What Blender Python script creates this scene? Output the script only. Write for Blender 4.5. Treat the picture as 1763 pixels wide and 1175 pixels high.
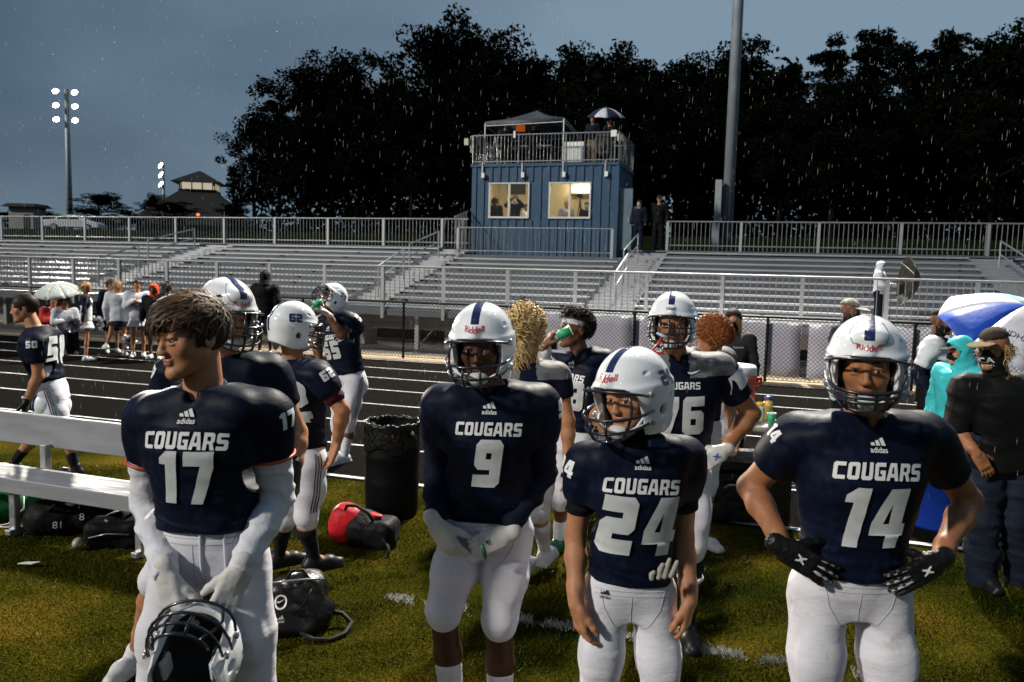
import bpy, bmesh, math, random
import numpy as np
from mathutils import Vector, Matrix
from mathutils.bvhtree import BVHTree
for o in list(bpy.data.objects): bpy.data.objects.remove(o)
scene = bpy.context.scene
C = scene.collection
rnd = random.Random(7)
RS = np.random.RandomState(11)
pi = math.pi
rad = math.radians

# ------------------------------------------------------------------ camera
F_PX, CXP, CYP, CAM_H = 1371.0, 881.5, 587.5, 2.0
YAW, PITCH, ROLL = rad(17.8), rad(5.3), math.atan(.025)
FWD = np.array([-math.sin(YAW)*math.cos(PITCH), math.cos(YAW)*math.cos(PITCH), -math.sin(PITCH)])
_r0 = np.array([math.cos(YAW), math.sin(YAW), 0.]); _u0 = np.cross(_r0, FWD)
RGT = math.cos(ROLL)*_r0 + math.sin(ROLL)*_u0
UPV = -math.sin(ROLL)*_r0 + math.cos(ROLL)*_u0
CAMP = np.array([0, 0, CAM_H])
def ray(x, y): return FWD + RGT*(x-CXP)/F_PX - UPV*(y-CYP)/F_PX
def atz(x, y, z=0.): d = ray(x, y); return CAMP + d*((z-CAM_H)/d[2])
def aty(x, y, Y): d = ray(x, y); return CAMP + d*(Y/d[1])
def atd(x, y, D): return CAMP + ray(x, y)*D
cam_d = bpy.data.cameras.new('camera'); cam = bpy.data.objects.new('camera', cam_d); C.objects.link(cam)
cam_d.sensor_width = 36; cam_d.lens = 36*F_PX/1763.; cam_d.clip_start = .1; cam_d.clip_end = 2000
cam.matrix_world = Matrix(((RGT[0], UPV[0], -FWD[0], 0), (RGT[1], UPV[1], -FWD[1], 0), (RGT[2], UPV[2], -FWD[2], CAM_H), (0, 0, 0, 1)))
cam_d.dof.use_dof = True; cam_d.dof.focus_distance = 4.2; cam_d.dof.aperture_fstop = 5.0
scene.camera = cam

# ------------------------------------------------------------------ world, sun, exposure
SUN_EL, SUN_AZ = rad(30), rad(-138)      # azimuth of the sun measured from +Y clockwise (negative = left)
w = bpy.data.worlds.new('World'); scene.world = w; w.use_nodes = True
nt = w.node_tree; nt.nodes.clear()
out = nt.nodes.new('ShaderNodeOutputWorld'); bg = nt.nodes.new('ShaderNodeBackground')
sky = nt.nodes.new('ShaderNodeTexSky'); sky.sky_type = 'NISHITA'; sky.sun_disc = False
sky.sun_elevation = SUN_EL; sky.sun_rotation = SUN_AZ; sky.air_density = 1.0; sky.dust_density = 2.0; sky.ozone_density = 3.0
tc = nt.nodes.new('ShaderNodeTexCoord')
mp = nt.nodes.new('ShaderNodeMapping'); mp.inputs['Scale'].default_value = (1.2, 1.2, 2.6)
ns = nt.nodes.new('ShaderNodeTexNoise'); ns.inputs['Scale'].default_value = 1.1; ns.inputs['Detail'].default_value = 4; ns.inputs['Roughness'].default_value = .5
cr = nt.nodes.new('ShaderNodeValToRGB')
cr.color_ramp.elements[0].position = .30; cr.color_ramp.elements[0].color = (.60, 1.12, 1.85, 1)
cr.color_ramp.elements[1].position = .78; cr.color_ramp.elements[1].color = (3.3, 4.7, 6.0, 1)
mx = nt.nodes.new('ShaderNodeMix'); mx.data_type = 'RGBA'; mx.inputs[0].default_value = .9
nt.links.new(tc.outputs['Generated'], mp.inputs['Vector']); nt.links.new(mp.outputs['Vector'], ns.inputs['Vector'])
dt = nt.nodes.new('ShaderNodeVectorMath'); dt.operation = 'DOT_PRODUCT'; nt.links.new(tc.outputs['Generated'], dt.inputs[0]); dt.inputs[1].default_value = (.45, .85, .28)
mr = nt.nodes.new('ShaderNodeMapRange'); mr.inputs[1].default_value = .0; mr.inputs[2].default_value = 1.05; mr.inputs[3].default_value = -.16; mr.inputs[4].default_value = .30; nt.links.new(dt.outputs['Value'], mr.inputs[0])
ad_ = nt.nodes.new('ShaderNodeMath'); ad_.operation = 'ADD'; nt.links.new(ns.outputs['Fac'], ad_.inputs[0]); nt.links.new(mr.outputs[0], ad_.inputs[1])
nt.links.new(ad_.outputs[0], cr.inputs['Fac'])
nt.links.new(sky.outputs['Color'], mx.inputs[6]); nt.links.new(cr.outputs['Color'], mx.inputs[7])
nt.links.new(mx.outputs[2], bg.inputs['Color']); bg.inputs['Strength'].default_value = .065
nt.links.new(bg.outputs['Background'], out.inputs['Surface'])
sd = bpy.data.lights.new('sun', 'SUN'); sd.energy = 3.2; sd.angle = rad(4); sd.color = (1, .95, .86)
sun = bpy.data.objects.new('sun', sd); C.objects.link(sun)
sv = Vector((math.sin(SUN_AZ)*math.cos(SUN_EL), math.cos(SUN_AZ)*math.cos(SUN_EL), math.sin(SUN_EL)))
sun.rotation_euler = sv.to_track_quat('Z', 'Y').to_euler(); sun.location = (-10, -10, 20)
vs = scene.view_settings; vs.view_transform = 'Standard'; vs.look = 'None'; vs.gamma = 1; vs.exposure = 0.0
scene.render.engine = 'CYCLES'
scene.cycles.max_bounces = 5; scene.cycles.transparent_max_bounces = 8

# ------------------------------------------------------------------ materials
MATS = {}
def mat(name, col, rough=.6, metal=0., spec=.5, bump=0., bscale=60., var=0., vscale=8., stretch=None, coat=0., sheen=0., emit=None, es=0., alpha=1., trans=0., rvar=0., detail=4.):
    if name in MATS: return MATS[name]
    m = bpy.data.materials.new(name); m.use_nodes = True; MATS[name] = m
    n = m.node_tree.nodes; L = m.node_tree.links; b = n['Principled BSDF']
    b.inputs['Base Color'].default_value = (*col, 1); b.inputs['Roughness'].default_value = rough
    b.inputs['Metallic'].default_value = metal; b.inputs['Specular IOR Level'].default_value = spec
    b.inputs['Coat Weight'].default_value = coat; b.inputs['Sheen Weight'].default_value = sheen
    b.inputs['Alpha'].default_value = alpha; b.inputs['Transmission Weight'].default_value = trans
    if emit: b.inputs['Emission Color'].default_value = (*emit, 1); b.inputs['Emission Strength'].default_value = es
    if bump or var or rvar:
        t = n.new('ShaderNodeTexCoord'); v = t.outputs['Object']
        if stretch:
            mp_ = n.new('ShaderNodeMapping'); mp_.inputs['Scale'].default_value = stretch; L.new(v, mp_.inputs['Vector']); v = mp_.outputs['Vector']
    if var:
        x = n.new('ShaderNodeTexNoise'); x.inputs['Scale'].default_value = vscale; x.inputs['Detail'].default_value = detail; L.new(v, x.inputs['Vector'])
        r = n.new('ShaderNodeMapRange'); r.inputs[1].default_value = .3; r.inputs[2].default_value = .7; r.inputs[3].default_value = 1-var; r.inputs[4].default_value = 1+var
        L.new(x.outputs['Fac'], r.inputs[0])
        h = n.new('ShaderNodeHueSaturation'); h.inputs['Color'].default_value = (*col, 1); L.new(r.outputs[0], h.inputs['Value']); L.new(h.outputs['Color'], b.inputs['Base Color'])
    if rvar:
        x = n.new('ShaderNodeTexNoise'); x.inputs['Scale'].default_value = vscale*1.7; x.inputs['Detail'].default_value = 5; L.new(v, x.inputs['Vector'])
        r = n.new('ShaderNodeMapRange'); r.inputs[1].default_value = .3; r.inputs[2].default_value = .7; r.inputs[3].default_value = max(.05, rough-rvar); r.inputs[4].default_value = min(1, rough+rvar)
        L.new(x.outputs['Fac'], r.inputs[0]); L.new(r.outputs[0], b.inputs['Roughness'])
    if bump:
        x = n.new('ShaderNodeTexNoise'); x.inputs['Scale'].default_value = bscale; x.inputs['Detail'].default_value = detail; L.new(v, x.inputs['Vector'])
        bp = n.new('ShaderNodeBump'); bp.inputs['Strength'].default_value = bump; bp.inputs['Distance'].default_value = .02
        L.new(x.outputs['Fac'], bp.inputs['Height']); L.new(bp.outputs['Normal'], b.inputs['Normal'])
    return m

# ------------------------------------------------------------------ mesh and object helpers
OFF = {}
def mesh_np(name, V, Fs, smooth=False):
    """V (n,3) array, Fs list of (m,k) int arrays"""
    me = bpy.data.meshes.new(name)
    V = np.asarray(V, np.float32); Fs = [np.asarray(f, np.int32) for f in Fs if len(f)]
    me.vertices.add(len(V)); me.vertices.foreach_set('co', V.ravel())
    tot = sum(f.size for f in Fs); npoly = sum(len(f) for f in Fs)
    me.loops.add(tot); me.polygons.add(npoly)
    me.loops.foreach_set('vertex_index', np.concatenate([f.ravel() for f in Fs]))
    st = []; s = 0
    for f in Fs:
        k = f.shape[1]; st.append(s + np.arange(len(f))*k); s += f.size
    me.polygons.foreach_set('loop_start', np.concatenate(st).astype(np.int32))
    if smooth: me.polygons.foreach_set('use_smooth', np.ones(npoly, bool))
    me.update(calc_edges=True); me.validate()
    return me
def link(name, me, m=None, parent=None, loc=None):
    o = bpy.data.objects.new(name, me); C.objects.link(o)
    if m is not None and me is not None and not me.materials: me.materials.append(m)
    if parent is not None: o.parent = parent
    if loc is not None: o.location = loc
    OFF[o.name] = OFF.get(parent.name, np.zeros(3)) if parent is not None else np.zeros(3)
    if loc is not None: OFF[o.name] = OFF[o.name] + np.array(loc, float)
    return o
def tag(o, label, cat=None, group=None, kind=None):
    o['label'] = label
    if cat: o['category'] = cat
    if group: o['group'] = group
    if kind: o['kind'] = kind
    return o
def thing(name, loc, label, cat, group=None):
    o = bpy.data.objects.new(name, None); C.objects.link(o); o.location = loc; o.empty_display_size = .1
    OFF[o.name] = np.array(loc, float)
    return tag(o, label, cat, group)
class MB:
    """collects polygons in world space, builds ONE mesh object"""
    def __init__(s): s.v = []; s.f = []; s.mi = []; s.cur = 0
    def _add(s, vs, fs):
        o = len(s.v); s.v += [tuple(map(float, p)) for p in vs]; s.f += [tuple(o+i for i in f) for f in fs]; s.mi += [s.cur]*len(fs); return s
    def box(s, lo, hi, M=None):
        x0, y0, z0 = lo; x1, y1, z1 = hi
        vs = [(x0,y0,z0),(x1,y0,z0),(x1,y1,z0),(x0,y1,z0),(x0,y0,z1),(x1,y0,z1),(x1,y1,z1),(x0,y1,z1)]
        if M is not None: vs = [M @ Vector(p) for p in vs]
        return s._add(vs, [(0,3,2,1),(4,5,6,7),(0,1,5,4),(1,2,6,5),(2,3,7,6),(3,0,4,7)])
    def cbox(s, c, size, M=None):
        c = Vector(c); h = Vector(size)/2; return s.box(c-h, c+h, M)
    def tube(s, pts, r, n=6, cap=True, closed=False):
        P = [Vector(p) for p in pts]; m = len(P)
        rs = r if hasattr(r, '__len__') else [r]*m
        vs = []; prev = None
        for i in range(m):
            if closed: d = P[(i+1) % m]-P[i-1]
            else: d = P[min(i+1, m-1)]-P[max(i-1, 0)]
            d = d.normalized() if d.length > 1e-9 else Vector((0, 0, 1))
            if prev is None:
                a = Vector((0, 0, 1)) if abs(d.z) < .9 else Vector((1, 0, 0)); u = d.cross(a).normalized()
            else: u = (prev-d*prev.dot(d)); u = u.normalized() if u.length > 1e-6 else d.orthogonal().normalized()
            prev = u; v = d.cross(u)
            for k in range(n):
                a = 2*pi*k/n; vs.append(P[i]+(u*math.cos(a)+v*math.sin(a))*rs[i])
        fs = []
        for i in range(m if closed else m-1):
            j = (i+1) % m
            for k in range(n): fs.append((i*n+k, i*n+(k+1) % n, j*n+(k+1) % n, j*n+k))
        if cap and not closed: fs += [tuple(reversed(range(n))), tuple((m-1)*n+k for k in range(n))]
        return s._add(vs, fs)
    def lathe(s, c, prof, n=24, M=None, capb=True, capt=True):
        vs = []
        for r, z in prof:
            for k in range(n):
                a = 2*pi*k/n; p = Vector((r*math.cos(a), r*math.sin(a), z))
                vs.append((M @ p) if M is not None else p+Vector(c))
        fs = []
        for i in range(len(prof)-1):
            for k in range(n): fs.append((i*n+k, i*n+(k+1) % n, (i+1)*n+(k+1) % n, (i+1)*n+k))
        if capb: fs.append(tuple(reversed(range(n))))
        if capt: fs.append(tuple((len(prof)-1)*n+k for k in range(n)))
        return s._add(vs, fs)
    def poly(s, vs, fs): return s._add(vs, fs)
    def build(s, name, m, parent=None, smooth=False, bevel=0., loc=None, segs=1):
        off = OFF.get(parent.name, np.zeros(3)) if parent is not None else np.zeros(3)
        if loc is not None: off = off + np.array(loc, float)-0
        me = bpy.data.meshes.new(name)
        me.from_pydata([tuple(np.array(p)-off) for p in s.v], [], s.f)
        if bevel > 0:
            bm = bmesh.new(); bm.from_mesh(me)
            bmesh.ops.bevel(bm, geom=list(bm.edges), offset=bevel, segments=segs, affect='EDGES', clamp_overlap=True)
            bm.to_mesh(me); bm.free()
        if smooth:
            for p in me.polygons: p.use_smooth = True
        ms = m if isinstance(m, (list, tuple)) else [m]
        for q in ms: me.materials.append(q)
        if len(ms) > 1 and bevel == 0:
            for p, i in zip(me.polygons, s.mi): p.material_index = i
        me.update()
        o = link(name, me, None, parent, None)
        if loc is not None:
            o.location = np.array(loc) - (OFF.get(parent.name, np.zeros(3)) if parent is not None else 0) if False else np.array(loc)
            OFF[o.name] = off
        return o

# ------------------------------------------------------------------ signed distance fields -> meshes
class SDF:
    def __init__(s, lo, hi, h):
        s.h = h; s.lo = np.array(lo, float)-2*h; hi = np.array(hi, float)+2*h
        s.n = np.maximum(((hi-s.lo)/h).astype(int)+1, 3)
        s.F = np.full(s.n, .5, np.float32)
    def win(s, lo, hi):
        a = np.clip(((np.array(lo)-s.lo)/s.h).astype(int)-1, 0, s.n); b = np.clip(((np.array(hi)-s.lo)/s.h).astype(int)+2, 0, s.n)
        if np.any(b <= a): return None
        sl = tuple(slice(i, j) for i, j in zip(a, b))
        ax = [(s.lo[i]+s.h*np.arange(a[i], b[i])).astype(np.float32) for i in range(3)]
        return sl, ax[0][:, None, None], ax[1][None, :, None], ax[2][None, None, :]
    def put(s, fn, lo, hi, k=0., mode='add'):
        pad = k+3*s.h
        W = s.win(np.array(lo)-pad, np.array(hi)+pad)
        if W is None: return s
        sl, X, Y, Z = W; d = fn(X, Y, Z); A = s.F[sl]
        if mode == 'add':
            if k > 0: hh = np.maximum(k-np.abs(A-d), 0)/k; s.F[sl] = np.minimum(A, d)-hh*hh*k*.25
            else: s.F[sl] = np.minimum(A, d)
        else:
            d = -d
            if k > 0: hh = np.maximum(k-np.abs(A-d), 0)/k; s.F[sl] = np.maximum(A, d)+hh*hh*k*.25
            else: s.F[sl] = np.maximum(A, d)
        return s
    def cone(s, a, b, ra, rb, k=.02, flat=None, mode='add'):
        a = np.array(a, float); b = np.array(b, float); ba = b-a; L2 = max(ba@ba, 1e-9)
        def fn(X, Y, Z):
            px, py, pz = X-a[0], Y-a[1], Z-a[2]
            t = np.clip((px*ba[0]+py*ba[1]+pz*ba[2])/L2, 0, 1)
            qx, qy, qz = px-t*ba[0], py-t*ba[1], pz-t*ba[2]; r = ra+(rb-ra)*t
            if flat is not None:
                n, sc = flat; qn = qx*n[0]+qy*n[1]+qz*n[2]; g = 1/sc-1
                qx, qy, qz = qx+n[0]*qn*g, qy+n[1]*qn*g, qz+n[2]*qn*g
                return (np.sqrt(qx*qx+qy*qy+qz*qz)-r)*min(1, (1+sc)/2 if sc < 1 else 1)
            return np.sqrt(qx*qx+qy*qy+qz*qz)-r
        R = max(ra, rb)*(max(1, flat[1]) if flat is not None else 1)
        return s.put(fn, np.minimum(a, b)-R, np.maximum(a, b)+R, k, mode)
    def chain(s, pts, rs, k=.02, **kw):
        for i in range(len(pts)-1): s.cone(pts[i], pts[i+1], rs[i], rs[i+1], k, **kw)
        return s
    def ell(s, c, r, R=None, k=.02, mode='add'):
        c = np.array(c, float); r = np.array(r, float); A = np.eye(3) if R is None else np.array(R, float)  # columns axes
        def fn(X, Y, Z):
            px, py, pz = X-c[0], Y-c[1], Z-c[2]
            u = [(px*A[0, i]+py*A[1, i]+pz*A[2, i]) for i in range(3)]
            k0 = np.sqrt((u[0]/r[0])**2+(u[1]/r[1])**2+(u[2]/r[2])**2)
            k1 = np.sqrt((u[0]/r[0]**2)**2+(u[1]/r[1]**2)**2+(u[2]/r[2]**2)**2)+1e-6
            return k0*(k0-1)/k1
        ext = np.sqrt(((A*r[None, :])**2).sum(1))
        return s.put(fn, c-ext, c+ext, k, mode)
    def box(s, c, half, R=None, rr=.01, k=0., mode='add'):
        c = np.array(c, float); A = np.eye(3) if R is None else np.array(R, float); hb = np.array(half, float)-rr
        def fn(X, Y, Z):
            px, py, pz = X-c[0], Y-c[1], Z-c[2]
            u = [np.abs(px*A[0, i]+py*A[1, i]+pz*A[2, i])-hb[i] for i in range(3)]
            o = np.sqrt(sum(np.maximum(q, 0)**2 for q in u)); i = np.minimum(np.maximum(np.maximum(u[0], u[1]), u[2]), 0)
            return o+i-rr
        ext = (np.abs(A)*np.array(half)[None, :]).sum(1)
        return s.put(fn, c-ext, c+ext, k, mode)
    def loft(s, o, R, st, k=.02, mode='add', cap=.02):
        """o origin, R columns (right,fwd,up); st rows (z,cx,cy,rx,ryf,ryb,n)"""
        o = np.array(o, float); R = np.array(R, float); st = np.array(st, float); zs = st[:, 0]
        def fn(X, Y, Z):
            px, py, pz = X-o[0], Y-o[1], Z-o[2]
            x = px*R[0, 0]+py*R[1, 0]+pz*R[2, 0]; y = px*R[0, 1]+py*R[1, 1]+pz*R[2, 1]; z = px*R[0, 2]+py*R[1, 2]+pz*R[2, 2]
            zc = np.clip(z, zs[0], zs[-1])
            g = lambda i: np.interp(zc, zs, st[:, i]).astype(np.float32)
            cx, cy, rx, rf, rb, n = [g(i) for i in range(1, 7)]
            ry = np.where(y-cy > 0, rf, rb)
            m = (np.abs((x-cx)/rx)**n+np.abs((y-cy)/ry)**n)**(1/n)
            d = (m-1)*np.minimum(rx, ry)*.9
            e = np.abs(z-zc)
            return np.where(e > 0, np.sqrt(np.maximum(d, 0)**2+e*e)+np.minimum(d, 0)*0+np.where(d < 0, 0, 0), d)
        rr = max(st[:, 3].max(), st[:, 4].max(), st[:, 5].max())+abs(st[:, 1:3]).max()
        cs = [o+R@np.array([sx*rr, sy*rr, z]) for sx in (-1, 1) for sy in (-1, 1) for z in (zs[0], zs[-1])]
        return s.put(fn, np.min(cs, 0), np.max(cs, 0), k, mode)
    def cut(s, p, n, k=.0):
        """remove the side the normal points to"""
        p = np.array(p, float); n = np.array(n, float); n = n/np.linalg.norm(n)
        X, Y, Z = [(s.lo[i]+s.h*np.arange(s.n[i])).astype(np.float32) for i in range(3)]
        d = (X[:, None, None]-p[0])*n[0]+(Y[None, :, None]-p[1])*n[1]+(Z[None, None, :]-p[2])*n[2]
        if k > 0: hh = np.maximum(k-np.abs(s.F-d), 0)/k; s.F = np.maximum(s.F, d)+hh*hh*k*.25
        else: s.F = np.maximum(s.F, d)
        return s
    def mesh(s, smooth=1):
        F = s.F; h = s.h
        # force the border outside
        F[0], F[-1] = np.maximum(F[0], h), np.maximum(F[-1], h); F[:, 0] = np.maximum(F[:, 0], h); F[:, -1] = np.maximum(F[:, -1], h); F[:, :, 0] = np.maximum(F[:, :, 0], h); F[:, :, -1] = np.maximum(F[:, :, -1], h)
        S = F < 0
        cnt = np.zeros(np.array(F.shape)-1, np.int8)
        for i in (0, 1):
            for j in (0, 1):
                for k in (0, 1): cnt += S[i:F.shape[0]-1+i, j:F.shape[1]-1+j, k:F.shape[2]-1+k]
        act = (cnt > 0) & (cnt < 8); idx = np.argwhere(act)
        if not len(idx): return np.zeros((0, 3)), np.zeros((0, 4), int)
        vid = np.full(cnt.shape, -1, np.int64); vid[act] = np.arange(len(idx))
        cor = np.array([(i, j, k) for i in (0, 1) for j in (0, 1) for k in (0, 1)])
        val = np.stack([F[idx[:, 0]+c[0], idx[:, 1]+c[1], idx[:, 2]+c[2]] for c in cor], 1)
        acc = np.zeros((len(idx), 3)); n = np.zeros(len(idx))
        for a in range(8):
            for b in range(a+1, 8):
                if np.abs(cor[a]-cor[b]).sum() != 1: continue
                va, vb = val[:, a], val[:, b]; m = (va < 0) != (vb < 0)
                t = np.where(m, va/np.where(m, va-vb, 1), 0)
                acc += m[:, None]*(cor[a][None]+t[:, None]*(cor[b]-cor[a])[None]); n += m
        V = (idx+acc/n[:, None])*h+s.lo
        Q = []
        for ax in range(3):
            o1, o2 = [(1, 2), (2, 0), (0, 1)][ax]
            sl0 = [slice(None)]*3; sl1 = [slice(None)]*3; sl0[ax] = slice(0, -1); sl1[ax] = slice(1, None)
            a, b = S[tuple(sl0)], S[tuple(sl1)]
            e = np.argwhere(a != b)
            ok = (e[:, o1] > 0) & (e[:, o2] > 0) & (e[:, o1] < F.shape[o1]-1) & (e[:, o2] < F.shape[o2]-1); e = e[ok]
            ins = a[e[:, 0], e[:, 1], e[:, 2]]
            d1 = np.zeros(3, int); d1[o1] = 1; d2 = np.zeros(3, int); d2[o2] = 1
            c = [e-d1-d2, e-d2, e, e-d1]
            q = np.stack([vid[x[:, 0], x[:, 1], x[:, 2]] for x in c], 1)
            q[~ins] = q[~ins][:, ::-1]; Q.append(q)
        Q = np.concatenate(Q); Q = Q[(Q >= 0).all(1)]
        for _ in range(smooth):   # light relaxation
            A = np.zeros_like(V); m = np.zeros(len(V))
            for i in range(4):
                np.add.at(A, Q[:, i], V[Q[:, (i+1) % 4]]); np.add.at(m, Q[:, i], 1)
            V = V*.5+.5*A/np.maximum(m, 1)[:, None]
        return V, Q
def put_mesh(name, parts, m, parent, smooth=True):
    """parts: list of (V,Q) in world space -> one object"""
    parts = [p for p in parts if len(p[0])]
    V = []; Q = []; o = 0
    for v, q in parts: V.append(v); Q.append(q+o); o += len(v)
    V = np.concatenate(V)-OFF.get(parent.name, np.zeros(3))
    by = {}
    for q in Q: by.setdefault(q.shape[1], []).append(q)
    me = mesh_np(name, V, [np.concatenate(x) for x in by.values()], smooth)
    ms = m if isinstance(m, (list, tuple)) else [m]
    for q in ms: me.materials.append(q)
    return link(name, me, None, parent)
def nrm(v): v = np.array(v, float); return v/max(np.linalg.norm(v), 1e-9)
def vnoise(P, f, seed=0):
    """cheap smooth pseudo noise of points, about -1..1"""
    r = np.random.RandomState(seed); a = np.zeros(len(P))
    for i in range(5):
        d = r.normal(size=3)*f; a += np.sin(P@d+r.uniform(0, 6.28))
    return a/3.
def mesh_normals(V, Q):
    n = np.cross(V[Q[:, 2]]-V[Q[:, 0]], V[Q[:, 3 if Q.shape[1] > 3 else 1]]-V[Q[:, 1 if Q.shape[1] > 3 else 0]])
    N = np.zeros_like(V)
    for i in range(Q.shape[1]): np.add.at(N, Q[:, i], n)
    return N/np.maximum(np.linalg.norm(N, axis=1), 1e-9)[:, None]

# ------------------------------------------------------------------ lettering
def glyph_loops(ch, w=4., h=6., t=1.35, c=.6):
    m = h/2; O = [(c,0),(w-c,0),(w,c),(w,h-c),(w-c,h),(c,h),(0,h-c),(0,c)]
    I = lambda z0, z1: [(t,z0),(w-t,z0),(w-t,z1),(t,z1)]
    S = [(0,0),(w-c,0),(w,c),(w,m+t/2-c),(w-c,m+t/2),(t,m+t/2),(t,h-t),(w,h-t),(w,h),(c,h),(0,h-c),(0,m-t/2+c),(c,m-t/2),(w-t,m-t/2),(w-t,t),(0,t)]
    N = [(0,0),(w-c,0),(w,c),(w,h-c),(w-c,h),(c,h),(0,h-c),(0,h*.42+c-.3),(c,h*.42-.3),(w-t,h*.42-.3),(w-t,t),(0,t)]
    G = {'0':[O,I(t,h-t)], 'O':[O,I(t,h-t)],
     'C':[[(w,0),(c,0),(0,c),(0,h-c),(c,h),(w,h),(w,h-t),(t,h-t),(t,t),(w,t)]],
     'U':[[(0,h),(0,c),(c,0),(w-c,0),(w,c),(w,h),(w-t,h),(w-t,t),(t,t),(t,h)]],
     'G':[[(w,h),(c,h),(0,h-c),(0,c),(c,0),(w,0),(w,m+.4),(w/2,m+.4),(w/2,m-.7),(w-t,m-.7),(w-t,t),(t,t),(t,h-t),(w,h-t)]],
     'A':[[(-.3,0),(.9,h),(w-.7,h),(w+.4,0),(w+.4-t,0),(w+.15-t,1.2),(t-.1,1.2),(t-.3,0)],[(t+.15,2.4),(w-t-.05,2.4),(w-t-.35,h-t),(t+.45,h-t)]],
     'R':[[(0,0),(0,h),(w-c,h),(w,h-c),(w,m),(w-.6,m-.5),(w+.2,0),(w-t+.1,0),(w-t-.5,m-.9),(t,m-.9),(t,0)],I(m+.15,h-t)],
     'S':[S], '5':[[p for p in S if p not in ((c,h),(0,h-c),(0,m-t/2+c),(c,m-t/2))][:9]+[(0,h),(0,m-t/2)]+S[13:]],
     '2':[[(w-x,y) for x,y in S][::-1]],
     '1':[[(.9,0),(.9,h-1.5),(0,h-1.5),(0,h-.8),(1.0,h),(2.5,h),(2.5,0)]],
     '7':[[(0,h),(w,h),(w,h-t-.2),(t+1.1,0),(t-.5,0),(w-t-.1,h-t),(0,h-t)]],
     '4':[[(w-t-.4,0),(w-.4,0),(w-.4,1.3),(w,1.3),(w,2.5),(w-.4,2.5),(w-.4,h),(w-t-1.1,h),(0,2.7),(0,1.3),(w-t-.4,1.3)],[(1.3,2.5),(w-t-.4,2.5),(w-t-.4,4.5)]],
     '9':[N,I(h*.42-.3+t*.85,h-t)], '6':[[(w-x,h-y) for x,y in N],[(w-x,h-y) for x,y in I(h*.42-.3+t*.85,h-t)]],
     '8':[O,I(t*.9,m-t*.42),I(m+t*.42,h-t*.9)],
     '3':[[(0,0),(w-c,0),(w,c),(w,h-c),(w-c,h),(0,h),(0,h-t),(w-t,h-t),(w-t,m+t/2),(.9,m+t/2),(.9,m-t/2),(w-t,m-t/2),(w-t,t),(0,t)]]}
    adv = {'1':3.2,'A':w+.9}.get(ch, w+.75)
    return G[ch], adv
def flat_text(text, height, font='block', slant=0., arch=0., bold=0., gap=1., wscale=1., tt=1.35):
    """returns a bmesh in the xy plane centred on x, y centred, finely gridded"""
    cu = bpy.data.curves.new('text', 'CURVE' if font == 'block' else 'FONT')
    if font == 'block':
        cu.dimensions = '2D'; cu.fill_mode = 'FRONT'; x = 0
        for ch in text:
            if ch == ' ': x += 3; continue
            loops, adv = glyph_loops(ch, t=tt)
            for lp in loops:
                sp = cu.splines.new('POLY'); sp.points.add(len(lp)-1); sp.use_cyclic_u = True
                for i, (px, py) in enumerate(lp): sp.points[i].co = ((x+px)*wscale, py, 0, 1)
            x += adv*gap
    else:
        cu.body = text; cu.size = 1; cu.offset = bold
    ob = bpy.data.objects.new('text_tmp', cu); C.objects.link(ob)
    dg = bpy.context.evaluated_depsgraph_get(); me = bpy.data.meshes.new_from_object(ob.evaluated_get(dg))
    bpy.data.objects.remove(ob); bpy.data.curves.remove(cu)
    bm = bmesh.new(); bm.from_mesh(me); bpy.data.meshes.remove(me)
    xs = [v.co.x for v in bm.verts]; ys = [v.co.y for v in bm.verts]
    if not xs: return bm
    x0, x1, y0, y1 = min(xs), max(xs), min(ys), max(ys); sc = height/(y1-y0); cx, cy = (x0+x1)/2, (y0+y1)/2
    for v in bm.verts: v.co = ((v.co.x-cx)*sc, (v.co.y-cy)*sc, 0)
    step = max(height/12, .0125)
    for ax in (0, 1):
        lo = min(v.co[ax] for v in bm.verts); hi = max(v.co[ax] for v in bm.verts); p = lo+step
        while p < hi-1e-4:
            no = (1, 0, 0) if ax == 0 else (0, 1, 0); co = (p, 0, 0) if ax == 0 else (0, p, 0)
            bmesh.ops.bisect_plane(bm, geom=bm.verts[:]+bm.edges[:]+bm.faces[:], dist=1e-5, plane_co=co, plane_no=no); p += step
    for v in bm.verts:
        x = v.co.x; v.co.x = x+slant*v.co.y; v.co.y += -arch*x*x
    return bm
def decal(name, bm, bvh, c, right, up, m, parent, off=.003, reach=.25):
    """lay a flat bmesh onto a surface: rays run along the picture plane's normal"""
    r = Vector(nrm(right)); u = Vector(nrm(up)); u = (u-r*u.dot(r)).normalized(); d = -(r.cross(u)); c = Vector(c)
    dead = []; o = Vector(OFF.get(parent.name, np.zeros(3)))
    for v in bm.verts:
        p = c+r*v.co.x+u*v.co.y
        hit, n, i, dist = bvh.ray_cast(p-d*reach, d, reach*2)
        if hit is None: dead.append(v); v.co = p-o
        else:
            if n.dot(d) > 0: n = -n
            v.co = hit-d*off*.6+n*off*.6-o
    if dead: bmesh.ops.delete(bm, geom=dead, context='VERTS')
    me = bpy.data.meshes.new(name); bm.to_mesh(me); bm.free()
    for p in me.polygons: p.use_smooth = True
    me.materials.append(m)
    return link(name, me, None, parent)
def bvh_of(V, Q): return BVHTree.FromPolygons([tuple(p) for p in V], [tuple(int(i) for i in q) for q in Q])
def rotm(yaw=0., pitch=0., roll=0., base=None):
    """columns right, forward, up. yaw>0 turns left (seen from above ccw), pitch>0 looks up, roll>0 tilts to the right"""
    M = Matrix.Rotation(yaw, 3, 'Z') @ Matrix.Rotation(pitch, 3, 'X') @ Matrix.Rotation(roll, 3, 'Y')
    return np.array(M)
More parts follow.
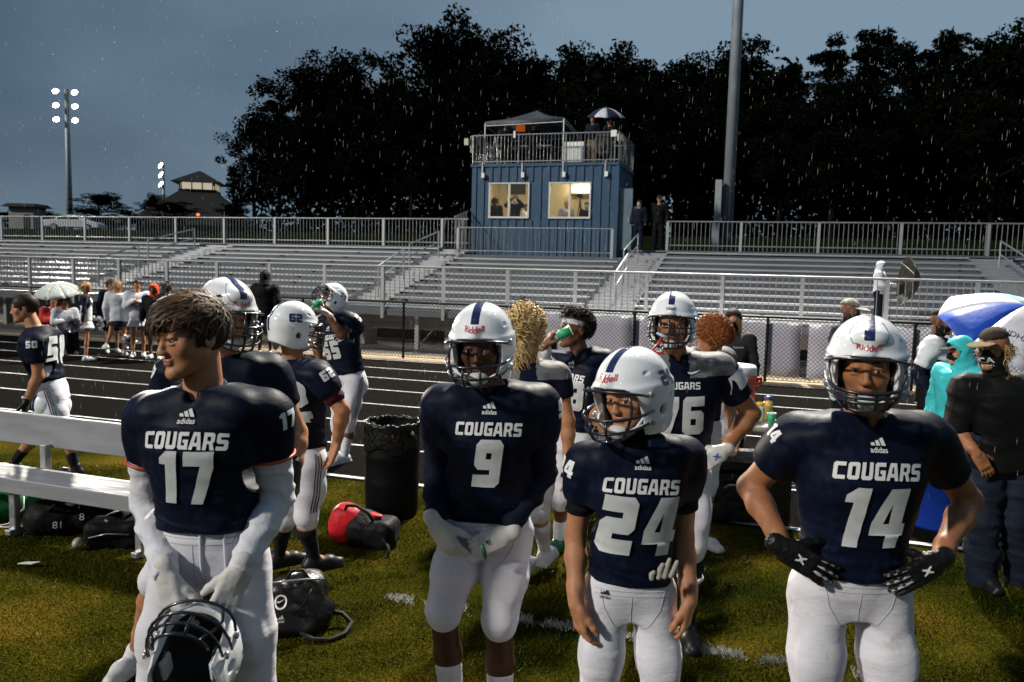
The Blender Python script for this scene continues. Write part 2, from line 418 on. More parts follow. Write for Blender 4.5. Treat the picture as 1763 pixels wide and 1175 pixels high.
# ================================================================== SETTING
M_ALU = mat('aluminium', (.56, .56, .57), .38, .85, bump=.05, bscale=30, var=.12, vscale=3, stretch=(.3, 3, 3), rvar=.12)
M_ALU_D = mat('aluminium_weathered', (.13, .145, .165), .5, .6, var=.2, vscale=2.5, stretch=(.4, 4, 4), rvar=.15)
M_RAIL = mat('rail_aluminium', (.23, .24, .25), .5, .7, var=.15, vscale=4, rvar=.1)
M_GALV = mat('galvanised_steel', (.42, .43, .44), .45, .8, var=.15, vscale=20, rvar=.1)
M_BLACK = mat('black_vinyl', (.005, .005, .0055), .5, spec=.2)
M_CONC = mat('concrete', (.27, .25, .22), .9, var=.25, vscale=4, bump=.3, bscale=40)
M_BLUE = mat('blue_painted_steel', (.018, .060, .120), .5, .0, var=.18, vscale=3, rvar=.12, bump=.03, bscale=12)
M_WHITEP = mat('white_paint', (.75, .75, .73), .5, var=.06, vscale=10)
M_CREAM = mat('cream_wall', (.68, .60, .38), .8, var=.05, vscale=3)

def node_mat(name):
    m = bpy.data.materials.new(name); m.use_nodes = True; MATS[name] = m
    return m, m.node_tree.nodes, m.node_tree.links, m.node_tree.nodes['Principled BSDF']
def ramp(n, stops):
    r = n.new('ShaderNodeValToRGB'); e = r.color_ramp.elements
    while len(e) < len(stops): e.new(.5)
    for q, (p, c) in zip(e, stops): q.position = p; q.color = (*c, 1)
    return r
def noise(n, L, scale, detail=4, vec=None, rough=.5):
    x = n.new('ShaderNodeTexNoise'); x.inputs['Scale'].default_value = scale; x.inputs['Detail'].default_value = detail; x.inputs['Roughness'].default_value = rough
    if vec is not None: L.new(vec, x.inputs['Vector'])
    return x
# turf
m, n, L, b = node_mat('turf'); t = n.new('ShaderNodeTexCoord'); v = t.outputs['Object']
a = noise(n, L, 1.1, 5, v); c1 = ramp(n, [(.36, (.012, .016, .002)), (.52, (.038, .036, .004)), (.68, (.085, .06, .008))]); L.new(a.outputs['Fac'], c1.inputs['Fac'])
a2 = noise(n, L, 55, 4, v); c2 = ramp(n, [(.35, (.35, .35, .35)), (.65, (1.25, 1.25, 1.25))]); L.new(a2.outputs['Fac'], c2.inputs['Fac'])
mm = n.new('ShaderNodeMix'); mm.data_type = 'RGBA'; mm.blend_type = 'MULTIPLY'; mm.inputs[0].default_value = 1; L.new(c1.outputs['Color'], mm.inputs[6]); L.new(c2.outputs['Color'], mm.inputs[7]); L.new(mm.outputs[2], b.inputs['Base Color'])
b.inputs['Roughness'].default_value = .8; b.inputs['Specular IOR Level'].default_value = 0.
bp = n.new('ShaderNodeBump'); bp.inputs['Strength'].default_value = .8; bp.inputs['Distance'].default_value = .03; L.new(a2.outputs['Fac'], bp.inputs['Height']); L.new(bp.outputs['Normal'], b.inputs['Normal'])
M_TURF = m
# grass blades
m, n, L, b = node_mat('grass_blade'); t = n.new('ShaderNodeTexCoord'); v = t.outputs['Object']
a = noise(n, L, 1.1, 5, v); c1 = ramp(n, [(.36, (.016, .026, .002)), (.52, (.062, .062, .004)), (.68, (.16, .11, .012))]); L.new(a.outputs['Fac'], c1.inputs['Fac'])
a2 = noise(n, L, 130, 2, v); c2 = ramp(n, [(.34, (.30, .36, .3)), (.5, (.95, .95, .9)), (.66, (2.2, 1.9, 1.6))]); L.new(a2.outputs['Fac'], c2.inputs['Fac'])
mm = n.new('ShaderNodeMix'); mm.data_type = 'RGBA'; mm.blend_type = 'MULTIPLY'; mm.inputs[0].default_value = 1; L.new(c1.outputs['Color'], mm.inputs[6]); L.new(c2.outputs['Color'], mm.inputs[7]); L.new(mm.outputs[2], b.inputs['Base Color'])
b.inputs['Roughness'].default_value = .4; b.inputs['Specular IOR Level'].default_value = .04
M_BLADE = m
# running track: wet black crumb rubber
m, n, L, b = node_mat('track_rubber'); t = n.new('ShaderNodeTexCoord'); v = t.outputs['Object']
a = noise(n, L, 170, 3, v, .7); c1 = ramp(n, [(.45, (.0035, .0034, .0032)), (.60, (.010, .0095, .009)), (.72, (.085, .078, .066))]); L.new(a.outputs['Fac'], c1.inputs['Fac'])
a3 = noise(n, L, .8, 4, v); r3 = n.new('ShaderNodeMapRange'); r3.inputs[3].default_value = .6; r3.inputs[4].default_value = .95; L.new(a3.outputs['Fac'], r3.inputs[0]); L.new(r3.outputs[0], b.inputs['Roughness'])
L.new(c1.outputs['Color'], b.inputs['Base Color']); b.inputs['Specular IOR Level'].default_value = .0
bp = n.new('ShaderNodeBump'); bp.inputs['Strength'].default_value = .8; bp.inputs['Distance'].default_value = .008; L.new(a.outputs['Fac'], bp.inputs['Height']); L.new(bp.outputs['Normal'], b.inputs['Normal'])
M_TRACK = m
M_LINE = mat('lane_paint', (.36, .37, .38), .6, var=.35, vscale=22, bump=.4, bscale=150)
m, n, L, b = node_mat('gravel'); t = n.new('ShaderNodeTexCoord'); v = t.outputs['Object']
a = n.new('ShaderNodeTexVoronoi'); a.inputs['Scale'].default_value = 22; L.new(v, a.inputs['Vector']); c1 = ramp(n, [(0., (.20, .19, .175)), (.5, (.08, .075, .07)), (1, (.02, .02, .02))]); L.new(a.outputs['Distance'], c1.inputs['Fac']); L.new(c1.outputs['Color'], b.inputs['Base Color']); b.inputs['Roughness'].default_value = .9
bp = n.new('ShaderNodeBump'); bp.inputs['Strength'].default_value = 1.; bp.invert = True; bp.inputs['Distance'].default_value = .04; L.new(a.outputs['Distance'], bp.inputs['Height']); L.new(bp.outputs['Normal'], b.inputs['Normal'])
M_GRAVEL = m
M_DIRT = mat('tan_dirt', (.23, .18, .12), .95, var=.3, vscale=6, bump=.5, bscale=60)
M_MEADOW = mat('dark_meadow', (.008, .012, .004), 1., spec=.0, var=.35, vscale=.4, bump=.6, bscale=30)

# ---- ground: one sheet to the horizon, rising behind the stands
def zterr(x, y):
    s = lambda a, b_: np.clip((y-a)/(b_-a), 0, 1)
    f = lambda t_: t_*t_*(3-2*t_)
    return 2.35*f(s(19.5, 26.))+1.6*f(s(27, 46))+.9*f(s(46, 75))
ys_ = np.concatenate([np.arange(-30, 19.4, 6), np.arange(19.5, 80, 1.5), np.array([90, 120, 200, 400, 900, 1600.])])
xs_ = np.concatenate([[-1600, -700, -300], np.arange(-160, 161, 10), [300, 700, 1600]])
XX, YY = np.meshgrid(xs_, ys_, indexing='ij'); ZZ = zterr(XX, YY)-.02
V = np.stack([XX, YY, ZZ], -1).reshape(-1, 3); ny = len(ys_)
I, Jg = np.meshgrid(np.arange(len(xs_)-1), np.arange(ny-1), indexing='ij'); q = (I*ny+Jg).ravel()
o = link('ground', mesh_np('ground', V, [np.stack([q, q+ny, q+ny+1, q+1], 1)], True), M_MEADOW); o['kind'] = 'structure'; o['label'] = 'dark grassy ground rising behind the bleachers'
def sheet(name, x0, x1, y0, y1, z, m, kind='structure', parent=None, nx=1):
    mb = MB()
    for i in range(nx):
        a, c_ = x0+(x1-x0)*i/nx, x0+(x1-x0)*(i+1)/nx
        mb.poly([(a, y0, z), (c_, y0, z), (c_, y1, z), (a, y1, z)], [(0, 1, 2, 3)])
    o = mb.build(name, m, parent)
    if parent is None: o['kind'] = kind
    return o
o = sheet('infield_turf', -60, 60, -30, 6.42, 0, M_TURF); o['label'] = 'short worn yellow green turf of the sideline'
trk = sheet('running_track', -60, 60, 6.42, 15.05, .004, M_TRACK); trk['label'] = 'wet black rubber running track'
for k in range(8):
    y = 6.5+1.2*k; w_ = .022 if k else .034
    sheet('lane_line', -60, 60, y-w_, y+w_, .009, M_LINE, parent=trk)
sheet('dirt_strip', -60, 60, 15.05, 16.1, .002, M_DIRT)['label'] = 'tan dirt strip along the fence'
sheet('gravel_bed', -60, 60, 16.1, 19.6, .001, M_GRAVEL)['label'] = 'grey gravel bed under the bleachers'

# ---- turf blades in view (uncountable)
def blades(name, N, dmin, dmax, hgt, wid, m, seed, accept=None, kind='stuff'):
    r = np.random.RandomState(seed)
    d = np.sqrt(r.uniform(dmin**2, dmax**2, N*2)); px = r.uniform(-40, 1803, N*2)
    dirs = (FWD[None]+RGT[None]*((px-CXP)/F_PX)[:, None]); dirs[:, 2] = 0
    P = dirs*d[:, None]; P[:, 2] = 0
    ok = (P[:, 1] < 6.40); 
    if accept is not None: ok &= accept(P, r)
    P = P[ok][:N]; n_ = len(P)
    a = r.uniform(0, 2*pi, n_); l = hgt*r.uniform(.45, 1.2, n_); tilt = r.normal(0, .55, (n_, 2))
    w2 = wid*r.uniform(.7, 1.3, n_)
    dx = np.stack([np.cos(a)*w2, np.sin(a)*w2, 0*a], 1)
    top = P+np.stack([tilt[:, 0]*l, tilt[:, 1]*l, l], 1)
    V = np.stack([P-dx, P+dx, top], 1).reshape(-1, 3)
    o = link(name, mesh_np(name, V, [np.arange(n_*3).reshape(-1, 3)]), m); o['kind'] = kind
    return o
o = blades('turf_grass', 150000, 2.6, 7.6, .022, .0022, M_BLADE, 3); tag(o, 'short worn turf grass blades underfoot', 'grass')
# chalked sideline on the turf
M_CHALK = mat('chalk', (.36, .37, .34), .8)
def acc(P, r):
    e = np.abs(P[:, 1]-4.2)+.02*np.sin(P[:, 0]*9)+.02*np.sin(P[:, 0]*23+1)
    return (e < .055*r.uniform(.3, 1.25, len(P)))
o = blades('chalk_line', 9000, 3.0, 5.4, .031, .0026, M_CHALK, 9, acc, 'structure')
if len(o.data.polygons) < 4000:
    r = np.random.RandomState(4); nn = 28000
    P = np.stack([r.uniform(-2.1, 7.0, nn), 4.2+r.normal(0, .028, nn)+.012*np.sin(np.linspace(0, 60, nn)), np.zeros(nn)], 1)
    keep = (vnoise(P*np.array([1, 1, 0]), 9., 3) > -.35) & (r.uniform(0, 1, nn) < .6); P = P[keep]; nn = len(P)
    a = r.uniform(0, 2*pi, nn); l = .026*r.uniform(.4, 1.1, nn); w2 = .003
    dx = np.stack([np.cos(a)*w2, np.sin(a)*w2, 0*a], 1); top = P+np.stack([r.normal(0, .5, nn)*l, r.normal(0, .5, nn)*l, l], 1)
    me = mesh_np('chalk_line', np.stack([P-dx, P+dx, top], 1).reshape(-1, 3), [np.arange(nn*3).reshape(-1, 3)]); me.materials.append(M_CHALK); o.data = me
o['label'] = 'broken white chalk line across the turf'

# ================================================================== GRANDSTAND
gs = thing('grandstand', (-8, 18, 0), 'long aluminium bleachers with empty rows behind the track', 'bleachers')
ROWS = lambda k: (18.0+.61*k, 1.2+.15*k)
SECS = [(-33, -19.2, 10), (-18.0, -10.1, 10), (-9.15, -4.1, 8), (-2.9, 4.9, 10), (6.0, 8.2, 10)]
def unit_box(): 
    mb = MB().box((-.5, -.5, -.5), (.5, .5, .5)); return mb
_ub = {}
def piece(name, lo, hi, m, parent, rot=None):
    """a box piece sharing one unit mesh per material, scaled"""
    key = (name, m.name)
    if key not in _ub:
        me = bpy.data.meshes.new(name); mb = unit_box(); me.from_pydata(mb.v, [], mb.f); me.materials.append(m); _ub[key] = me
    lo = np.array(lo, float); hi = np.array(hi, float)
    o = bpy.data.objects.new(name, _ub[key]); C.objects.link(o); o.parent = parent
    o.location = (lo+hi)/2-OFF[parent.name]; o.scale = hi-lo
    OFF[o.name] = OFF[parent.name]
    return o
_uc = {}
def rod(name, a, b_, r, m, parent, n=8):
    """a round bar sharing one unit cylinder"""
    key = (name, m.name, n)
    if key not in _uc:
        me = bpy.data.meshes.new(name); mb = MB().tube([(0, 0, -.5), (0, 0, .5)], 1., n); me.from_pydata(mb.v, [], mb.f); me.materials.append(m)
        for p in me.polygons: p.use_smooth = len(p.vertices) == 4
        _uc[key] = me
    a = Vector(a); b_ = Vector(b_); d = b_-a
    o = bpy.data.objects.new(name, _uc[key]); C.objects.link(o); o.parent = parent
    o.rotation_mode = 'QUATERNION'; o.rotation_quaternion = d.to_track_quat('Z', 'Y'); o.location = (a+b_)/2-Vector(OFF[parent.name]); o.scale = (r, r, d.length)
    OFF[o.name] = OFF[parent.name]
    return o
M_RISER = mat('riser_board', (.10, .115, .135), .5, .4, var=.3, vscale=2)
M_BRK = mat('bracket_dark', (.07, .06, .05), .6, .4)
for (x0, x1, nr) in SECS:
    for k in range(nr):
        y, z = ROWS(k)
        piece('seat_plank', (x0, y, z-.045), (x1, y+.25, z), M_ALU, gs)
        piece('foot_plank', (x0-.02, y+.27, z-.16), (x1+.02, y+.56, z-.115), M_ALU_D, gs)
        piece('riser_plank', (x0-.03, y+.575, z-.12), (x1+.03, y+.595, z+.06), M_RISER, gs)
        nb = max(2, int((x1-x0)/1.85)); 
        for i in range(nb):
            bx = x0+.5+(x1-x0-1.)*i/(nb-1)+(.25 if k % 2 else 0)*0+.12*(k % 3)
            if bx < x1-.15: piece('seat_bracket', (bx-.04, y+.02, z-.15), (bx+.04, y+.2, z-.047), M_BRK, gs)
for (x0, x1) in [(-19.2, -18), (-10.1, -9.15), (-4.1, -2.9), (4.9, 6)]:
    for k in range(10):
        y, z = ROWS(k)
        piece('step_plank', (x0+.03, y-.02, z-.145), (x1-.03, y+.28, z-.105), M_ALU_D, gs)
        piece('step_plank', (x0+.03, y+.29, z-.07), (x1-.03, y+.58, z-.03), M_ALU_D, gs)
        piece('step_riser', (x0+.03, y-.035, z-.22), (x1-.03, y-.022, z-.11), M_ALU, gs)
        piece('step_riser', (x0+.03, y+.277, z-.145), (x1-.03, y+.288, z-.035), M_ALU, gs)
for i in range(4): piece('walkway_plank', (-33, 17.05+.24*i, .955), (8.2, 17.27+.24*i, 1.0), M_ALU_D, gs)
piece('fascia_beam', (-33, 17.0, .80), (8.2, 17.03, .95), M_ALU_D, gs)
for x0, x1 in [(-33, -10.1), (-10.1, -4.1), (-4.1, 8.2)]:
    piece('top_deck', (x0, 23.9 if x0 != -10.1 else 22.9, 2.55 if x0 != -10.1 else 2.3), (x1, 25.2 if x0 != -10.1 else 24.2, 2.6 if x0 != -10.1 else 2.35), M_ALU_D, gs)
for i in range(22):
    x = -32+1.85*i
    piece('support_leg', (x-.05, 17.3, .0), (x+.05, 17.4, .95), M_GALV, gs)
    rod('cross_brace', (x, 17.6, .1), (x, 23.5, 2.3), .03, M_GALV, gs, 6)
# concrete grade beam on piers under the front walkway
gb = thing('grade_beam', (-8, 17.6, 0), 'low concrete beam on piers beneath the bleacher walkway', 'beam')
piece('beam', (-33, 17.75, .42), (8.2, 18.05, .78), M_CONC, gb)
for i in range(14): piece('pier', (-24+2.4*i-.2, 17.72, 0), (-24+2.4*i+.2, 18.08, .42), M_CONC, gb)

def railing(name, label, x0, x1, y, ztop, zlow, zbot, step=.125, post=1.55, group=None, postbot=None, r=.024, off=0.):
    t = thing(name, ((x0+x1)/2, y, zbot), label, 'railing', group)
    rod('top_rail', (x0, y, ztop), (x1, y, ztop), r, M_RAIL, t)
    rod('lower_rail', (x0, y, zlow), (x1, y, zlow), r*.85, M_RAIL, t)
    n_ = int((x1-x0)/step)
    for i in range(1, n_): rod('baluster', (x0+i*step, y+.001, zbot), (x0+i*step, y+.001, ztop-.01), .0095, M_RAIL, t, 6)
    x = x0+off
    while x <= x1+.01:
        piece('post', (x-.038, y-.06, postbot if postbot is not None else zbot-.05), (x+.038, y-.002, ztop-.015), M_GALV, t); x += post
    return t
railing('front_railing', 'long baluster railing along the front walkway of the bleachers', -30.38, 6.9, 16.99, 1.95, 1.07, 1.03, postbot=.73, off=.0, post=1.55)
railing('back_railing', 'baluster railing along the top row left of the blue booth', -30, -9.3, 24.1, 3.5, 2.74, 2.62, off=.9, post=2.1)
railing('back_railing', 'baluster railing along the top row right of the blue booth', -3.0, 8.2, 24.1, 3.46, 2.76, 2.62, off=.03, post=2.1)
railing('booth_railing', 'low baluster railing right in front of the blue booth wall', -9.2, -4.38, 22.95, 3.17, 2.47, 2.35, off=.02, post=4.78)
for (xx, lab) in [(-9.32, 'short railing return left of the blue booth'), ]:
    t = thing('side_railing', (xx, 23.5, 2.3), lab, 'railing')
    rod('top_rail', (xx, 22.95, 3.5), (xx, 24.1, 3.75), .024, M_RAIL, t)
    for i in range(8): rod('baluster', (xx, 23+.14*i, 2.4), (xx, 23+.14*i, 3.5+.03*i), .0095, M_RAIL, t, 6)
def handrail(x, y0, z0, y1, z1, label):
    t = thing('aisle_handrail', (x, y0, z0-.9), label, 'handrail', 'handrails up the bleacher aisles')
    rod('top_rail', (x, y0, z0), (x, y1, z1), .022, M_ALU, t); rod('lower_rail', (x, y0, z0-.33), (x, y1, z1-.33), .02, M_ALU, t)
    rod('post', (x, y0+.01, z0-.85), (x, y0+.01, z0), .022, M_ALU, t); rod('post', (x, y1-.01, z1-.85), (x, y1-.01, z1), .022, M_ALU, t)
handrail(-9.55, 18.4, 1.95, 19.9, 2.42, 'lower aisle handrail left of the blue booth')
handrail(-9.72, 20.6, 2.57, 22.7, 3.04, 'upper aisle handrail left of the blue booth')
handrail(-3.43, 18.4, 1.93, 20.0, 2.40, 'lower aisle handrail right of the blue booth')
handrail(-3.6, 20.4, 2.50, 22.6, 3.02, 'upper aisle handrail right of the blue booth')
handrail(-18.6, 18.4, 1.95, 20.0, 2.38, 'lower aisle handrail at the far left of the bleachers')
handrail(-18.9, 20.7, 2.57, 22.9, 3.04, 'upper aisle handrail at the far left of the bleachers')
handrail(5.45, 20.4, 2.45, 22.9, 2.95, 'aisle handrail at the far right of the bleachers')

# ================================================================== CHAIN LINK FENCE
fn_ = thing('chain_link_fence', (-8, 15.4, 0), 'low black chain link fence between track and bleachers', 'fence')
for i in range(14): rod('post', (-24.6+2.46*i, 15.4, 0), (-24.6+2.46*i, 15.4, 1.2), .028, M_BLACK, fn_)
rod('top_rail', (-25, 15.4, 1.2), (8.2, 15.4, 1.2), .026, M_BLACK, fn_)
rod('bottom_wire', (-25, 15.4, .04), (8.2, 15.4, .04), .006, M_BLACK, fn_, 4)
V = []; Fq = []; hgt = 1.16; pit = .078; r_ = .0036; n_ = int((33.2+hgt)/pit)
for s_ in (1, -1):
    for i in range(n_):
        xa = -25-(hgt if s_ > 0 else 0)+i*pit; xb = xa+hgt
        p0 = np.array([xa, 0, .04 if s_ > 0 else .04+hgt]); p1 = np.array([xb, 0, .04+hgt if s_ > 0 else .04])
        if xb > 8.2 or xa < -25: continue
        d = nrm(p1-p0); sd_ = np.array([-d[2], 0, d[0]])*r_; yy = np.array([0, r_, 0]); oo = np.array([0, 15.4+s_*.003, 0]); o_ = len(V)
        V += [p0+oo-sd_-yy*.5, p0+oo+sd_-yy*.5, p0+oo+yy, p1+oo-sd_-yy*.5, p1+oo+sd_-yy*.5, p1+oo+yy]
        Fq += [(o_, o_+1, o_+4, o_+3), (o_+1, o_+2, o_+5, o_+4), (o_+2, o_, o_+3, o_+5)]
o = put_mesh('wire_mesh', [(np.array(V), np.array(Fq))], M_BLACK, fn_, False); o['kind'] = 'stuff'
M_BAN = mat('banner_cloth', (.60, .58, .66), .8, var=.08, vscale=3, bump=.15, bscale=6)
for xa, xb, lab in [(aty(884, 600, 15.46)[0], aty(1086, 600, 15.46)[0], 'pale banner behind the fence left of the tall lineman'), (aty(1088, 600, 15.46)[0], aty(1378, 600, 15.46)[0], 'pale banner behind the fence over the orange cooler'), (aty(1391, 600, 15.46)[0], 3.0, 'pale banner behind the fence right of the narrow dark gap'), (3.06, 8, 'pale banner behind the fence at the far right')]:
    mb = MB(); nx = int((xb-xa)/.25)+1; vs_ = []; 
    for i in range(nx+1):
        for k in range(6):
            x = xa+(xb-xa)*i/nx; z = .12+.98*k/5; vs_.append((x, 15.46+.003*math.sin(x*5+k)+.002*math.sin(x*13), z-.02*math.sin(x*3)*(1 if k in (0,) else 0)))
    mb.poly(vs_, [(i*6+k, (i+1)*6+k, (i+1)*6+k+1, i*6+k+1) for i in range(nx) for k in range(5)])
    o = mb.build('banner', M_BAN, None, True); md = o.modifiers.new('thick', 'SOLIDIFY'); md.thickness = .004; tag(o, lab, 'banner', 'banners along the fence')

# ================================================================== PRESS BOX
pbx = thing('press_box', (-6.9, 24, 2.3), 'blue corrugated press box with two lit windows above the bleachers', 'building')
PX0, PX1, PY0, PY1, PZ0, PZ1 = -9.25, -4.55, 24.2, 26.9, 2.3, 5.15
w1 = [aty(843, 373, PY0), aty(911, 317, PY0)]; w2 = [aty(946, 373, PY0), aty(1017, 316, PY0)]
WIN = [(w1[0][0], w1[1][0], w1[0][2], w1[1][2]), (w2[0][0], w2[1][0], w2[0][2], w2[1][2])]
zb, zt = min(WIN[0][2], WIN[1][2]), max(WIN[0][3], WIN[1][3])
WIN = [(a, b_, zb, zt) for a, b_, _, _ in WIN]
segs = [(PX0, WIN[0][0]), (WIN[0][1], WIN[1][0]), (WIN[1][1], PX1)]
mb = MB()
for a, b_ in segs: mb.box((a, PY0, zb), (b_, PY0+.06, zt))
mb.box((PX0, PY0, PZ0), (PX1, PY0+.06, zb)); mb.box((PX0, PY0, zt), (PX1, PY0+.06, PZ1))
mb.build('front_wall', M_BLUE, pbx)
piece('side_wall', (PX0, PY0+.061, PZ0), (PX0+.06, PY1, PZ1), M_BLUE, pbx); piece('side_wall', (PX1-.06, PY0+.061, PZ0), (PX1, PY1, PZ1), M_BLUE, pbx)
piece('back_wall', (PX0+.061, PY1-.06, PZ0), (PX1-.061, PY1-.001, PZ1), M_CREAM, pbx)
piece('inner_lining', (PX0+.062, PY0+.062, PZ0+.2), (PX0+.075, PY1-.062, PZ1-.1), M_CREAM, pbx); piece('inner_lining', (PX1-.075, PY0+.062, PZ0+.2), (PX1-.062, PY1-.062, PZ1-.1), M_CREAM, pbx)
piece('floor', (PX0+.062, PY0+.062, 2.55), (PX1-.062, PY1-.062, 2.6), mat('booth_floor', (.2, .15, .1), .8), pbx)
piece('roof', (PX0-.04, PY0-.05, PZ1), (PX1+.04, PY1+.05, PZ1+.09), M_BLUE, pbx)
piece('ceiling', (PX0+.08, PY0+.08, PZ1-.06), (PX1-.08, PY1-.08, PZ1-.02), M_WHITEP, pbx)
M_LAMP = mat('lamp_glow', (1, 1, 1), emit=(1, .84, .55), es=17)
for i in range(3): piece('ceiling_lamp', (PX0+.6+1.45*i, 24.75, PZ1-.12), (PX0+1.5+1.45*i, 25.0, PZ1-.065), M_LAMP, pbx)
q0 = aty(890, 330, 26.8); piece('wall_board', (q0[0]-.35, 26.80, q0[2]-.1), (q0[0]+.3, 26.838, q0[2]+.35), mat('wall_board', (.06, .06, .05), .7), pbx)
q0 = aty(986, 334, 26.6); piece('shelf', (q0[0]-.1, 26.45, q0[2]-.02), (q0[0]+1.1, 26.838, q0[2]+.01), M_WHITEP, pbx); piece('wall_lamp', (q0[0]+.0, 26.5, q0[2]+.10), (q0[0]+.85, 26.6, q0[2]+.22), M_LAMP, pbx)
piece('counter', (PX0+.08, PY0+.07, zb-.12), (PX1-.08, PY0+.5, zb-.07), mat('counter_wood', (.22, .15, .09), .6), pbx)
rx = PX0+.06; i = 0
while rx < PX1-.05:
    inw = [wn for wn in WIN if wn[0]-.09 < rx < wn[1]+.09]
    if not inw: piece('rib', (rx, PY0-.035, PZ0+.02), (rx+.10, PY0-.001, PZ1-.02), M_BLUE, pbx)
    else:
        piece('rib', (rx, PY0-.035, PZ0+.02), (rx+.10, PY0-.001, zb-.09), M_BLUE, pbx); piece('rib', (rx, PY0-.035, zt+.07), (rx+.10, PY0-.001, PZ1-.02), M_BLUE, pbx)
    rx += .27; i += 1
M_FRAME = mat('window_frame', (.55, .55, .52), .45)
m, n, L, b = node_mat('window_glass'); n.remove(b); g1 = n.new('ShaderNodeBsdfTransparent'); g2 = n.new('ShaderNodeBsdfGlossy'); g2.inputs['Roughness'].default_value = .03; ms_ = n.new('ShaderNodeMixShader'); ms_.inputs[0].default_value = .06
L.new(g1.outputs[0], ms_.inputs[1]); L.new(g2.outputs[0], ms_.inputs[2]); L.new(ms_.outputs[0], n['Material Output'].inputs['Surface']); M_GLASS = m
for a, b_, z0, z1 in WIN:
    mb = MB(); f_ = .06
    mb.box((a-.03, PY0-.07, z0-.06), (b_+.03, PY0+.03, z0)); mb.box((a-.03, PY0-.065, z1), (b_+.03, PY0+.03, z1+.04))
    mb.box((a-.03, PY0-.06, z0), (a+.02, PY0+.03, z1)); mb.box((b_-.02, PY0-.06, z0), (b_+.03, PY0+.03, z1))
    mb.box(((a+b_)/2-.03, PY0-.055, z0), ((a+b_)/2+.03, PY0+.03, z1))
    wf = mb.build('window', M_FRAME, pbx)
    for c0, c1_ in ((a+.02, (a+b_)/2-.03), ((a+b_)/2+.03, b_-.02)): MB().box((c0, PY0-.01, z0), (c1_, PY0-.004, z1)).build('pane', M_GLASS, wf)
# roof railing
rr_ = thing('roof_railing', (-6.9, 24.2, 5.24), 'baluster railing around the roof of the blue booth', 'railing')
def rail_run(t, a, b_, z0, z1, step=.115):
    a = Vector((*a, 0)); b_ = Vector((*b_, 0)); d = b_-a; n_ = int(d.length/step)
    for z in (z0+.06, z1): rod('rail', a+Vector((0, 0, z)), b_+Vector((0, 0, z)), .022, M_RAIL, t)
    for i in range(n_+1):
        p = a+d*i/n_; rod('baluster' if i % 13 else 'post', p+Vector((0, 0, z0)), p+Vector((0, 0, z1)), .0095 if i % 13 else .025, M_RAIL, t, 6)
rail_run(rr_, (PX0+.05, 24.13), (PX1+.02, 24.13), 5.24, 6.12); rail_run(rr_, (PX0+.05, 24.2), (PX0+.05, 26.8), 5.24, 6.12, .2); rail_run(rr_, (PX1+.02, 24.2), (PX1+.02, 26.8), 5.24, 6.12, .2); rail_run(rr_, (PX0+.05, 26.85), (PX1, 26.85), 5.24, 6.12, .3)
for i in range(4): piece('mounting_bracket', (PX0+.35+1.32*i, PY0-.075, 4.78), (PX0+.39+1.32*i, PY0-.03, 5.3), M_ALU, rr_); piece('conduit_box', (PX0+.36+1.32*i, PY0-.13, 4.80), (PX0+.46+1.32*i, PY0-.076, 4.95), M_WHITEP, rr_)
# open door leaf at the right end of the booth
dl = thing('booth_door', (PX1+.1, 24.3, 2.35), 'plain grey blue door leaf standing open beside the booth', 'door')
q0, q1 = aty(1064, 418, 24.35), aty(1090, 325, 24.35)
MB().box((q0[0], 24.33, 2.62), (q1[0], 24.40, q1[2])).build('leaf', mat('door_grey', (.10, .15, .19), .5, .2, var=.15, vscale=3), dl)
MB().box((q1[0]-.1, 24.27, 3.45), (q1[0]-.07, 24.329, 3.6)).build('handle', M_ALU, dl)
# speakers, boxes and boards on the roof rail
def speaker(px, py, Y, label, s_=1.):
    c_ = aty(px, py, Y); t = thing('loudspeaker', c_-np.array([0, 0, .3]), label, 'speaker', 'loudspeakers on the booth roof')
    MB().cbox(c_, (.36*s_, .34, .56*s_)).build('cabinet', mat('speaker_black', (.012, .012, .013), .5, bump=.2, bscale=200), t, bevel=.02)
    MB().lathe((0, 0, 0), [(.001, 0), (.12, 0), (.13, .02)], 16, Matrix.Translation(Vector(c_)+Vector((0, -.172, -.08))) @ Matrix.Rotation(pi/2, 4, 'X')).build('woofer', mat('cone_grey', (.04, .04, .04), .7), t, True)
    MB().tube([c_-np.array([0, 0, .28]), c_-np.array([0, 0, .95])], .025).build('stand', M_BLACK, t)
speaker(822, 250, 24.4, 'black loudspeaker at the left corner of the booth roof'); speaker(1040, 249, 24.45, 'black loudspeaker at the right end of the booth roof', 1.1)
for (px, py, sx, sz, Y, nm, lab, mm_) in [(988, 262, .62, .62, 24.6, 'white_board', 'large white board leaning inside the booth roof railing', M_WHITEP), (886, 232, .07, .22, 24.08, 'paper_sheet', 'small white paper taped to the left half of the roof railing', M_WHITEP), (1057, 230, .18, .2, 24.08, 'paper_sheet', 'white paper sheet hung at the right end of the roof railing', M_WHITEP), (804, 245, .14, .22, 24.5, 'junction_box', 'pale junction box outside the left roof corner', mat('box_beige', (.5, .47, .38), .6)), (1068, 237, .17, .22, 24.5, 'junction_box', 'pale junction box outside the right roof corner', mat('box_beige', (.5, .47, .38), .6))]:
    c_ = aty(px, py, Y); o = MB().cbox((0, 0, 0), (sx, .03 if nm != 'junction_box' else .12, sz)).build(nm, mm_, None, bevel=.008); o.location = c_; OFF[o.name] = c_; tag(o, lab, nm.split('_')[1] if nm != 'junction_box' else 'box', None)
# tripod stand seen through the rail
tp = thing('speaker_tripod', aty(850, 285, 24.7), 'white tripod stand behind the left roof railing', 'tripod')
for px in (842, 858, 866): rod('leg', aty(853, 236, 24.7), aty(px, 282, 24.7+.1*(px % 3)), .018, M_ALU, tp, 6)

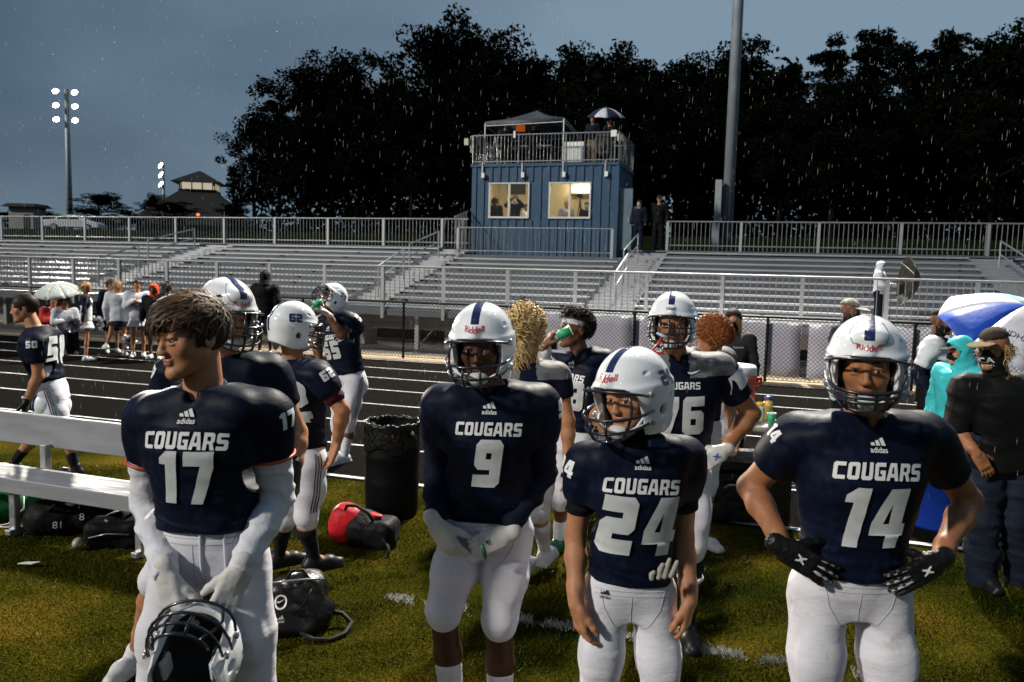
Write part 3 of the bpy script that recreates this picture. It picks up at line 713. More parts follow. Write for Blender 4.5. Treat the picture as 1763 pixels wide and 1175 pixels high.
# canopy tent
def canopy():
    t = thing('canopy_tent', (-7.6, 25.4, 5.24), 'dark pop up canopy sagging over the booth roof', 'tent')
    x0, x1 = -8.95, -6.35; y0, y1 = 24.5, 26.6
    m_ = mat('canopy_cloth', (.06, .065, .08), .55, var=.2, vscale=2, bump=.2, bscale=8)
    zc = [6.62, 6.68, 6.50, 6.46]; ap = Vector(((x0+x1)/2+.1, (y0+y1)/2, 7.12))
    cs = [Vector((x0, y0, zc[0])), Vector((x1, y0, zc[1])), Vector((x1, y1, zc[2])), Vector((x0, y1, zc[3]))]
    mb = MB(); n_ = 8
    for k in range(4):
        a, b_ = cs[k], cs[(k+1) % 4]; vs_ = []
        for i in range(n_+1):
            for j in range(n_+1):
                e = a.lerp(b_, i/n_); s_ = j/n_; p = e.lerp(ap, s_); p.z -= .16*math.sin(pi*s_)*(.4+.6*math.sin(pi*i/n_))+.03*math.sin(pi*i/n_)*(1-s_); vs_.append(p)
        mb.poly(vs_, [(i*(n_+1)+j, (i+1)*(n_+1)+j, (i+1)*(n_+1)+j+1, i*(n_+1)+j+1) for i in range(n_) for j in range(n_)])
        mb.poly([a, b_, b_-Vector((0, 0, .16)), a-Vector((0, 0, .16))], [(0, 3, 2, 1)])
    o = mb.build('roof_cloth', m_, t, True); md = o.modifiers.new('t', 'SOLIDIFY'); md.thickness = .006
    for c_ in cs: MB().tube([c_-Vector((0, 0, .05)), (c_.x, c_.y, 5.25)], .02).build('leg', M_WHITEP, t)
    for k in range(4): MB().tube([cs[k]-Vector((0, 0, .14)), cs[(k+1) % 4]-Vector((0, 0, .14))], .012, 5).build('truss', M_WHITEP, t)
canopy()
# orange case under the canopy; faint emission brightens its plastic, it is no lamp
c_ = aty(896, 221, 25.0); t = thing('orange_case', c_-np.array([0, 0, .12]), 'bright orange case under the canopy on the booth roof', 'case')
MB().cbox(c_, (.28, .18, .2)).build('shell', mat('orange_plastic_glow', (.75, .13, .015), .5, emit=(1, .2, .02), es=.25), t, bevel=.02); MB().tube([c_+np.array([-.08, -.05, .1]), c_+np.array([-.06, -.05, .15]), c_+np.array([.06, -.05, .15]), c_+np.array([.08, -.05, .1])], .012).build('handle', M_BLACK, t)
c_ = aty(905, 262, 25.2); t = thing('roof_table', c_-np.array([0, 0, .7]), 'folding table behind the booth roof railing', 'table')
MB().cbox(c_+np.array([0, 0, .15]), (1.9, .6, .04)).build('top', mat('table_dark', (.12, .11, .1), .6), t)
for sx in (-.85, .85): MB().tube([c_+np.array([sx, 0, .13]), c_+np.array([sx, 0, -.55])], .02).build('leg', M_GALV, t)

# ================================================================== LIGHT POLES
M_MAST = mat('mast_grey', (.26, .29, .32), .55, .3, var=.15, vscale=2)
M_FLOOD = mat('flood_glow', (1, 1, 1), emit=(1, .93, .80), es=30)
def mast(base, h, r0, r1, label, heads, face, lit=True):
    t = thing('floodlight_mast', base, label, 'light mast', 'floodlight masts'); B = Vector(base)
    MB().tube([B-Vector((0, 0, .5)), B+Vector((0, 0, h*.5)), B+Vector((0, 0, h))], [r0, (r0+r1)/2, r1], 14).build('pole', M_MAST, t, True)
    R = Matrix.Rotation(face, 3, 'Z')
    for i in range(heads[1]):
        z = h-.4-i*heads[2]
        MB().tube([B+R @ Vector((-heads[3]*.5-.2, -.2, z)), B+R @ Vector((heads[3]*.5+.2, -.2, z))], .06).build('crossarm', M_MAST, t)
        for k in range(heads[0]):
            x = (k/(heads[0]-1)-.5)*heads[3] if heads[0] > 1 else 0
            Mx = Matrix.Translation(B+R @ Vector((x, -.55, z-.1))) @ R.to_4x4() @ Matrix.Rotation(rad(62), 4, 'X')
            s_ = heads[4]
            hd = MB().lathe((0, 0, 0), [(.12*s_, -.35*s_), (.25*s_, -.2*s_), (.42*s_, .12*s_), (.45*s_, .14*s_)], 14, Mx, True, False).build('lamp_head', M_MAST, t, True)
            MB().lathe((0, 0, 0), [(.02*s_, .06*s_), (.40*s_, .06*s_)], 14, Mx, True, False).build('lens', M_FLOOD, hd)
    return t
def zg(p): return float(zterr(p[0], p[1]))
bL = atd(120, 372, 112.); bL[2] = zg(bL); hL = atd(110, 158, 112.)[2]-bL[2]
mast(tuple(bL), hL, .45, .28, 'tall floodlight mast with lit lamps at the far left', (2, 3, 1.9, 2.4, 1.0), rad(30))
b2 = atd(282, 350, 190.); b2[2] = zg(b2); h2 = atd(279, 283, 190.)[2]-b2[2]
mast(tuple(b2), h2, .5, .3, 'distant floodlight mast with lit lamps left of the pavilion', (1, 3, 2.2, .2, 1.9), rad(-20))
bR = aty(1252, 390, 30.); bR[2] = zg(bR)
mast(tuple(bR), 24.0, .215, .15, 'huge grey floodlight pole rising out of the frame', (4, 3, 1.1, 4.0, 1.0), rad(0))
eb = thing('electrical_cabinet', (bR[0]-.35, bR[1]-.35, bR[2]), 'tall narrow electrical cabinet strapped to the huge pole', 'cabinet')
c0, c1_ = aty(1229, 382, 29.6), aty(1244, 310, 29.6)
MB().box((c0[0], 29.5, c0[2]), (c1_[0], 29.74, c1_[2])).build('upper_box', M_MAST, eb, bevel=.01)
MB().box((c0[0]-.05, 29.48, bR[2]-.2), (c1_[0]-.02, 29.75, c0[2]-.03)).build('lower_box', M_MAST, eb, bevel=.01)
MB().box((c0[0]+.03, 29.47, c0[2]+.5), (c0[0]+.06, 29.499, c0[2]+.62)).build('latch', M_GALV, eb)
# the lit lamps light the field
def flood(loc, target, power, size=.6, col=(1, .93, .8), ang=70):
    l = bpy.data.lights.new('floodlight', 'SPOT'); l.energy = power; l.shadow_soft_size = size; l.color = col; l.spot_size = rad(ang); l.spot_blend = .5
    o = bpy.data.objects.new('floodlight', l); C.objects.link(o); o.location = loc
    o.rotation_euler = (Vector(target)-Vector(loc)).to_track_quat('-Z', 'Y').to_euler(); return o
FL_R = flood((bR[0], bR[1]-1.6, bR[2]+22.2), (-2, 3, 0), 150000, .9, ang=60)
FL_L = flood((bL[0]+2, bL[1]-3, bL[2]+hL-3), (-3, 6, 0), 420000, 1.6, ang=15)
# ================================================================== FAR LEFT BUILDINGS, CAR
def hip_roof(mb, x0, x1, y0, y1, z0, z1, rx, ry, R):
    cx, cy = (x0+x1)/2, (y0+y1)/2
    vs_ = [(x0,y0,z0),(x1,y0,z0),(x1,y1,z0),(x0,y1,z0),(cx-rx,cy-ry,z1),(cx+rx,cy-ry,z1),(cx+rx,cy+ry,z1),(cx-rx,cy+ry,z1)]
    mb.poly([R @ Vector(p) for p in vs_], [(0,1,5,4),(1,2,6,5),(2,3,7,6),(3,0,4,7),(4,5,6,7),(0,3,2,1)])
M_ROOF = mat('dark_shingle', (.0035, .0035, .004), .85, var=.3, vscale=3, bump=.5, bscale=8)
D_ = 88.; c_ = atd(345, 375, D_); c_[2] = zg(c_); px = D_/F_PX
pv = thing('pavilion', tuple(c_), 'dark pavilion with broad hipped roof and lit cupola windows', 'building')
R_ = Matrix.Translation(Vector(c_)) @ Matrix.Rotation(YAW+rad(12), 4, 'Z')
Wd = 6.3; z_e = .4+.3; z_c = atd(345, 331, D_)[2]-c_[2]; z_w = atd(345, 318, D_)[2]-c_[2]; z_t = atd(345, 296, D_)[2]-c_[2]
mb = MB(); hip_roof(mb, -Wd-.1, Wd+.1, -Wd, Wd, z_e, z_c, 1.75, 1.75, R_); mb.build('roof', M_ROOF, pv)
mb = MB(); mb.box((-Wd+.9, -Wd+.9, -.3), (Wd-.9, Wd-.9, z_e-.02), R_); mb.build('wall', mat('pavilion_wall', (.015, .012, .011), .9), pv)
mb = MB(); mb.box((-1.9, -1.9, z_c-.3), (1.9, 1.9, z_c+.12), R_); 
cu = mb.build('cupola', M_ROOF, pv)
M_LITW = mat('lit_window', (.6, .5, .3), emit=(.95, .85, .62), es=.5)
for s_ in range(4):
    Rs = R_ @ Matrix.Rotation(s_*pi/2, 4, 'Z')
    for k in range(3): MB().box((-1.55+1.07*k, -1.80, z_c+.14), (-.59+1.07*k, -1.76, z_w), Rs).build('lit_pane', M_LITW, cu)
    for k in range(4): MB().box((-1.66+1.07*k, -1.85, z_c+.12), (-1.56+1.07*k, -1.74, z_w+.02), Rs).build('mullion', M_ROOF, cu)
mb = MB(); hip_roof(mb, -2.6, 2.6, -2.6, 2.6, z_w+.02, z_t, .12, .12, R_); mb.build('cupola_roof', M_ROOF, cu)
# small glowing light by the pavilion
c2 = atd(341, 370, D_-8); o = MB().lathe((0, 0, 0), [(.02, -.16), (.16, -.05), (.16, .08), (.03, .16)], 10).build('porch_lamp', mat('red_glow', (1, .2, .05), emit=(1, .12, .02), es=3.), None, True); o.location = c2; OFF[o.name] = c2; tag(o, 'small red glowing lamp in front of the pavilion', 'lamp')
# shed
D_ = 95.; c_ = atd(48, 378, D_); c_[2] = zg(c_)
sh = thing('shed', tuple(c_), 'small flat roofed block shed left of the white car', 'shed')
R_ = Matrix.Translation(Vector(c_)) @ Matrix.Rotation(YAW, 4, 'Z'); zt_ = atd(48, 358, D_)[2]-c_[2]; ze_ = atd(48, 352, D_)[2]-c_[2]
MB().box((-1.45, -1.3, -.3), (1.45, 1.3, zt_), R_).build('wall', mat('shed_block', (.22, .22, .21), .9, var=.2, vscale=3), sh)
mb = MB(); hip_roof(mb, -2.05, 2.05, -1.9, 1.9, zt_+.01, ze_, 1.6, 1.3, R_); mb.build('roof', M_ROOF, sh)
MB().box((.3, -1.33, 0), (1.1, -1.301, zt_*.7), R_).build('door', M_ROOF, sh)
# car
D_ = 70.; c_ = atd(128, 384, D_); c_[2] = zg(c_)
def car(base, rz, label, col):
    t = thing('parked_car', tuple(base), label, 'car', 'cars on the rise behind the bleachers'); R = Matrix.Translation(Vector(base)) @ Matrix.Rotation(rz, 4, 'Z')
    prof = [(-2.25, .35), (-2.28, .75), (-2.1, .92), (-1.35, 1.0), (-.75, 1.38), (.35, 1.42), (1.1, 1.02), (2.0, .86), (2.28, .68), (2.28, .35)]
    def ext(name, pr, hw, m_, par, top=None):
        mb = MB(); n_ = len(pr); vs_ = []
        for s_ in (-1, 1):
            for x, z in pr: vs_.append(R @ Vector((x, s_*(hw-(.16 if z > 1.1 else 0)), z)))
        fs = [(i, (i+1) % n_, n_+(i+1) % n_, n_+i) for i in range(n_)]+[tuple(reversed(range(n_))), tuple(range(n_, 2*n_))]
        mb.poly(vs_, fs); return mb.build(name, m_, par)
    bd = ext('body', prof, .88, mat('car_paint', col, .25, coat=.8), t); md = bd.modifiers.new('b', 'BEVEL'); md.width = .05; md.segments = 2; md.limit_method = 'ANGLE'
    g_ = mat('car_glass', (.01, .012, .015), .08)
    for s_ in (-1, 1):
        for xa, xb, xc, xd in ((-1.15, -.2, -.2, -.7), (-.12, .85, .3, -.12)):
            vs_ = [R @ Vector((xa, s_*.885, 1.0)), R @ Vector((xb, s_*.885, 1.02)), R @ Vector((xc, s_*.74, 1.35)), R @ Vector((xd, s_*.74, 1.34))]
            vs2 = [v_+(R.to_3x3() @ Vector((0, s_*.012, 0))) for v_ in vs_]; MB().poly(vs_+vs2, [(0, 1, 2, 3), (4, 5, 6, 7), (0, 1, 5, 4), (1, 2, 6, 5), (2, 3, 7, 6), (3, 0, 4, 7)]).build('side_window', g_, t)
        for x in (-1.35, 1.4):
            Mx = R @ Matrix.Translation((x, s_*.82, .33)) @ Matrix.Rotation(-s_*pi/2, 4, 'X')
            wh = MB().lathe((0, 0, 0), [(.2, -.1), (.33, -.1), (.34, .06), (.2, .1)], 18, Mx).build('wheel', mat('tyre', (.015, .015, .015), .8), t, True)
            MB().lathe((0, 0, 0), [(.02, .07), (.2, .105)], 14, Mx).build('rim', M_GALV, wh)
    return t
car(c_, YAW+rad(8), 'white sedan parked on the rise behind the bleachers', (.75, .76, .78))
# distant headlights under the trees
D_ = 75.; c_ = atd(571, 374, D_); c_[2] = zg(c_)
t2 = car(c_, YAW-rad(95), 'dark car facing the field with blazing headlights', (.05, .05, .06))
for px in (566, 577):
    p = atd(px, 373, D_-2.9); MB().lathe((0, 0, 0), [(.02, 0), (.14, .02), (.14, .1)], 12, Matrix.Translation(Vector(p)) @ Matrix.Rotation(YAW, 4, 'Z') @ Matrix.Rotation(pi/2, 4, 'X')).build('headlight', mat('headlight_glow', (1, 1, 1), emit=(1, .95, .85), es=25), t2)
t2['label'] = 'car with blazing headlights beneath the trees'

# ================================================================== TREES
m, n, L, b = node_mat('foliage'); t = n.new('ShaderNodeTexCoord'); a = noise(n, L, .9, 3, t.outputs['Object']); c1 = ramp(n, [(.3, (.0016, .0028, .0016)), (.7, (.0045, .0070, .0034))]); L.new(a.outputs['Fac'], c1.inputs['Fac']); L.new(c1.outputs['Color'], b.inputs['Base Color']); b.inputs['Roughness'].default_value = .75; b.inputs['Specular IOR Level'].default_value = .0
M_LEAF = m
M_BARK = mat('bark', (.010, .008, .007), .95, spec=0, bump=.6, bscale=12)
def tree_meshes(kind, seed):
    r = np.random.RandomState(seed); H = 1.0
    mb = MB(); clumps = []
    if kind == 'leafy':
        mb.tube([(0, 0, -.05), (.005, 0, .25), (.0, .01, .55), (.01, 0, .9)], [.020, .016, .010, .003], 7)
        for i in range(30):
            z = r.uniform(.22, .88); a = r.uniform(0, 2*pi); prof = math.sin(min(1, (z-.12)/.45)*pi/2)*(1-max(0, (z-.55)/.5)**1.6)
            l = (.10+.17*prof)*r.uniform(.75, 1.2); e = np.array([math.cos(a)*l, math.sin(a)*l, z+l*r.uniform(.25, .7)])
            mb.tube([(0, 0, z), e*np.array([.5, .5, 1])-np.array([0, 0, l*.15]), e], [.007, .005, .002], 5)
            for k in range(4): clumps.append((e+r.normal(0, .035, 3)-np.array([math.cos(a), math.sin(a), 0])*l*.25*k, r.uniform(.045, .075)))
        for i in range(12): clumps.append((np.array([r.normal(0, .04), r.normal(0, .04), r.uniform(.8, .96)]), r.uniform(.03, .055)))
        per, ls = 90, .0135
    else:
        mb.tube([(0, 0, -.05), (0, 0, .5), (.004, 0, 1.)], [.016, .011, .002], 7)
        for i in range(46):
            z = r.uniform(.28, .97); a = r.uniform(0, 2*pi); l = (.20*(1-z)**.75+.03)*r.uniform(.7, 1.2); e = np.array([math.cos(a)*l, math.sin(a)*l, z+l*r.uniform(-.1, .35)])
            mb.tube([(0, 0, z), e], [.005, .0015], 4)
            for k in range(4): clumps.append((np.array([0, 0, z])*(.15+.2*k)+e*(.85-.2*k)+r.normal(0, .008, 3), r.uniform(.018, .034)))
        per, ls = 60, .0095
    pts = []; 
    for c_, s_ in clumps:
        d = r.normal(size=(per, 3)); d /= np.linalg.norm(d, axis=1)[:, None]; pts.append(c_+d*(s_*r.uniform(.3, 1.15, per)**.6)[:, None]*np.array([1.15, 1.15, .75]))
    P = np.concatenate(pts); nn = len(P)
    u = r.normal(size=(nn, 3)); u /= np.linalg.norm(u, axis=1)[:, None]; v = np.cross(u, r.normal(size=(nn, 3))); v /= np.linalg.norm(v, axis=1)[:, None]
    s1 = (ls*r.uniform(.6, 1.3, nn))[:, None]; s2 = s1*.45
    Vl = np.stack([P-u*s1, P+v*s2, P+u*s1, P-v*s2], 1).reshape(-1, 3)
    cm = mesh_np('crown', Vl, [np.arange(nn*4).reshape(-1, 4)]); cm.materials.append(M_LEAF)
    tm = bpy.data.meshes.new('trunk'); tm.from_pydata(mb.v, [], mb.f); tm.materials.append(M_BARK)
    return tm, cm
TM = {k: [tree_meshes(k, s_) for s_ in sd_] for k, sd_ in {'leafy': (1, 2, 3, 4, 5), 'pine': (6, 7)}.items()}
def tree(x, y, h, kind, i, label, wide=1., group='trees behind the bleachers', name=None):
    tm, cm = TM[kind][i % len(TM[kind])]; z = zg((x, y))
    t = thing(name or ('leafy_tree' if kind == 'leafy' else 'pine_tree'), (x, y, z-.1), label, 'tree', group)
    t.rotation_euler = (0, 0, i*2.4)
    for nm, me in (('trunk', tm), ('crown', cm)):
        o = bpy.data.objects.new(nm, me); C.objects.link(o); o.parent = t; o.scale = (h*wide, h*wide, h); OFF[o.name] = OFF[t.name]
def tree_px(px, ytop, D, kind, i, label, wide=1., **kw):
    p = atd(px, ytop, D); tree(p[0], p[1], (p[2]-zg(p)+.2)*(.945 if kind == 'leafy' else .99), kind, i, label, wide, **kw)
FRONT = [(402, 285, 62, 'pine', 1.2, 'feathery tree at the left tip of the tree line'), (437, 190, 60, 'leafy', 1., 'tree of medium height near the left end of the tree line'), (520, 118, 58, 'leafy', 1.05, 'tall leafy tree left of the booth with gaps under its crown'), (600, 96, 62, 'leafy', 1., 'tall leafy tree standing left of the highest crown'),
 (672, 112, 56, 'leafy', .9, 'leafy tree just left of the highest crown'), (748, 46, 60, 'leafy', 1., 'tree with the highest dome left of the booth'), (818, 38, 62, 'leafy', .95, 'highest tree crown behind the canopy'), (862, 84, 56, 'leafy', .9, 'leafy tree right above the canopy tent'), (915, 92, 60, 'pine', 1.2, 'pointed tree above the right side of the canopy'), (985, 64, 60, 'leafy', 1., 'tall leafy tree above the roof umbrella'),
 (1055, 92, 57, 'leafy', 1., 'leafy tree right of the roof umbrella'), (1130, 98, 60, 'leafy', 1., 'leafy tree left of the huge pole'), (1205, 108, 56, 'leafy', 1., 'leafy tree touching the left side of the huge pole'), (1290, 78, 58, 'leafy', 1., 'leafy tree touching the right side of the huge pole'), (1362, 104, 55, 'pine', 1.2, 'short pine right of the huge pole'), (1432, 62, 58, 'pine', 1.25, 'spiky pine left of the tallest right pine'),
 (1512, 42, 56, 'pine', 1.2, 'tallest spiky pine on the right'), (1585, 66, 54, 'leafy', .9, 'leafy tree between the tall right pines'), (1640, 44, 56, 'pine', 1.2, 'pine near the right edge of the picture'), (1712, 40, 54, 'leafy', 1., 'broad leafy tree near the right edge'), (1790, 52, 55, 'leafy', 1., 'leafy tree cut by the right edge')]
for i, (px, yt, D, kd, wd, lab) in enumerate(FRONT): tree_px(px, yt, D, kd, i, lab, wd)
for i in range(30):
    px = 480+46*i; yt = 150+30*math.sin(i*1.7)+10*math.cos(i*4.1)
    tree_px(px, yt, 50+3*math.sin(i*2.3) if i % 2 else 66+4*math.sin(i), 'leafy' if i % 4 else 'pine', i+3, 'dim leafy tree within the dark wood behind the booth', 1.05, group='inner trees of the dark wood')
# underwood that closes the gaps between the trunks: uncountable
r = np.random.RandomState(5); nn = 60000; px_ = r.uniform(440, 1900, nn); Dd = r.uniform(52, 74, nn)
base = np.array([atd(p_, 400, d_) for p_, d_ in zip(px_, Dd)]); base[:, 2] = zterr(base[:, 0], base[:, 1])
hh = 9.*np.abs(r.beta(1.1, 1.6, nn))*(1+.4*np.sin(px_*.02)); keep = ~((np.abs(px_-1150) < 14) & (r.uniform(0, 1, nn) < .8) & (hh < 5)) & ~((px_ < 620) & (r.uniform(0, 1, nn) < .6)); base = base[keep]; hh = hh[keep]; nn = len(base)
P = base+np.stack([0*hh, 0*hh, hh], 1); u = r.normal(size=(nn, 3)); u /= np.linalg.norm(u, axis=1)[:, None]; v = np.cross(u, r.normal(size=(nn, 3))); v /= np.linalg.norm(v, axis=1)[:, None]
s1 = r.uniform(.16, .36, nn)[:, None]
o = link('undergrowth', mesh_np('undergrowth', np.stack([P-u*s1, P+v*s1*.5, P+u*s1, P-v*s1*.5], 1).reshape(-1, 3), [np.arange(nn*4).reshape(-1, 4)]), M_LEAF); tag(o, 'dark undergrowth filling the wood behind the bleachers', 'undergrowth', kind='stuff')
for i, (px, yt, D, wd, lab) in enumerate([(168, 334, 100, 2.4, 'round dark bush right of the white car'), (262, 334, 100, 1.3, 'small dark bush left of the pavilion'), (215, 362, 80, 3.0, 'low dark shrub between car and pavilion'), (300, 350, 78, 3.2, 'low dark shrub in front of the pavilion'), (400, 352, 76, 2.2, 'low dark shrub at the right end of the pavilion'), (15, 366, 100, 3., 'low dark shrub at the left edge')]):
    tree_px(px, yt, D, 'leafy', i, lab, wd, group='dark shrubs on the rise', name='shrub')
for i in range(16):
    px = -60+36*i; p = atd(px, 400, 170.+20*math.sin(i)); tree(p[0], p[1], 4.+2*math.sin(i*2.1), 'leafy', i, 'far tree line at the foot of the left sky', 1.6, group='far tree line at the left', name='far_tree')
# ================================================================== PEOPLE
HF = np.array([-math.sin(YAW), math.cos(YAW), 0.])
def atH(px, py, Dh): d = ray(px, py); return CAMP+d*(Dh/(d@HF))
UP = np.array([0, 0, 1.])
def skin_mat(name, col):
    m = mat('skin_'+name, col, .52, spec=.3, var=.17, vscale=22, bump=.12, bscale=240); b = m.node_tree.nodes['Principled BSDF']
    b.inputs['Subsurface Weight'].default_value = .12; b.inputs['Subsurface Radius'].default_value = (.012, .004, .002); b.inputs['Subsurface Scale'].default_value = .6
    return m
SK = {'fair': skin_mat('fair', (.38, .175, .090)), 'tan': skin_mat('tan', (.29, .122, .054)), 'brown': skin_mat('brown', (.125, .052, .026)), 'dark': skin_mat('dark', (.060, .024, .013))}
LIP = {'fair': mat('lip_fair', (.32, .12, .085), .5), 'tan': mat('lip_tan', (.23, .085, .05), .5), 'brown': mat('lip_brown', (.13, .045, .04), .4), 'dark': mat('lip_dark', (.062, .022, .018), .45)}
M_EYE = mat('eye_white', (.36, .33, .31), .25); M_IRIS = mat('iris', (.02, .014, .01), .1)
def fabric(name, col, rough=.75, wr=.35, sc=14, var=.12, spec=.12, stretch=None, sheen=.02, vscale=9): return mat(name, col, rough, bump=wr, bscale=sc, var=var, vscale=vscale, spec=spec, stretch=stretch, sheen=sheen)
# navy jersey: knitted scale pattern, wet on the shoulders
def jersey_mat(name, col, col2):
    m, n, L, b = node_mat(name); t = n.new('ShaderNodeTexCoord'); v = t.outputs['Object']
    mp_ = n.new('ShaderNodeMapping'); mp_.inputs['Scale'].default_value = (1, 1, .6); L.new(v, mp_.inputs['Vector'])
    vo = n.new('ShaderNodeTexVoronoi'); vo.inputs['Scale'].default_value = 38; L.new(mp_.outputs['Vector'], vo.inputs['Vector'])
    nz = noise(n, L, 5, 3, v); 
    c1 = ramp(n, [(.0, col2), (.45, col), (1., tuple(x*.75 for x in col))]); L.new(vo.outputs['Distance'], c1.inputs['Fac'])
    hv = n.new('ShaderNodeHueSaturation'); L.new(c1.outputs['Color'], hv.inputs['Color']); r = n.new('ShaderNodeMapRange'); r.inputs[1].default_value = .3; r.inputs[2].default_value = .7; r.inputs[3].default_value = .75; r.inputs[4].default_value = 1.3; L.new(nz.outputs['Fac'], r.inputs[0]); L.new(r.outputs[0], hv.inputs['Value'])
    L.new(hv.outputs['Color'], b.inputs['Base Color']); b.inputs['Roughness'].default_value = .55; b.inputs['Sheen Weight'].default_value = .0; b.inputs['Specular IOR Level'].default_value = .10
    mq = n.new('ShaderNodeMapping'); mq.inputs['Scale'].default_value = (1., 1., 1.9); L.new(v, mq.inputs['Vector'])
    wv = noise(n, L, 9, 3, mq.outputs['Vector'], .45); bp = n.new('ShaderNodeBump'); bp.inputs['Strength'].default_value = .3; bp.inputs['Distance'].default_value = .02; L.new(wv.outputs['Fac'], bp.inputs['Height']); L.new(bp.outputs['Normal'], b.inputs['Normal'])
    return m
M_JER = jersey_mat('navy_jersey', (.0028, .0052, .0155), (.0045, .0095, .030))
M_JER2 = jersey_mat('navy_jersey_grey_yoke', (.0028, .005, .015), (.004, .007, .021))
M_YOKE = fabric('grey_yoke', (.13, .13, .14), .6)
M_PANT = fabric('white_pants', (.60, .59, .64), .62, .2, 16, .05, vscale=6, stretch=(.8, .8, 2.2))
_n = M_PANT.node_tree.nodes; _L = M_PANT.node_tree.links; _b = _n['Principled BSDF']; _src = _b.inputs['Base Color'].links[0].from_socket
_t = _n.new('ShaderNodeTexCoord'); _x = noise(_n, _L, 7, 6, _t.outputs['Object'], .7); _r = ramp(_n, [(.58, (0, 0, 0)), (.80, (1, 1, 1))]); _L.new(_x.outputs['Fac'], _r.inputs['Fac'])
_m = _n.new('ShaderNodeMix'); _m.data_type = 'RGBA'; _L.new(_r.outputs['Color'], _m.inputs[0]); _L.new(_src, _m.inputs[6]); _m.inputs[7].default_value = (.34, .31, .26, 1); _L.new(_m.outputs[2], _b.inputs['Base Color'])
M_WHITE = fabric('white_fabric', (.58, .58, .63), .65, .5, 16, .05)
M_NUM = mat('silver_print', (.50, .52, .53), .45, var=.08, vscale=30); M_NUMW = mat('white_print', (.66, .67, .68), .5)
M_NAVYP = mat('navy_print', (.012, .018, .07), .4); M_REDP = mat('red_print', (.42, .02, .03), .5); M_BLKP = mat('black_print', (.01, .01, .012), .5)
M_NAVYF = fabric('navy_fabric', (.0045, .007, .018), .75, .5, 14); M_BLKF = fabric('black_fabric', (.004, .004, .005), .75, .5, 12)
M_SOCKB = fabric('black_sock', (.010, .010, .014), .8, .4, 40, stretch=(1, 1, 3)); M_SOCKW = fabric('white_sock', (.62, .62, .66), .8, .4, 30, stretch=(1, 1, 4))
M_GLW = fabric('white_glove', (.52, .51, .49), .45, .15, 70); M_GLB = mat('black_glove', (.005, .005, .0055), .4, spec=.3, bump=.4, bscale=60)
M_SHOEW = mat('white_shoe', (.58, .58, .58), .45, var=.15, vscale=20); M_SHOEB = mat('black_shoe', (.007, .007, .008), .45, spec=.25, var=.2, vscale=20); M_SHOEG = mat('green_shoe', (.008, .10, .05), .35)
M_MAROON = fabric('maroon_fabric', (.05, .008, .016)); M_DENIM = fabric('dark_denim', (.009, .014, .026), .8, .5, 14, .35, vscale=5)
M_GREYH = fabric('grey_hoodie', (.33, .34, .37), .85, .6, 9); M_TEAL = fabric('teal_raincoat', (.045, .43, .46), .4, .7, 8); M_WHT_H = fabric('pale_hoodie', (.50, .52, .57), .8, .6, 9)
M_PADIN = mat('helmet_padding', (.012, .012, .014), .7); M_PADW = mat('white_padding', (.45, .46, .46), .55, bump=.3, bscale=30)
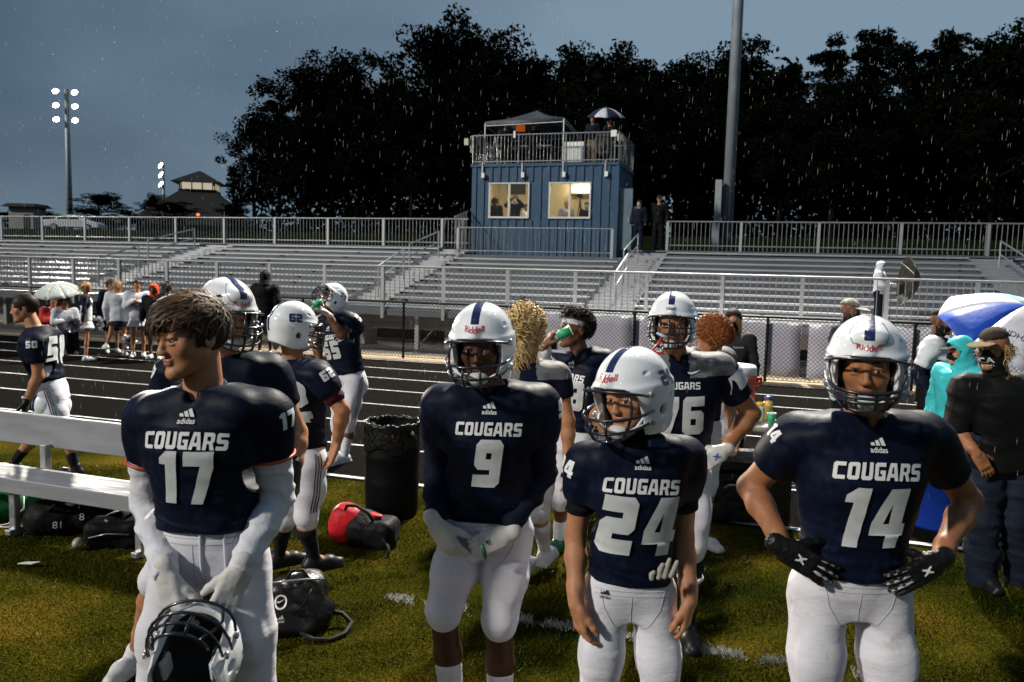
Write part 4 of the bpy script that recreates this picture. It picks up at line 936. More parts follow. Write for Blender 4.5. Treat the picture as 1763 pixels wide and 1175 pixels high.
# helmet shell: white gloss with one navy centre stripe painted on
def shell_mat(name, wet=True):
    m, n, L, b = node_mat(name); t = n.new('ShaderNodeTexCoord'); s_ = n.new('ShaderNodeSeparateXYZ'); L.new(t.outputs['Object'], s_.inputs[0])
    ab = n.new('ShaderNodeMath'); ab.operation = 'ABSOLUTE'; L.new(s_.outputs['X'], ab.inputs[0]); lt = n.new('ShaderNodeMath'); lt.operation = 'LESS_THAN'; lt.inputs[1].default_value = .0165; L.new(ab.outputs[0], lt.inputs[0])
    # stripe ends above the front bumper and above the rear plate
    fz = n.new('ShaderNodeMath'); fz.operation = 'GREATER_THAN'; fz.inputs[1].default_value = .109; L.new(s_.outputs['Z'], fz.inputs[0])
    bk = n.new('ShaderNodeMath'); bk.operation = 'LESS_THAN'; bk.inputs[1].default_value = 0.; L.new(s_.outputs['Y'], bk.inputs[0]); bz = n.new('ShaderNodeMath'); bz.operation = 'GREATER_THAN'; bz.inputs[1].default_value = -.03; L.new(s_.outputs['Z'], bz.inputs[0])
    bb = n.new('ShaderNodeMath'); bb.operation = 'MULTIPLY'; L.new(bk.outputs[0], bb.inputs[0]); L.new(bz.outputs[0], bb.inputs[1])
    mxm = n.new('ShaderNodeMath'); mxm.operation = 'MAXIMUM'; L.new(fz.outputs[0], mxm.inputs[0]); L.new(bb.outputs[0], mxm.inputs[1])
    st = n.new('ShaderNodeMath'); st.operation = 'MULTIPLY'; L.new(lt.outputs[0], st.inputs[0]); L.new(mxm.outputs[0], st.inputs[1])
    mc = n.new('ShaderNodeMix'); mc.data_type = 'RGBA'; mc.inputs[6].default_value = (.74, .76, .79, 1); mc.inputs[7].default_value = (.012, .018, .075, 1); L.new(st.outputs[0], mc.inputs[0])
    sc = noise(n, L, 14, 5, t.outputs['Object'], .7); r = ramp(n, [(.62, (1, 1, 1)), (.8, (.72, .72, .70))]); L.new(sc.outputs['Fac'], r.inputs['Fac']); ml = n.new('ShaderNodeMix'); ml.data_type = 'RGBA'; ml.blend_type = 'MULTIPLY'; ml.inputs[0].default_value = .6; L.new(mc.outputs[2], ml.inputs[6]); L.new(r.outputs['Color'], ml.inputs[7]); L.new(ml.outputs[2], b.inputs['Base Color'])
    b.inputs['Roughness'].default_value = .22; b.inputs['Coat Weight'].default_value = .6; b.inputs['Coat Roughness'].default_value = .06
    # rain beads
    vo = n.new('ShaderNodeTexVoronoi'); vo.inputs['Scale'].default_value = 95; L.new(t.outputs['Object'], vo.inputs['Vector']); rp = ramp(n, [(.0, (1, 1, 1)), (.28, (0, 0, 0))]); L.new(vo.outputs['Distance'], rp.inputs['Fac'])
    bp = n.new('ShaderNodeBump'); bp.inputs['Strength'].default_value = .35; bp.inputs['Distance'].default_value = .003; L.new(rp.outputs['Color'], bp.inputs['Height']); L.new(bp.outputs['Normal'], b.inputs['Normal']); L.new(bp.outputs['Normal'], b.inputs['Coat Normal'])
    return m
M_SHELL = shell_mat('helmet_white')
M_BARS = mat('facemask_navy', (.008, .010, .018), .3, coat=.5); M_BARSK = mat('facemask_black', (.008, .008, .009), .28, coat=.5)
M_CLEAR = mat('clip_grey', (.35, .35, .36), .3, .5)

# ---------------------------------------------------------------- helmet (head frame: x right, y forward, z up)
def helmet_shell(h=.0042, flex=False):
    S = SDF((-.15, -.19, -.16), (.15, .20, .19), h)
    S.ell((0, -.012, .040), (.124, .152, .138), k=.01)
    S.loft((0, 0, 0), np.eye(3), [(-.125, 0, -.01, .108, .10, .125, 2.4), (-.08, 0, -.01, .118, .12, .140, 2.4), (0, 0, -.012, .124, .142, .151, 2.3), (.05, 0, -.012, .123, .150, .151, 2.2)], k=.03)
    if flex:
        S.ell((0, .10, .115), (.055, .05, .035), k=.03)
    S.cone((0, .118, .083), (0, .135, .070), .018, .018, k=.02)     # front bumper
    # hollow
    S.ell((0, -.010, .030), (.104, .132, .120), k=.01, mode='sub'); S.cone((0, 0, .0), (0, 0, -.2), .100, .104, k=.01, mode='sub')
    # face opening
    S.box((0, .17, -.045), (.095, .13, .098), rr=.045, k=.006, mode='sub')
    S.box((0, .19, -.045), (.2, .09, .085), rotm(0, rad(-14), 0), rr=.03, k=.006, mode='sub')
    S.box((0, .165, -.20), (.2, .13, .10), rotm(0, rad(18), 0), rr=.02, k=.006, mode='sub')
    # nape rises
    S.box((0, -.16, -.20), (.2, .12, .105), rotm(0, rad(-16), 0), rr=.03, k=.006, mode='sub')
    for s_ in (-1, 1):
        S.ell((s_*.124, -.012, -.038), (.04, .017, .020), k=.004, mode='sub')
        S.cone((s_*.065, .085, .135), (s_*.075, .065, .148), .0065, .0065, k=.002, mode='sub')
        S.cone((s_*.098, .052, .098), (s_*.106, .036, .102), .006, .006, k=.002, mode='sub')
        S.cone((s_*.118, -.055, .0), (s_*.112, -.075, .015), .007, .007, k=.002, mode='sub')
    V, Q = S.mesh(1); me = mesh_np('shell', V, [Q], True); me.materials.append(M_SHELL)
    return me, bvh_of(V, Q)
def arc_bar(z, y0=.045, yf=.20, xw=.118, z_side=None, n=14, t0=-1., t1=1.):
    zs = z if z_side is None else z_side; pts = []
    for i in range(n+1):
        a = (t0+(t1-t0)*i/n)*pi/2; c_ = math.cos(a); pts.append((xw*math.sin(a)*(1 if abs(math.sin(a)) < .999 else 1), y0+(yf-y0)*c_**.8 if c_ > 1e-6 else y0, zs+(z-zs)*c_**.7 if c_ > 1e-6 else zs))
    return pts
def facemask_mesh(style):
    mb = MB(); r = .0054
    top = arc_bar(.052, .075, .172, .126, .026); mid = arc_bar(-.042, .05, .205, .128, -.028); low = arc_bar(-.088, .06, .205, .114, -.070); chin = arc_bar(-.118, .085, .190, .085, -.085, t0=-.9, t1=.9)
    if style == 'open':
        for p in (top, mid, low, chin): mb.tube(p, r, 6)
        for x in (-.034, .034): mb.tube([(x, .202-.006, -.042), (x, .203, -.088), (x*.9, .184, -.118)], r, 6)
        for s_ in (-1, 1): mb.tube([(s_*.085, .135, .052), (s_*.100, .135, 0), (s_*.098, .142, -.038), (s_*.085, .160, -.085), (s_*.07, .158, -.11)], r, 6)
    elif style == 'cage':
        b2 = arc_bar(-.008, .055, .198, .128, -.01)
        for p in (top, b2, mid, low, chin): mb.tube(p, r, 6)
        for x in (-.05, 0, .05): mb.tube([(x, .172-abs(x)*.2, .057), (x, .198-abs(x)*.25, -.01), (x, .204-abs(x)*.25, -.045), (x, .204-abs(x)*.25, -.088), (x, .19-abs(x)*.25, -.117)], r, 6)
        for s_ in (-1, 1): mb.tube([(s_*.09, .128, .05), (s_*.108, .122, -.01), (s_*.108, .122, -.05), (s_*.09, .145, -.095)], r, 6)
    else:   # flex: wide open sight with a solid guard under the nose
        for p in (top, low, chin): mb.tube(p, r, 6)
        mb.tube(arc_bar(-.055, .045, .208, .130, -.018), r*1.1, 6); mb.tube(arc_bar(-.072, .05, .207, .126, -.05), r, 6)
        for x in (-.06, -.03, .03, .06): mb.tube([(x, .198-abs(x)*.2, -.058), (x, .200-abs(x)*.2, -.088), (x*.9, .188-abs(x)*.3, -.117)], r, 6)
        for s_ in (-1, 1): mb.tube([(s_*.112, .085, .045), (s_*.118, .098, .0), (s_*.105, .125, -.05), (s_*.085, .160, -.085), (s_*.06, .165, -.112)], r*1.1, 6)
    me = bpy.data.meshes.new('facemask'); me.from_pydata(mb.v, [], mb.f)
    for p in me.polygons: p.use_smooth = True
    return me
HSH = {False: helmet_shell(), True: helmet_shell(flex=True)}
FMK = {k: facemask_mesh(k) for k in ('open', 'cage', 'flex')}
for k in FMK: FMK[k].materials.append(M_BARS if k != 'cage' else M_BARSK)
def simple_me(name, mb, m, smooth=True):
    me = bpy.data.meshes.new(name); me.from_pydata([tuple(v_) for v_ in mb.v], [], mb.f); me.materials.append(m)
    for p in me.polygons: p.use_smooth = smooth
    return me
# inner padding, chin cup, straps, clips shared by all helmets
S = SDF((-.13, -.17, -.14), (.13, .17, .17), .006); S.ell((0, -.01, .03), (.113, .141, .128), k=.01); S.cone((0, -.02, 0), (0, -.02, -.1), .108, .100, k=.02); S.ell((0, .01, .01), (.088, .113, .108), k=.01, mode='sub'); S.cone((0, .01, 0), (0, .0, -.2), .084, .086, k=.01, mode='sub'); S.box((0, .19, -.05), (.15, .13, .11), rr=.04, mode='sub'); S.box((0, .1, -.2), (.2, .2, .1), rr=.02, mode='sub')
PADM = mesh_np('padding', *[(lambda a: (a[0], [a[1]]))(S.mesh(1))][0], True); PADM.materials.append(M_PADIN)
S = SDF((-.08, .0, -.16), (.08, .16, -.04), .004); S.ell((0, .088, -.108), (.040, .034, .030), k=.01); S.ell((0, .070, -.096), (.034, .03, .03), k=.004, mode='sub')
_v, _q = S.mesh(1); CUPM = mesh_np('chin_cup', _v, [_q], True); CUPM.materials.append(M_PADW)
mb = MB()
for s_ in (-1, 1):
    for zz, yy in ((-.07, .055), (-.005, .03)): mb.tube([(s_*.036, .108, -.108), (s_*.08, .092, -.085), (s_*.118, yy, zz)], .0055, 5)
STRM = simple_me('chin_strap', mb, M_SHOEW)
mb = MB()
for s_ in (-1, 1):
    for (y_, z_) in ((.055, .03), (.06, -.065)): mb.lathe((0, 0, 0), [(.012, -.004), (.013, .006), (.006, .009)], 10, Matrix.Translation((s_*.124, y_, z_)) @ Matrix.Rotation(s_*pi/2, 4, 'Y'))
CLPM = simple_me('clip', mb, M_CLEAR)
mb = MB()
for s_ in (-1, 1):      # panel groove of the flexible crown
    pts = [(s_*.025, .139, .092), (s_*.050, .126, .098), (s_*.062, .098, .128), (s_*.046, .060, .158), (s_*.038, .050, .164)]
    q_ = []
    for i in range(len(pts)-1):
        for k in range(4): q_.append(tuple(np.array(pts[i])*(1-k/4)+np.array(pts[i+1])*k/4))
    q_.append(pts[-1]); bv = HSH[True][1]; pr = []
    for p in q_:
        hit = bv.ray_cast(Vector(p)*2.2, -Vector(p).normalized(), 1.)[0]
        pr.append(hit if hit else p)
    mb.tube(pr, .0016, 5)
GRVM = simple_me('panel_groove', mb, M_BLKP)
_dec = {}
def helmet(parent, c, R, number=None, style='open', flex=False, brand='Riddell', worn=True, up=0.):  # worn=False leaves the chin cup off
    """as a part of a person (parent) or as a thing of its own (parent = thing)"""
    M = Matrix(((R[0][0], R[0][1], R[0][2], 0), (R[1][0], R[1][1], R[1][2], 0), (R[2][0], R[2][1], R[2][2], 0), (0, 0, 0, 1))) @ Matrix.Scale(.94, 4)
    M.translation = Vector(np.array(c)-OFF[parent.name])
    me, bv = HSH[flex]
    sh = bpy.data.objects.new('helmet', me); C.objects.link(sh); sh.parent = parent; sh.matrix_local = M; OFF[sh.name] = np.zeros(3)
    def sub(nm, me_):
        o = bpy.data.objects.new(nm, me_); C.objects.link(o); o.parent = sh; return o
    sub('facemask', FMK[style]); sub('padding', PADM)
    if worn: sub('chin_cup', CUPM); sub('chin_strap', STRM)
    sub('clips', CLPM)['kind'] = 'stuff'
    if flex: sub('panel_groove', GRVM)
    def dec(key, mk):
        if key not in _dec: _dec[key] = mk().data
        else: sub(key[0], _dec[key])
    if brand: dec(('brand_mark', brand, flex), lambda: decal('brand_mark', flat_text(brand, .020 if brand == 'Riddell' else .015, 'font', bold=.015), bv, (0, .12, .094 if not flex else .092), (-1, 0, 0), (0, .2, 1), M_REDP if brand == 'Riddell' else M_BLKP, sh, .002, .2))
    if number:
        for s_ in (-1, 1): dec(('helmet_number', number, s_, flex), lambda s_=s_: decal('helmet_number', flat_text(number, .056, gap=.97, tt=1.5), bv, (s_*.12, -.045, .07), (0, s_*1, 0), (-s_*.35, 0, 1), M_NAVYP, sh, .002, .2))
    return sh

# ---------------------------------------------------------------- heads
def local(c, R): return lambda p: np.array(c)+R@np.array(p, float)
def head_parts(c, R, h, skin, neck, s=1., face=True, jaw=1., nr=.058):
    """returns (V,Q), lip face mask"""
    L_ = lambda p: np.array(p, float)*s
    S = SDF(L_((-.105, -.13, -.15)), L_((.105, .14, .135)), h)
    e = lambda c_, r, **k: S.ell(L_(c_), L_(r), **k)
    e((0, -.012, .035), (.076, .096, .083), k=.01); e((0, .022, -.030), (.060, .066, .086), k=.03)
    for s_ in (-1, 1):
        S.cone(L_((s_*.048, -.002, -.050)), L_((s_*.012, .066, -.100)), .020*s*jaw, .016*s, k=.03)
        e((s_*.042, .054, -.022), (.021, .018, .020), k=.03)
        S.cone(L_((s_*.046, .070, .026)), L_((s_*.010, .083, .024)), .0065*s, .0065*s, k=.02)
        e((s_*.032, .098, .001), (.019, .015, .0105), k=.014, mode='sub')
        e((s_*.0105, .095, -.036), (.0075, .010, .007), k=.008)
        e((s_*.079, -.014, -.006), (.008, .019, .031), k=.008); e((s_*.088, -.010, -.004), (.008, .010, .018), k=.006, mode='sub')
        e((s_*.032, .0812, .0100), (.0175, .010, .0056), k=.006)      # upper lid
        e((s_*.032, .0798, -.0094), (.0165, .009, .0046), k=.006)
    S.cone(L_((0, .084, .012)), L_((0, .1045, -.031)), .0065*s, .0088*s, k=.016)
    e((0, .076, -.100), (.020, .016, .015), k=.02)
    e((0, .0855, -.0578), (.022, .0105, .0055), k=.010); e((0, .0845, -.0690), (.019, .0105, .0062), k=.010)
    e((0, .103, -.0632), (.026, .010, .0016), k=.004, mode='sub')
    V, Q = S.mesh(1)
    fc = V[Q].mean(1)/s
    lip = (np.abs(fc[:, 0]) < .025*(1-((fc[:, 2]+.063)/.022)**2*.5)) & (np.abs(fc[:, 2]+.0635) < .0125) & (fc[:, 1] > .078)
    Vw = V@R.T+np.array(c)
    return (Vw, Q), lip
def eyes(parent, c, R, s=1., gaze=(0, 0)):
    for s_ in (-1, 1):
        p = np.array(c)+R@(np.array((s_*.032, .0755, .000))*s)
        mb = MB(); prof = [(.0115*s*math.sin(a), -.0115*s*math.cos(a)) for a in np.linspace(.05, pi-.05, 9)]
        mb.lathe(p, prof, 12); ey = mb.build('eye', M_EYE, parent, True)
        d = R@nrm((math.sin(gaze[0]), math.cos(gaze[0]), math.sin(gaze[1]))); q = p+d*.0073*s; mb = MB()
        mb.lathe(q, [(.0064*s*math.sin(a), -.0064*s*math.cos(a)) for a in np.linspace(.05, pi-.05, 7)], 10); mb.build('iris', M_IRIS, ey, True)
def brows(parent, c, R, m, s=1.):
    for s_ in (-1, 1):
        mb = MB(); pts = [np.array(c)+R@(np.array(p)*s) for p in ((s_*.013, .0905, .027), (s_*.031, .0860, .0305), (s_*.050, .0715, .025))]; mb.tube(pts, [.0028*s, .0036*s, .0016*s], 5); mb.build('eyebrow', m, parent, True)
def strands(name, parent, c, R, m, N, seed, length, mask, comb, curl=0., width=.004, lift=.4, grav=.3, segs=5, rad_=(.080, .100, .088), cen=(0, -.012, .035), lv=.35, spread=.25, cap=True, caph=.006, s=1., helix=0.):
    r = np.random.RandomState(seed); d = r.normal(size=(N*4, 3)); d /= np.linalg.norm(d, axis=1)[:, None]
    P = d*np.array(rad_)+np.array(cen); ok = mask(P); P = P[ok][:N]; Nn = d[ok][:N]; n_ = len(P)
    cb = comb(P); D = Nn*lift+cb+r.normal(0, spread, (n_, 3)); D /= np.linalg.norm(D, axis=1)[:, None]
    l = length*np.exp(r.normal(0, lv, n_)); st = (l/segs)[:, None]; pts = [P-Nn*.004]; dirs = D.copy(); ph = r.uniform(0, 6.28, n_)
    e1 = np.cross(D, r.normal(size=(n_, 3))); e1 /= np.linalg.norm(e1, axis=1)[:, None]; e2 = np.cross(D, e1)
    cur = P.copy()
    for k in range(segs):
        cur = cur+dirs*st; dirs = dirs+np.array([0, 0, -1.])*grav/segs*2+r.normal(0, curl, (n_, 3)); dirs /= np.linalg.norm(dirs, axis=1)[:, None]
        if grav > 0:   # keep off the scalp
            q = (cur-np.array(cen))/np.array(rad_); rr = np.linalg.norm(q, axis=1); ins = rr < 1.02; cur[ins] = (q[ins]/rr[ins][:, None]*1.03)*np.array(rad_)+np.array(cen)
        off = helix*(e1*np.cos(ph+k*1.6)[:, None]+e2*np.sin(ph+k*1.6)[:, None]); pts.append(cur+off)
    side = np.cross(D, Nn); side /= np.maximum(np.linalg.norm(side, axis=1), 1e-6)[:, None]; side += r.normal(0, .3, side.shape)
    V = []; w = width*r.uniform(.6, 1.3, n_)[:, None]
    for k, p in enumerate(pts): f = 1-.85*(k/segs)**2; V += [p-side*w*f*.5, p+side*w*f*.5]
    V = np.stack(V, 1).reshape(-1, 3); K = 2*(segs+1); b0 = (np.arange(n_)*K)[:, None]
    Q = np.concatenate([np.concatenate([b0+2*k, b0+2*k+1, b0+2*k+3, b0+2*k+2], 1) for k in range(segs)])
    parts = [((V*s)@R.T+np.array(c), Q)]
    if cap:
        S = SDF(np.array(cen)-np.array(rad_)-.03, np.array(cen)+np.array(rad_)+.03, .007); S.ell(cen, np.array(rad_)+caph, k=0)
        Vc, Qc = S.mesh(1); keep = mask(Vc[Qc].mean(1)); parts.append(((Vc*s)@R.T+np.array(c), Qc[keep]))
    return put_mesh(name, parts, m, parent)
def scalp(front=.05, low=-.02, side=.0):
    """mask: keep hair off the face"""
    return lambda P: ~((P[:, 1] > front-.01*0) & (P[:, 2] < .062)) & ~((P[:, 2] < low) & (P[:, 1] > -.045)) & (P[:, 2] > -.085) & ~((P[:, 1] > .015) & (P[:, 2] < .02+side))
def combed(name, parent, c, R, m, N, seed, length, mask, comb, vol=.14, width=.006, noise_=.12, segs=7, s=1., rad_=(.080, .100, .088), cen=(0, -.012, .035), lv=.25, helix=0., hf=1.3, fall=-.06, puff=0., cap=.02, clump=0):
    '''strands that lie in layers along the scalp and fall free below it'''
    r = np.random.RandomState(seed); d = r.normal(size=(N*5, 3)); d /= np.linalg.norm(d, axis=1)[:, None]; A = np.array(rad_); Cn = np.array(cen)
    P = d*A+Cn; ok = mask(P); d = d[ok][:N]; n_ = len(d); q = 1.0+vol*r.uniform(0, 1, n_)**.8; cur = d*A*q[:, None]+Cn
    l = length*np.exp(r.normal(0, lv, n_)); st = (l/segs)[:, None]; pts = [cur.copy()]; ph = r.uniform(0, 6.28, n_); jit = r.normal(0, noise_, (n_, 3)); side0 = None; free = np.zeros(n_, bool); dirs = None; sides = []
    for k in range(segs):
        N_ = (cur-Cn)/A**2; N_ /= np.linalg.norm(N_, axis=1)[:, None]
        cb = comb(cur)+jit+r.normal(0, noise_*.3, (n_, 3)); tg = cb-N_*(cb*N_).sum(1)[:, None]; tg /= np.maximum(np.linalg.norm(tg, axis=1), 1e-6)[:, None]
        if dirs is None: dirs = tg
        free |= cur[:, 2] < fall
        dn = dirs*.55+np.array([0, 0, -1.])*.6; dn /= np.linalg.norm(dn, axis=1)[:, None]
        dirs = np.where(free[:, None], dn, dirs*.35+tg*.65); dirs /= np.linalg.norm(dirs, axis=1)[:, None]
        cur = cur+dirs*st; e_ = (cur-Cn)/A; rr = np.linalg.norm(e_, axis=1); qq = q+puff*(k+1)/segs; cur = np.where(free[:, None], cur, e_/rr[:, None]*qq[:, None]*A+Cn)
        sd = np.cross(dirs, N_); sd /= np.maximum(np.linalg.norm(sd, axis=1), 1e-6)[:, None]; sides.append(sd)
        off = helix*(sd*np.cos(ph+k*hf)[:, None]+N_*np.sin(ph+k*hf)[:, None]); pts.append(cur+off)
    sides = [sides[0]]+sides; V = []; w = width*r.uniform(.5, 1.3, n_)[:, None]
    for k, p in enumerate(pts): f = 1-.8*(k/segs)**2; V += [p-sides[k]*w*f*.5, p+sides[k]*w*f*.5]
    V = np.stack(V, 1).reshape(-1, 3); K = 2*(segs+1); b0 = (np.arange(n_)*K)[:, None]
    Q = np.concatenate([np.concatenate([b0+2*k, b0+2*k+1, b0+2*k+3, b0+2*k+2], 1) for k in range(segs)])
    S = SDF(Cn-A-.03, Cn+A+.03, .007); S.ell(Cn, A*(1+cap), k=0); Vc, Qc = S.mesh(1); keep = mask(Vc[Qc].mean(1))
    return put_mesh(name, [((V*s)@R.T+np.array(c), Q), ((Vc*s)@R.T+np.array(c), Qc[keep])], m, parent)
def flow(P, x=0., y=0., z=0.): return np.tile(np.array([x, y, z], float), (len(P), 1))
HAIR = {k: mat('hair_'+k, c_, .55, var=.35, vscale=60, spec=.25) for k, c_ in dict(brown=(.034, .018, .009), brown_mid=(.065, .035, .017), brown_highlight=(.13, .075, .036), dark=(.012, .009, .008), blond=(.48, .33, .13), red=(.30, .095, .025), blond_dark=(.24, .15, .055), blond_highlight=(.62, .47, .22), light=(.30, .19, .09), black=(.008, .007, .007)).items()}

# ---------------------------------------------------------------- hands
def hand_sdf(S, w, fd, pn, thumb, curl=(.25, .35, .3), spread=.10, inf=0., s=1., tcurl=.2, tang=.7, lens=(.072, .083, .078, .060)):
    """w wrist, fd finger direction, pn palm facing, thumb: +1/-1 sign of lateral = cross(fd,pn)"""
    fd = nrm(fd); pn = nrm(np.array(pn)-fd*np.dot(fd, pn)); lat = np.cross(fd, pn)*thumb
    tips = []
    S.box(w+fd*.050*s, (.039*s+inf, .052*s+inf, .0135*s+inf), np.stack([lat, fd, pn], 1), rr=.013*s, k=.008)
    S.cone(w-fd*.03*s, w+fd*.03*s, .025*s+inf, .026*s+inf, k=.02, flat=(pn, .75))
    for i, (lo, ln) in enumerate(zip((.029, .0095, -.010, -.028), lens)):
        p = w+fd*.095*s+lat*lo*s; d = nrm(fd+lat*(lo/.03)*spread); r0 = (.0098-.0006*i)*s+inf
        pts = [p-d*.015*s, p]; ax = np.cross(d, pn); a = 0
        for k, fr in enumerate((.45, .31, .24)):
            a += curl[k]*(1+.12*i); p = p+(d*math.cos(a)+pn*math.sin(a))*ln*fr*s*1.05; pts.append(p)
        S.chain(pts, [r0, r0, r0*.95, r0*.88, r0*.75], k=.004); tips.append(pts)
    t0 = w+fd*.022*s+lat*.026*s+pn*.006*s; d1 = nrm(fd*math.cos(tang)+lat*math.sin(tang)+pn*.3); t1 = t0+d1*.040*s; d2 = nrm(d1+(fd*.6-lat*.3+pn*.3)*tcurl); t2 = t1+d2*.032*s; t3 = t2+nrm(d2+(fd-lat)*tcurl*.4)*.024*s
    S.chain([t0, t1, t2, t3], [.0155*s+inf, .0120*s+inf, .0105*s+inf, .0085*s+inf], k=.010)
    return tips
def bb(pts, r): P = np.array(pts, float); return P.min(0)-r, P.max(0)+r

# ---------------------------------------------------------------- the figure
def torso_frame(J):
    up = nrm(J['neck']-J['pelvis']); rt = J['shR']-J['shL']; rt = nrm(rt-up*np.dot(rt, up)); fw = np.cross(up, rt)
    return np.stack([rt, fw, up], 1)
def lerp(a, b_, t): return np.array(a)*(1-t)+np.array(b_)*t
def wrinkle(V, Q, amp, f, seed, vec=(1, 1, 1)):
    N = mesh_normals(V, Q); P = V*np.array(vec); a = vnoise(P, f, seed); rg = 1-np.abs(vnoise(P, f*.75, seed+50))*2.2
    return V+N*(amp*(.5*a+.9*np.clip(rg, -.6, 1)))[:, None]
class Fig: pass
def figure(name, label, J, skin='fair', Hrot=None, dist=3., floor=0., s=1., build=1., top='jersey', topmat=None, sleeve=.42, pads=True, loose=0., bottom='football', botmat=None, botend=.30, kneepads=True,
           handL=None, handR=None, glove=None, sock=None, sockmat=None, shoe=None, headon=True, face=True, jaw=1., group=None, under=None, gaze=(0, 0), hipw=1., category='person', armskin=True, browm=None, uv=None, hem=.04, yoke=None, longmat=None, neckr=.055, sleevefit=1.):
    """J joints in world space; returns Fig with root, meshes' bvh"""
    f = Fig(); f.J = J; f.s = s; f.R = torso_frame(J) if Hrot is None or True else None; Hm = Hrot; f.H = Hm
    base = (J['anL']+J['anR'])/2; base[2] = floor
    t = thing(name, tuple(base), label, category, group); f.t = t
    h = min(max(dist*.0021, .0058), .032); hh = min(max(dist*.0014, .0036), .02); hf = min(max(dist*.0013, .0034), .016)
    b_ = build*s; rt, fw, up = f.R[:, 0], f.R[:, 1], f.R[:, 2]
    # ---- skin
    parts = []; lipmask = None
    if headon:
        (hv, hq), lipm = head_parts(J['head'], Hm, hh, skin, J['neck'], s, face, jaw); parts.append((hv, hq)); lipmask = lipm; f.headmesh = (hv, hq)
        lo, hi = bb([J['head']-Hm[:, 2]*.1*s, J['neck']], .09*s); S = SDF(lo, hi, h)
        S.cone(J['head']+Hm@(np.array((0, -.022, -.055))*s), J['neck']-up*.05*s, neckr*b_**.5, (neckr+.008)*b_**.5, k=.02); S.ell(J['neck']-up*.05*s, np.array((.10, .06, .05))*s, f.R, k=.05); parts.append(S.mesh(1))
    for sd_ in 'LR':
        sh, el, wr = J['sh'+sd_], J['el'+sd_], J['wr'+sd_]; hd = (handL if sd_ == 'L' else handR) or {}
        fd = nrm(hd.get('fd', wr-el)); pn = hd.get('pn', -rt if sd_ == 'R' else rt); th = hd.get('th'); 
        fdn = fd; pnn = nrm(np.array(pn)-fdn*np.dot(fdn, pn)); lat = np.cross(fdn, pnn); tdir = hd.get('tdir', fw); sg = 1 if np.dot(lat, tdir) >= 0 else -1
        hd['_'] = (fdn, pnn, sg)
        lo, hi = bb([sh, el, wr, wr+fd*.2*s], .075*s); ga = hf if glove is None else h
        S = SDF(lo, hi, ga if dist < 6 else h)
        mid = lerp(el, wr, .3)
        S.chain([sh, lerp(sh, el, .45), el], [.056*b_, .050*b_, .041*b_], k=.02); S.chain([el, mid, lerp(el, wr, .75), wr if glove is None else lerp(el, wr, .90)], [.040*b_, .042*b_, .031*s, .027*s], k=.02)
        if glove is None and not hd.get('none'): hand_sdf(S, wr, fdn, pnn, sg, hd.get('curl', (.25, .35, .3)), hd.get('spread', .08), 0., s, hd.get('tcurl', .2), hd.get('tang', .7))
        parts.append(S.mesh(1))
        hi_, kn, an, to = J['hi'+sd_], J['kn'+sd_], J['an'+sd_], J['to'+sd_]
        lo, hi = bb([hi_, kn, an, to], .1*s); S = SDF(lo, hi, h)
        kb = nrm(np.cross(an-kn, rt)); kb = kb if np.dot(kb, fw) < 0 else -kb
        S.chain([hi_, lerp(hi_, kn, .5), kn], [.082*b_, .072*b_, .052*b_], k=.02); cf = lerp(kn, an, .3)+kb*.016*s
        S.chain([kn, cf, lerp(kn, an, .7), an], [.050*b_, .053*b_, .036*s, .032*s], k=.02); S.cone(an, lerp(an, to, .8 if shoe is None else .3), .034*s, .028*s, k=.02)
        parts.append(S.mesh(1))
    body = put_mesh('body', parts, [SK[skin], LIP[skin]], t); f.body = body
    if lipmask is not None and dist < 9:
        mi = np.zeros(len(body.data.polygons), np.int32); mi[:len(lipmask)] = lipmask; body.data.polygons.foreach_set('material_index', mi)
    if headon and face and dist < 8.5:
        eyes(t, J['head'], Hm, s, gaze)
        if browm: brows(t, J['head'], Hm, browm, s)
    # ---- bottom
    pel = J['pelvis']; bm_ = botmat or M_PANT
    if bottom:
        lo, hi = bb([pel, J['hiL'], J['hiR'], J['knL'], J['knR'], J['anL'], J['anR'], pel+up*.2*s], .17*b_); lo[2] = max(lo[2], floor+.01)
        S = SDF(lo, hi, h); I = .012*s+loose*.5
        S.loft(pel, f.R, [(-.10*s, 0, -.005, .122*b_*hipw+I, .080*b_+I, .108*b_+I, 2.2), (0, 0, 0, .143*b_*hipw+I, .094*b_+I, .116*b_+I, 2.2), (.06*s, 0, 0, .142*b_*hipw+I, .096*b_+I, .108*b_+I, 2.2), (.12*s, 0, 0, .132*b_+I, .090*b_, .094*b_, 2.2), (.20*s, 0, 0, .125*b_, .085*b_, .085*b_, 2.1)], k=.03)
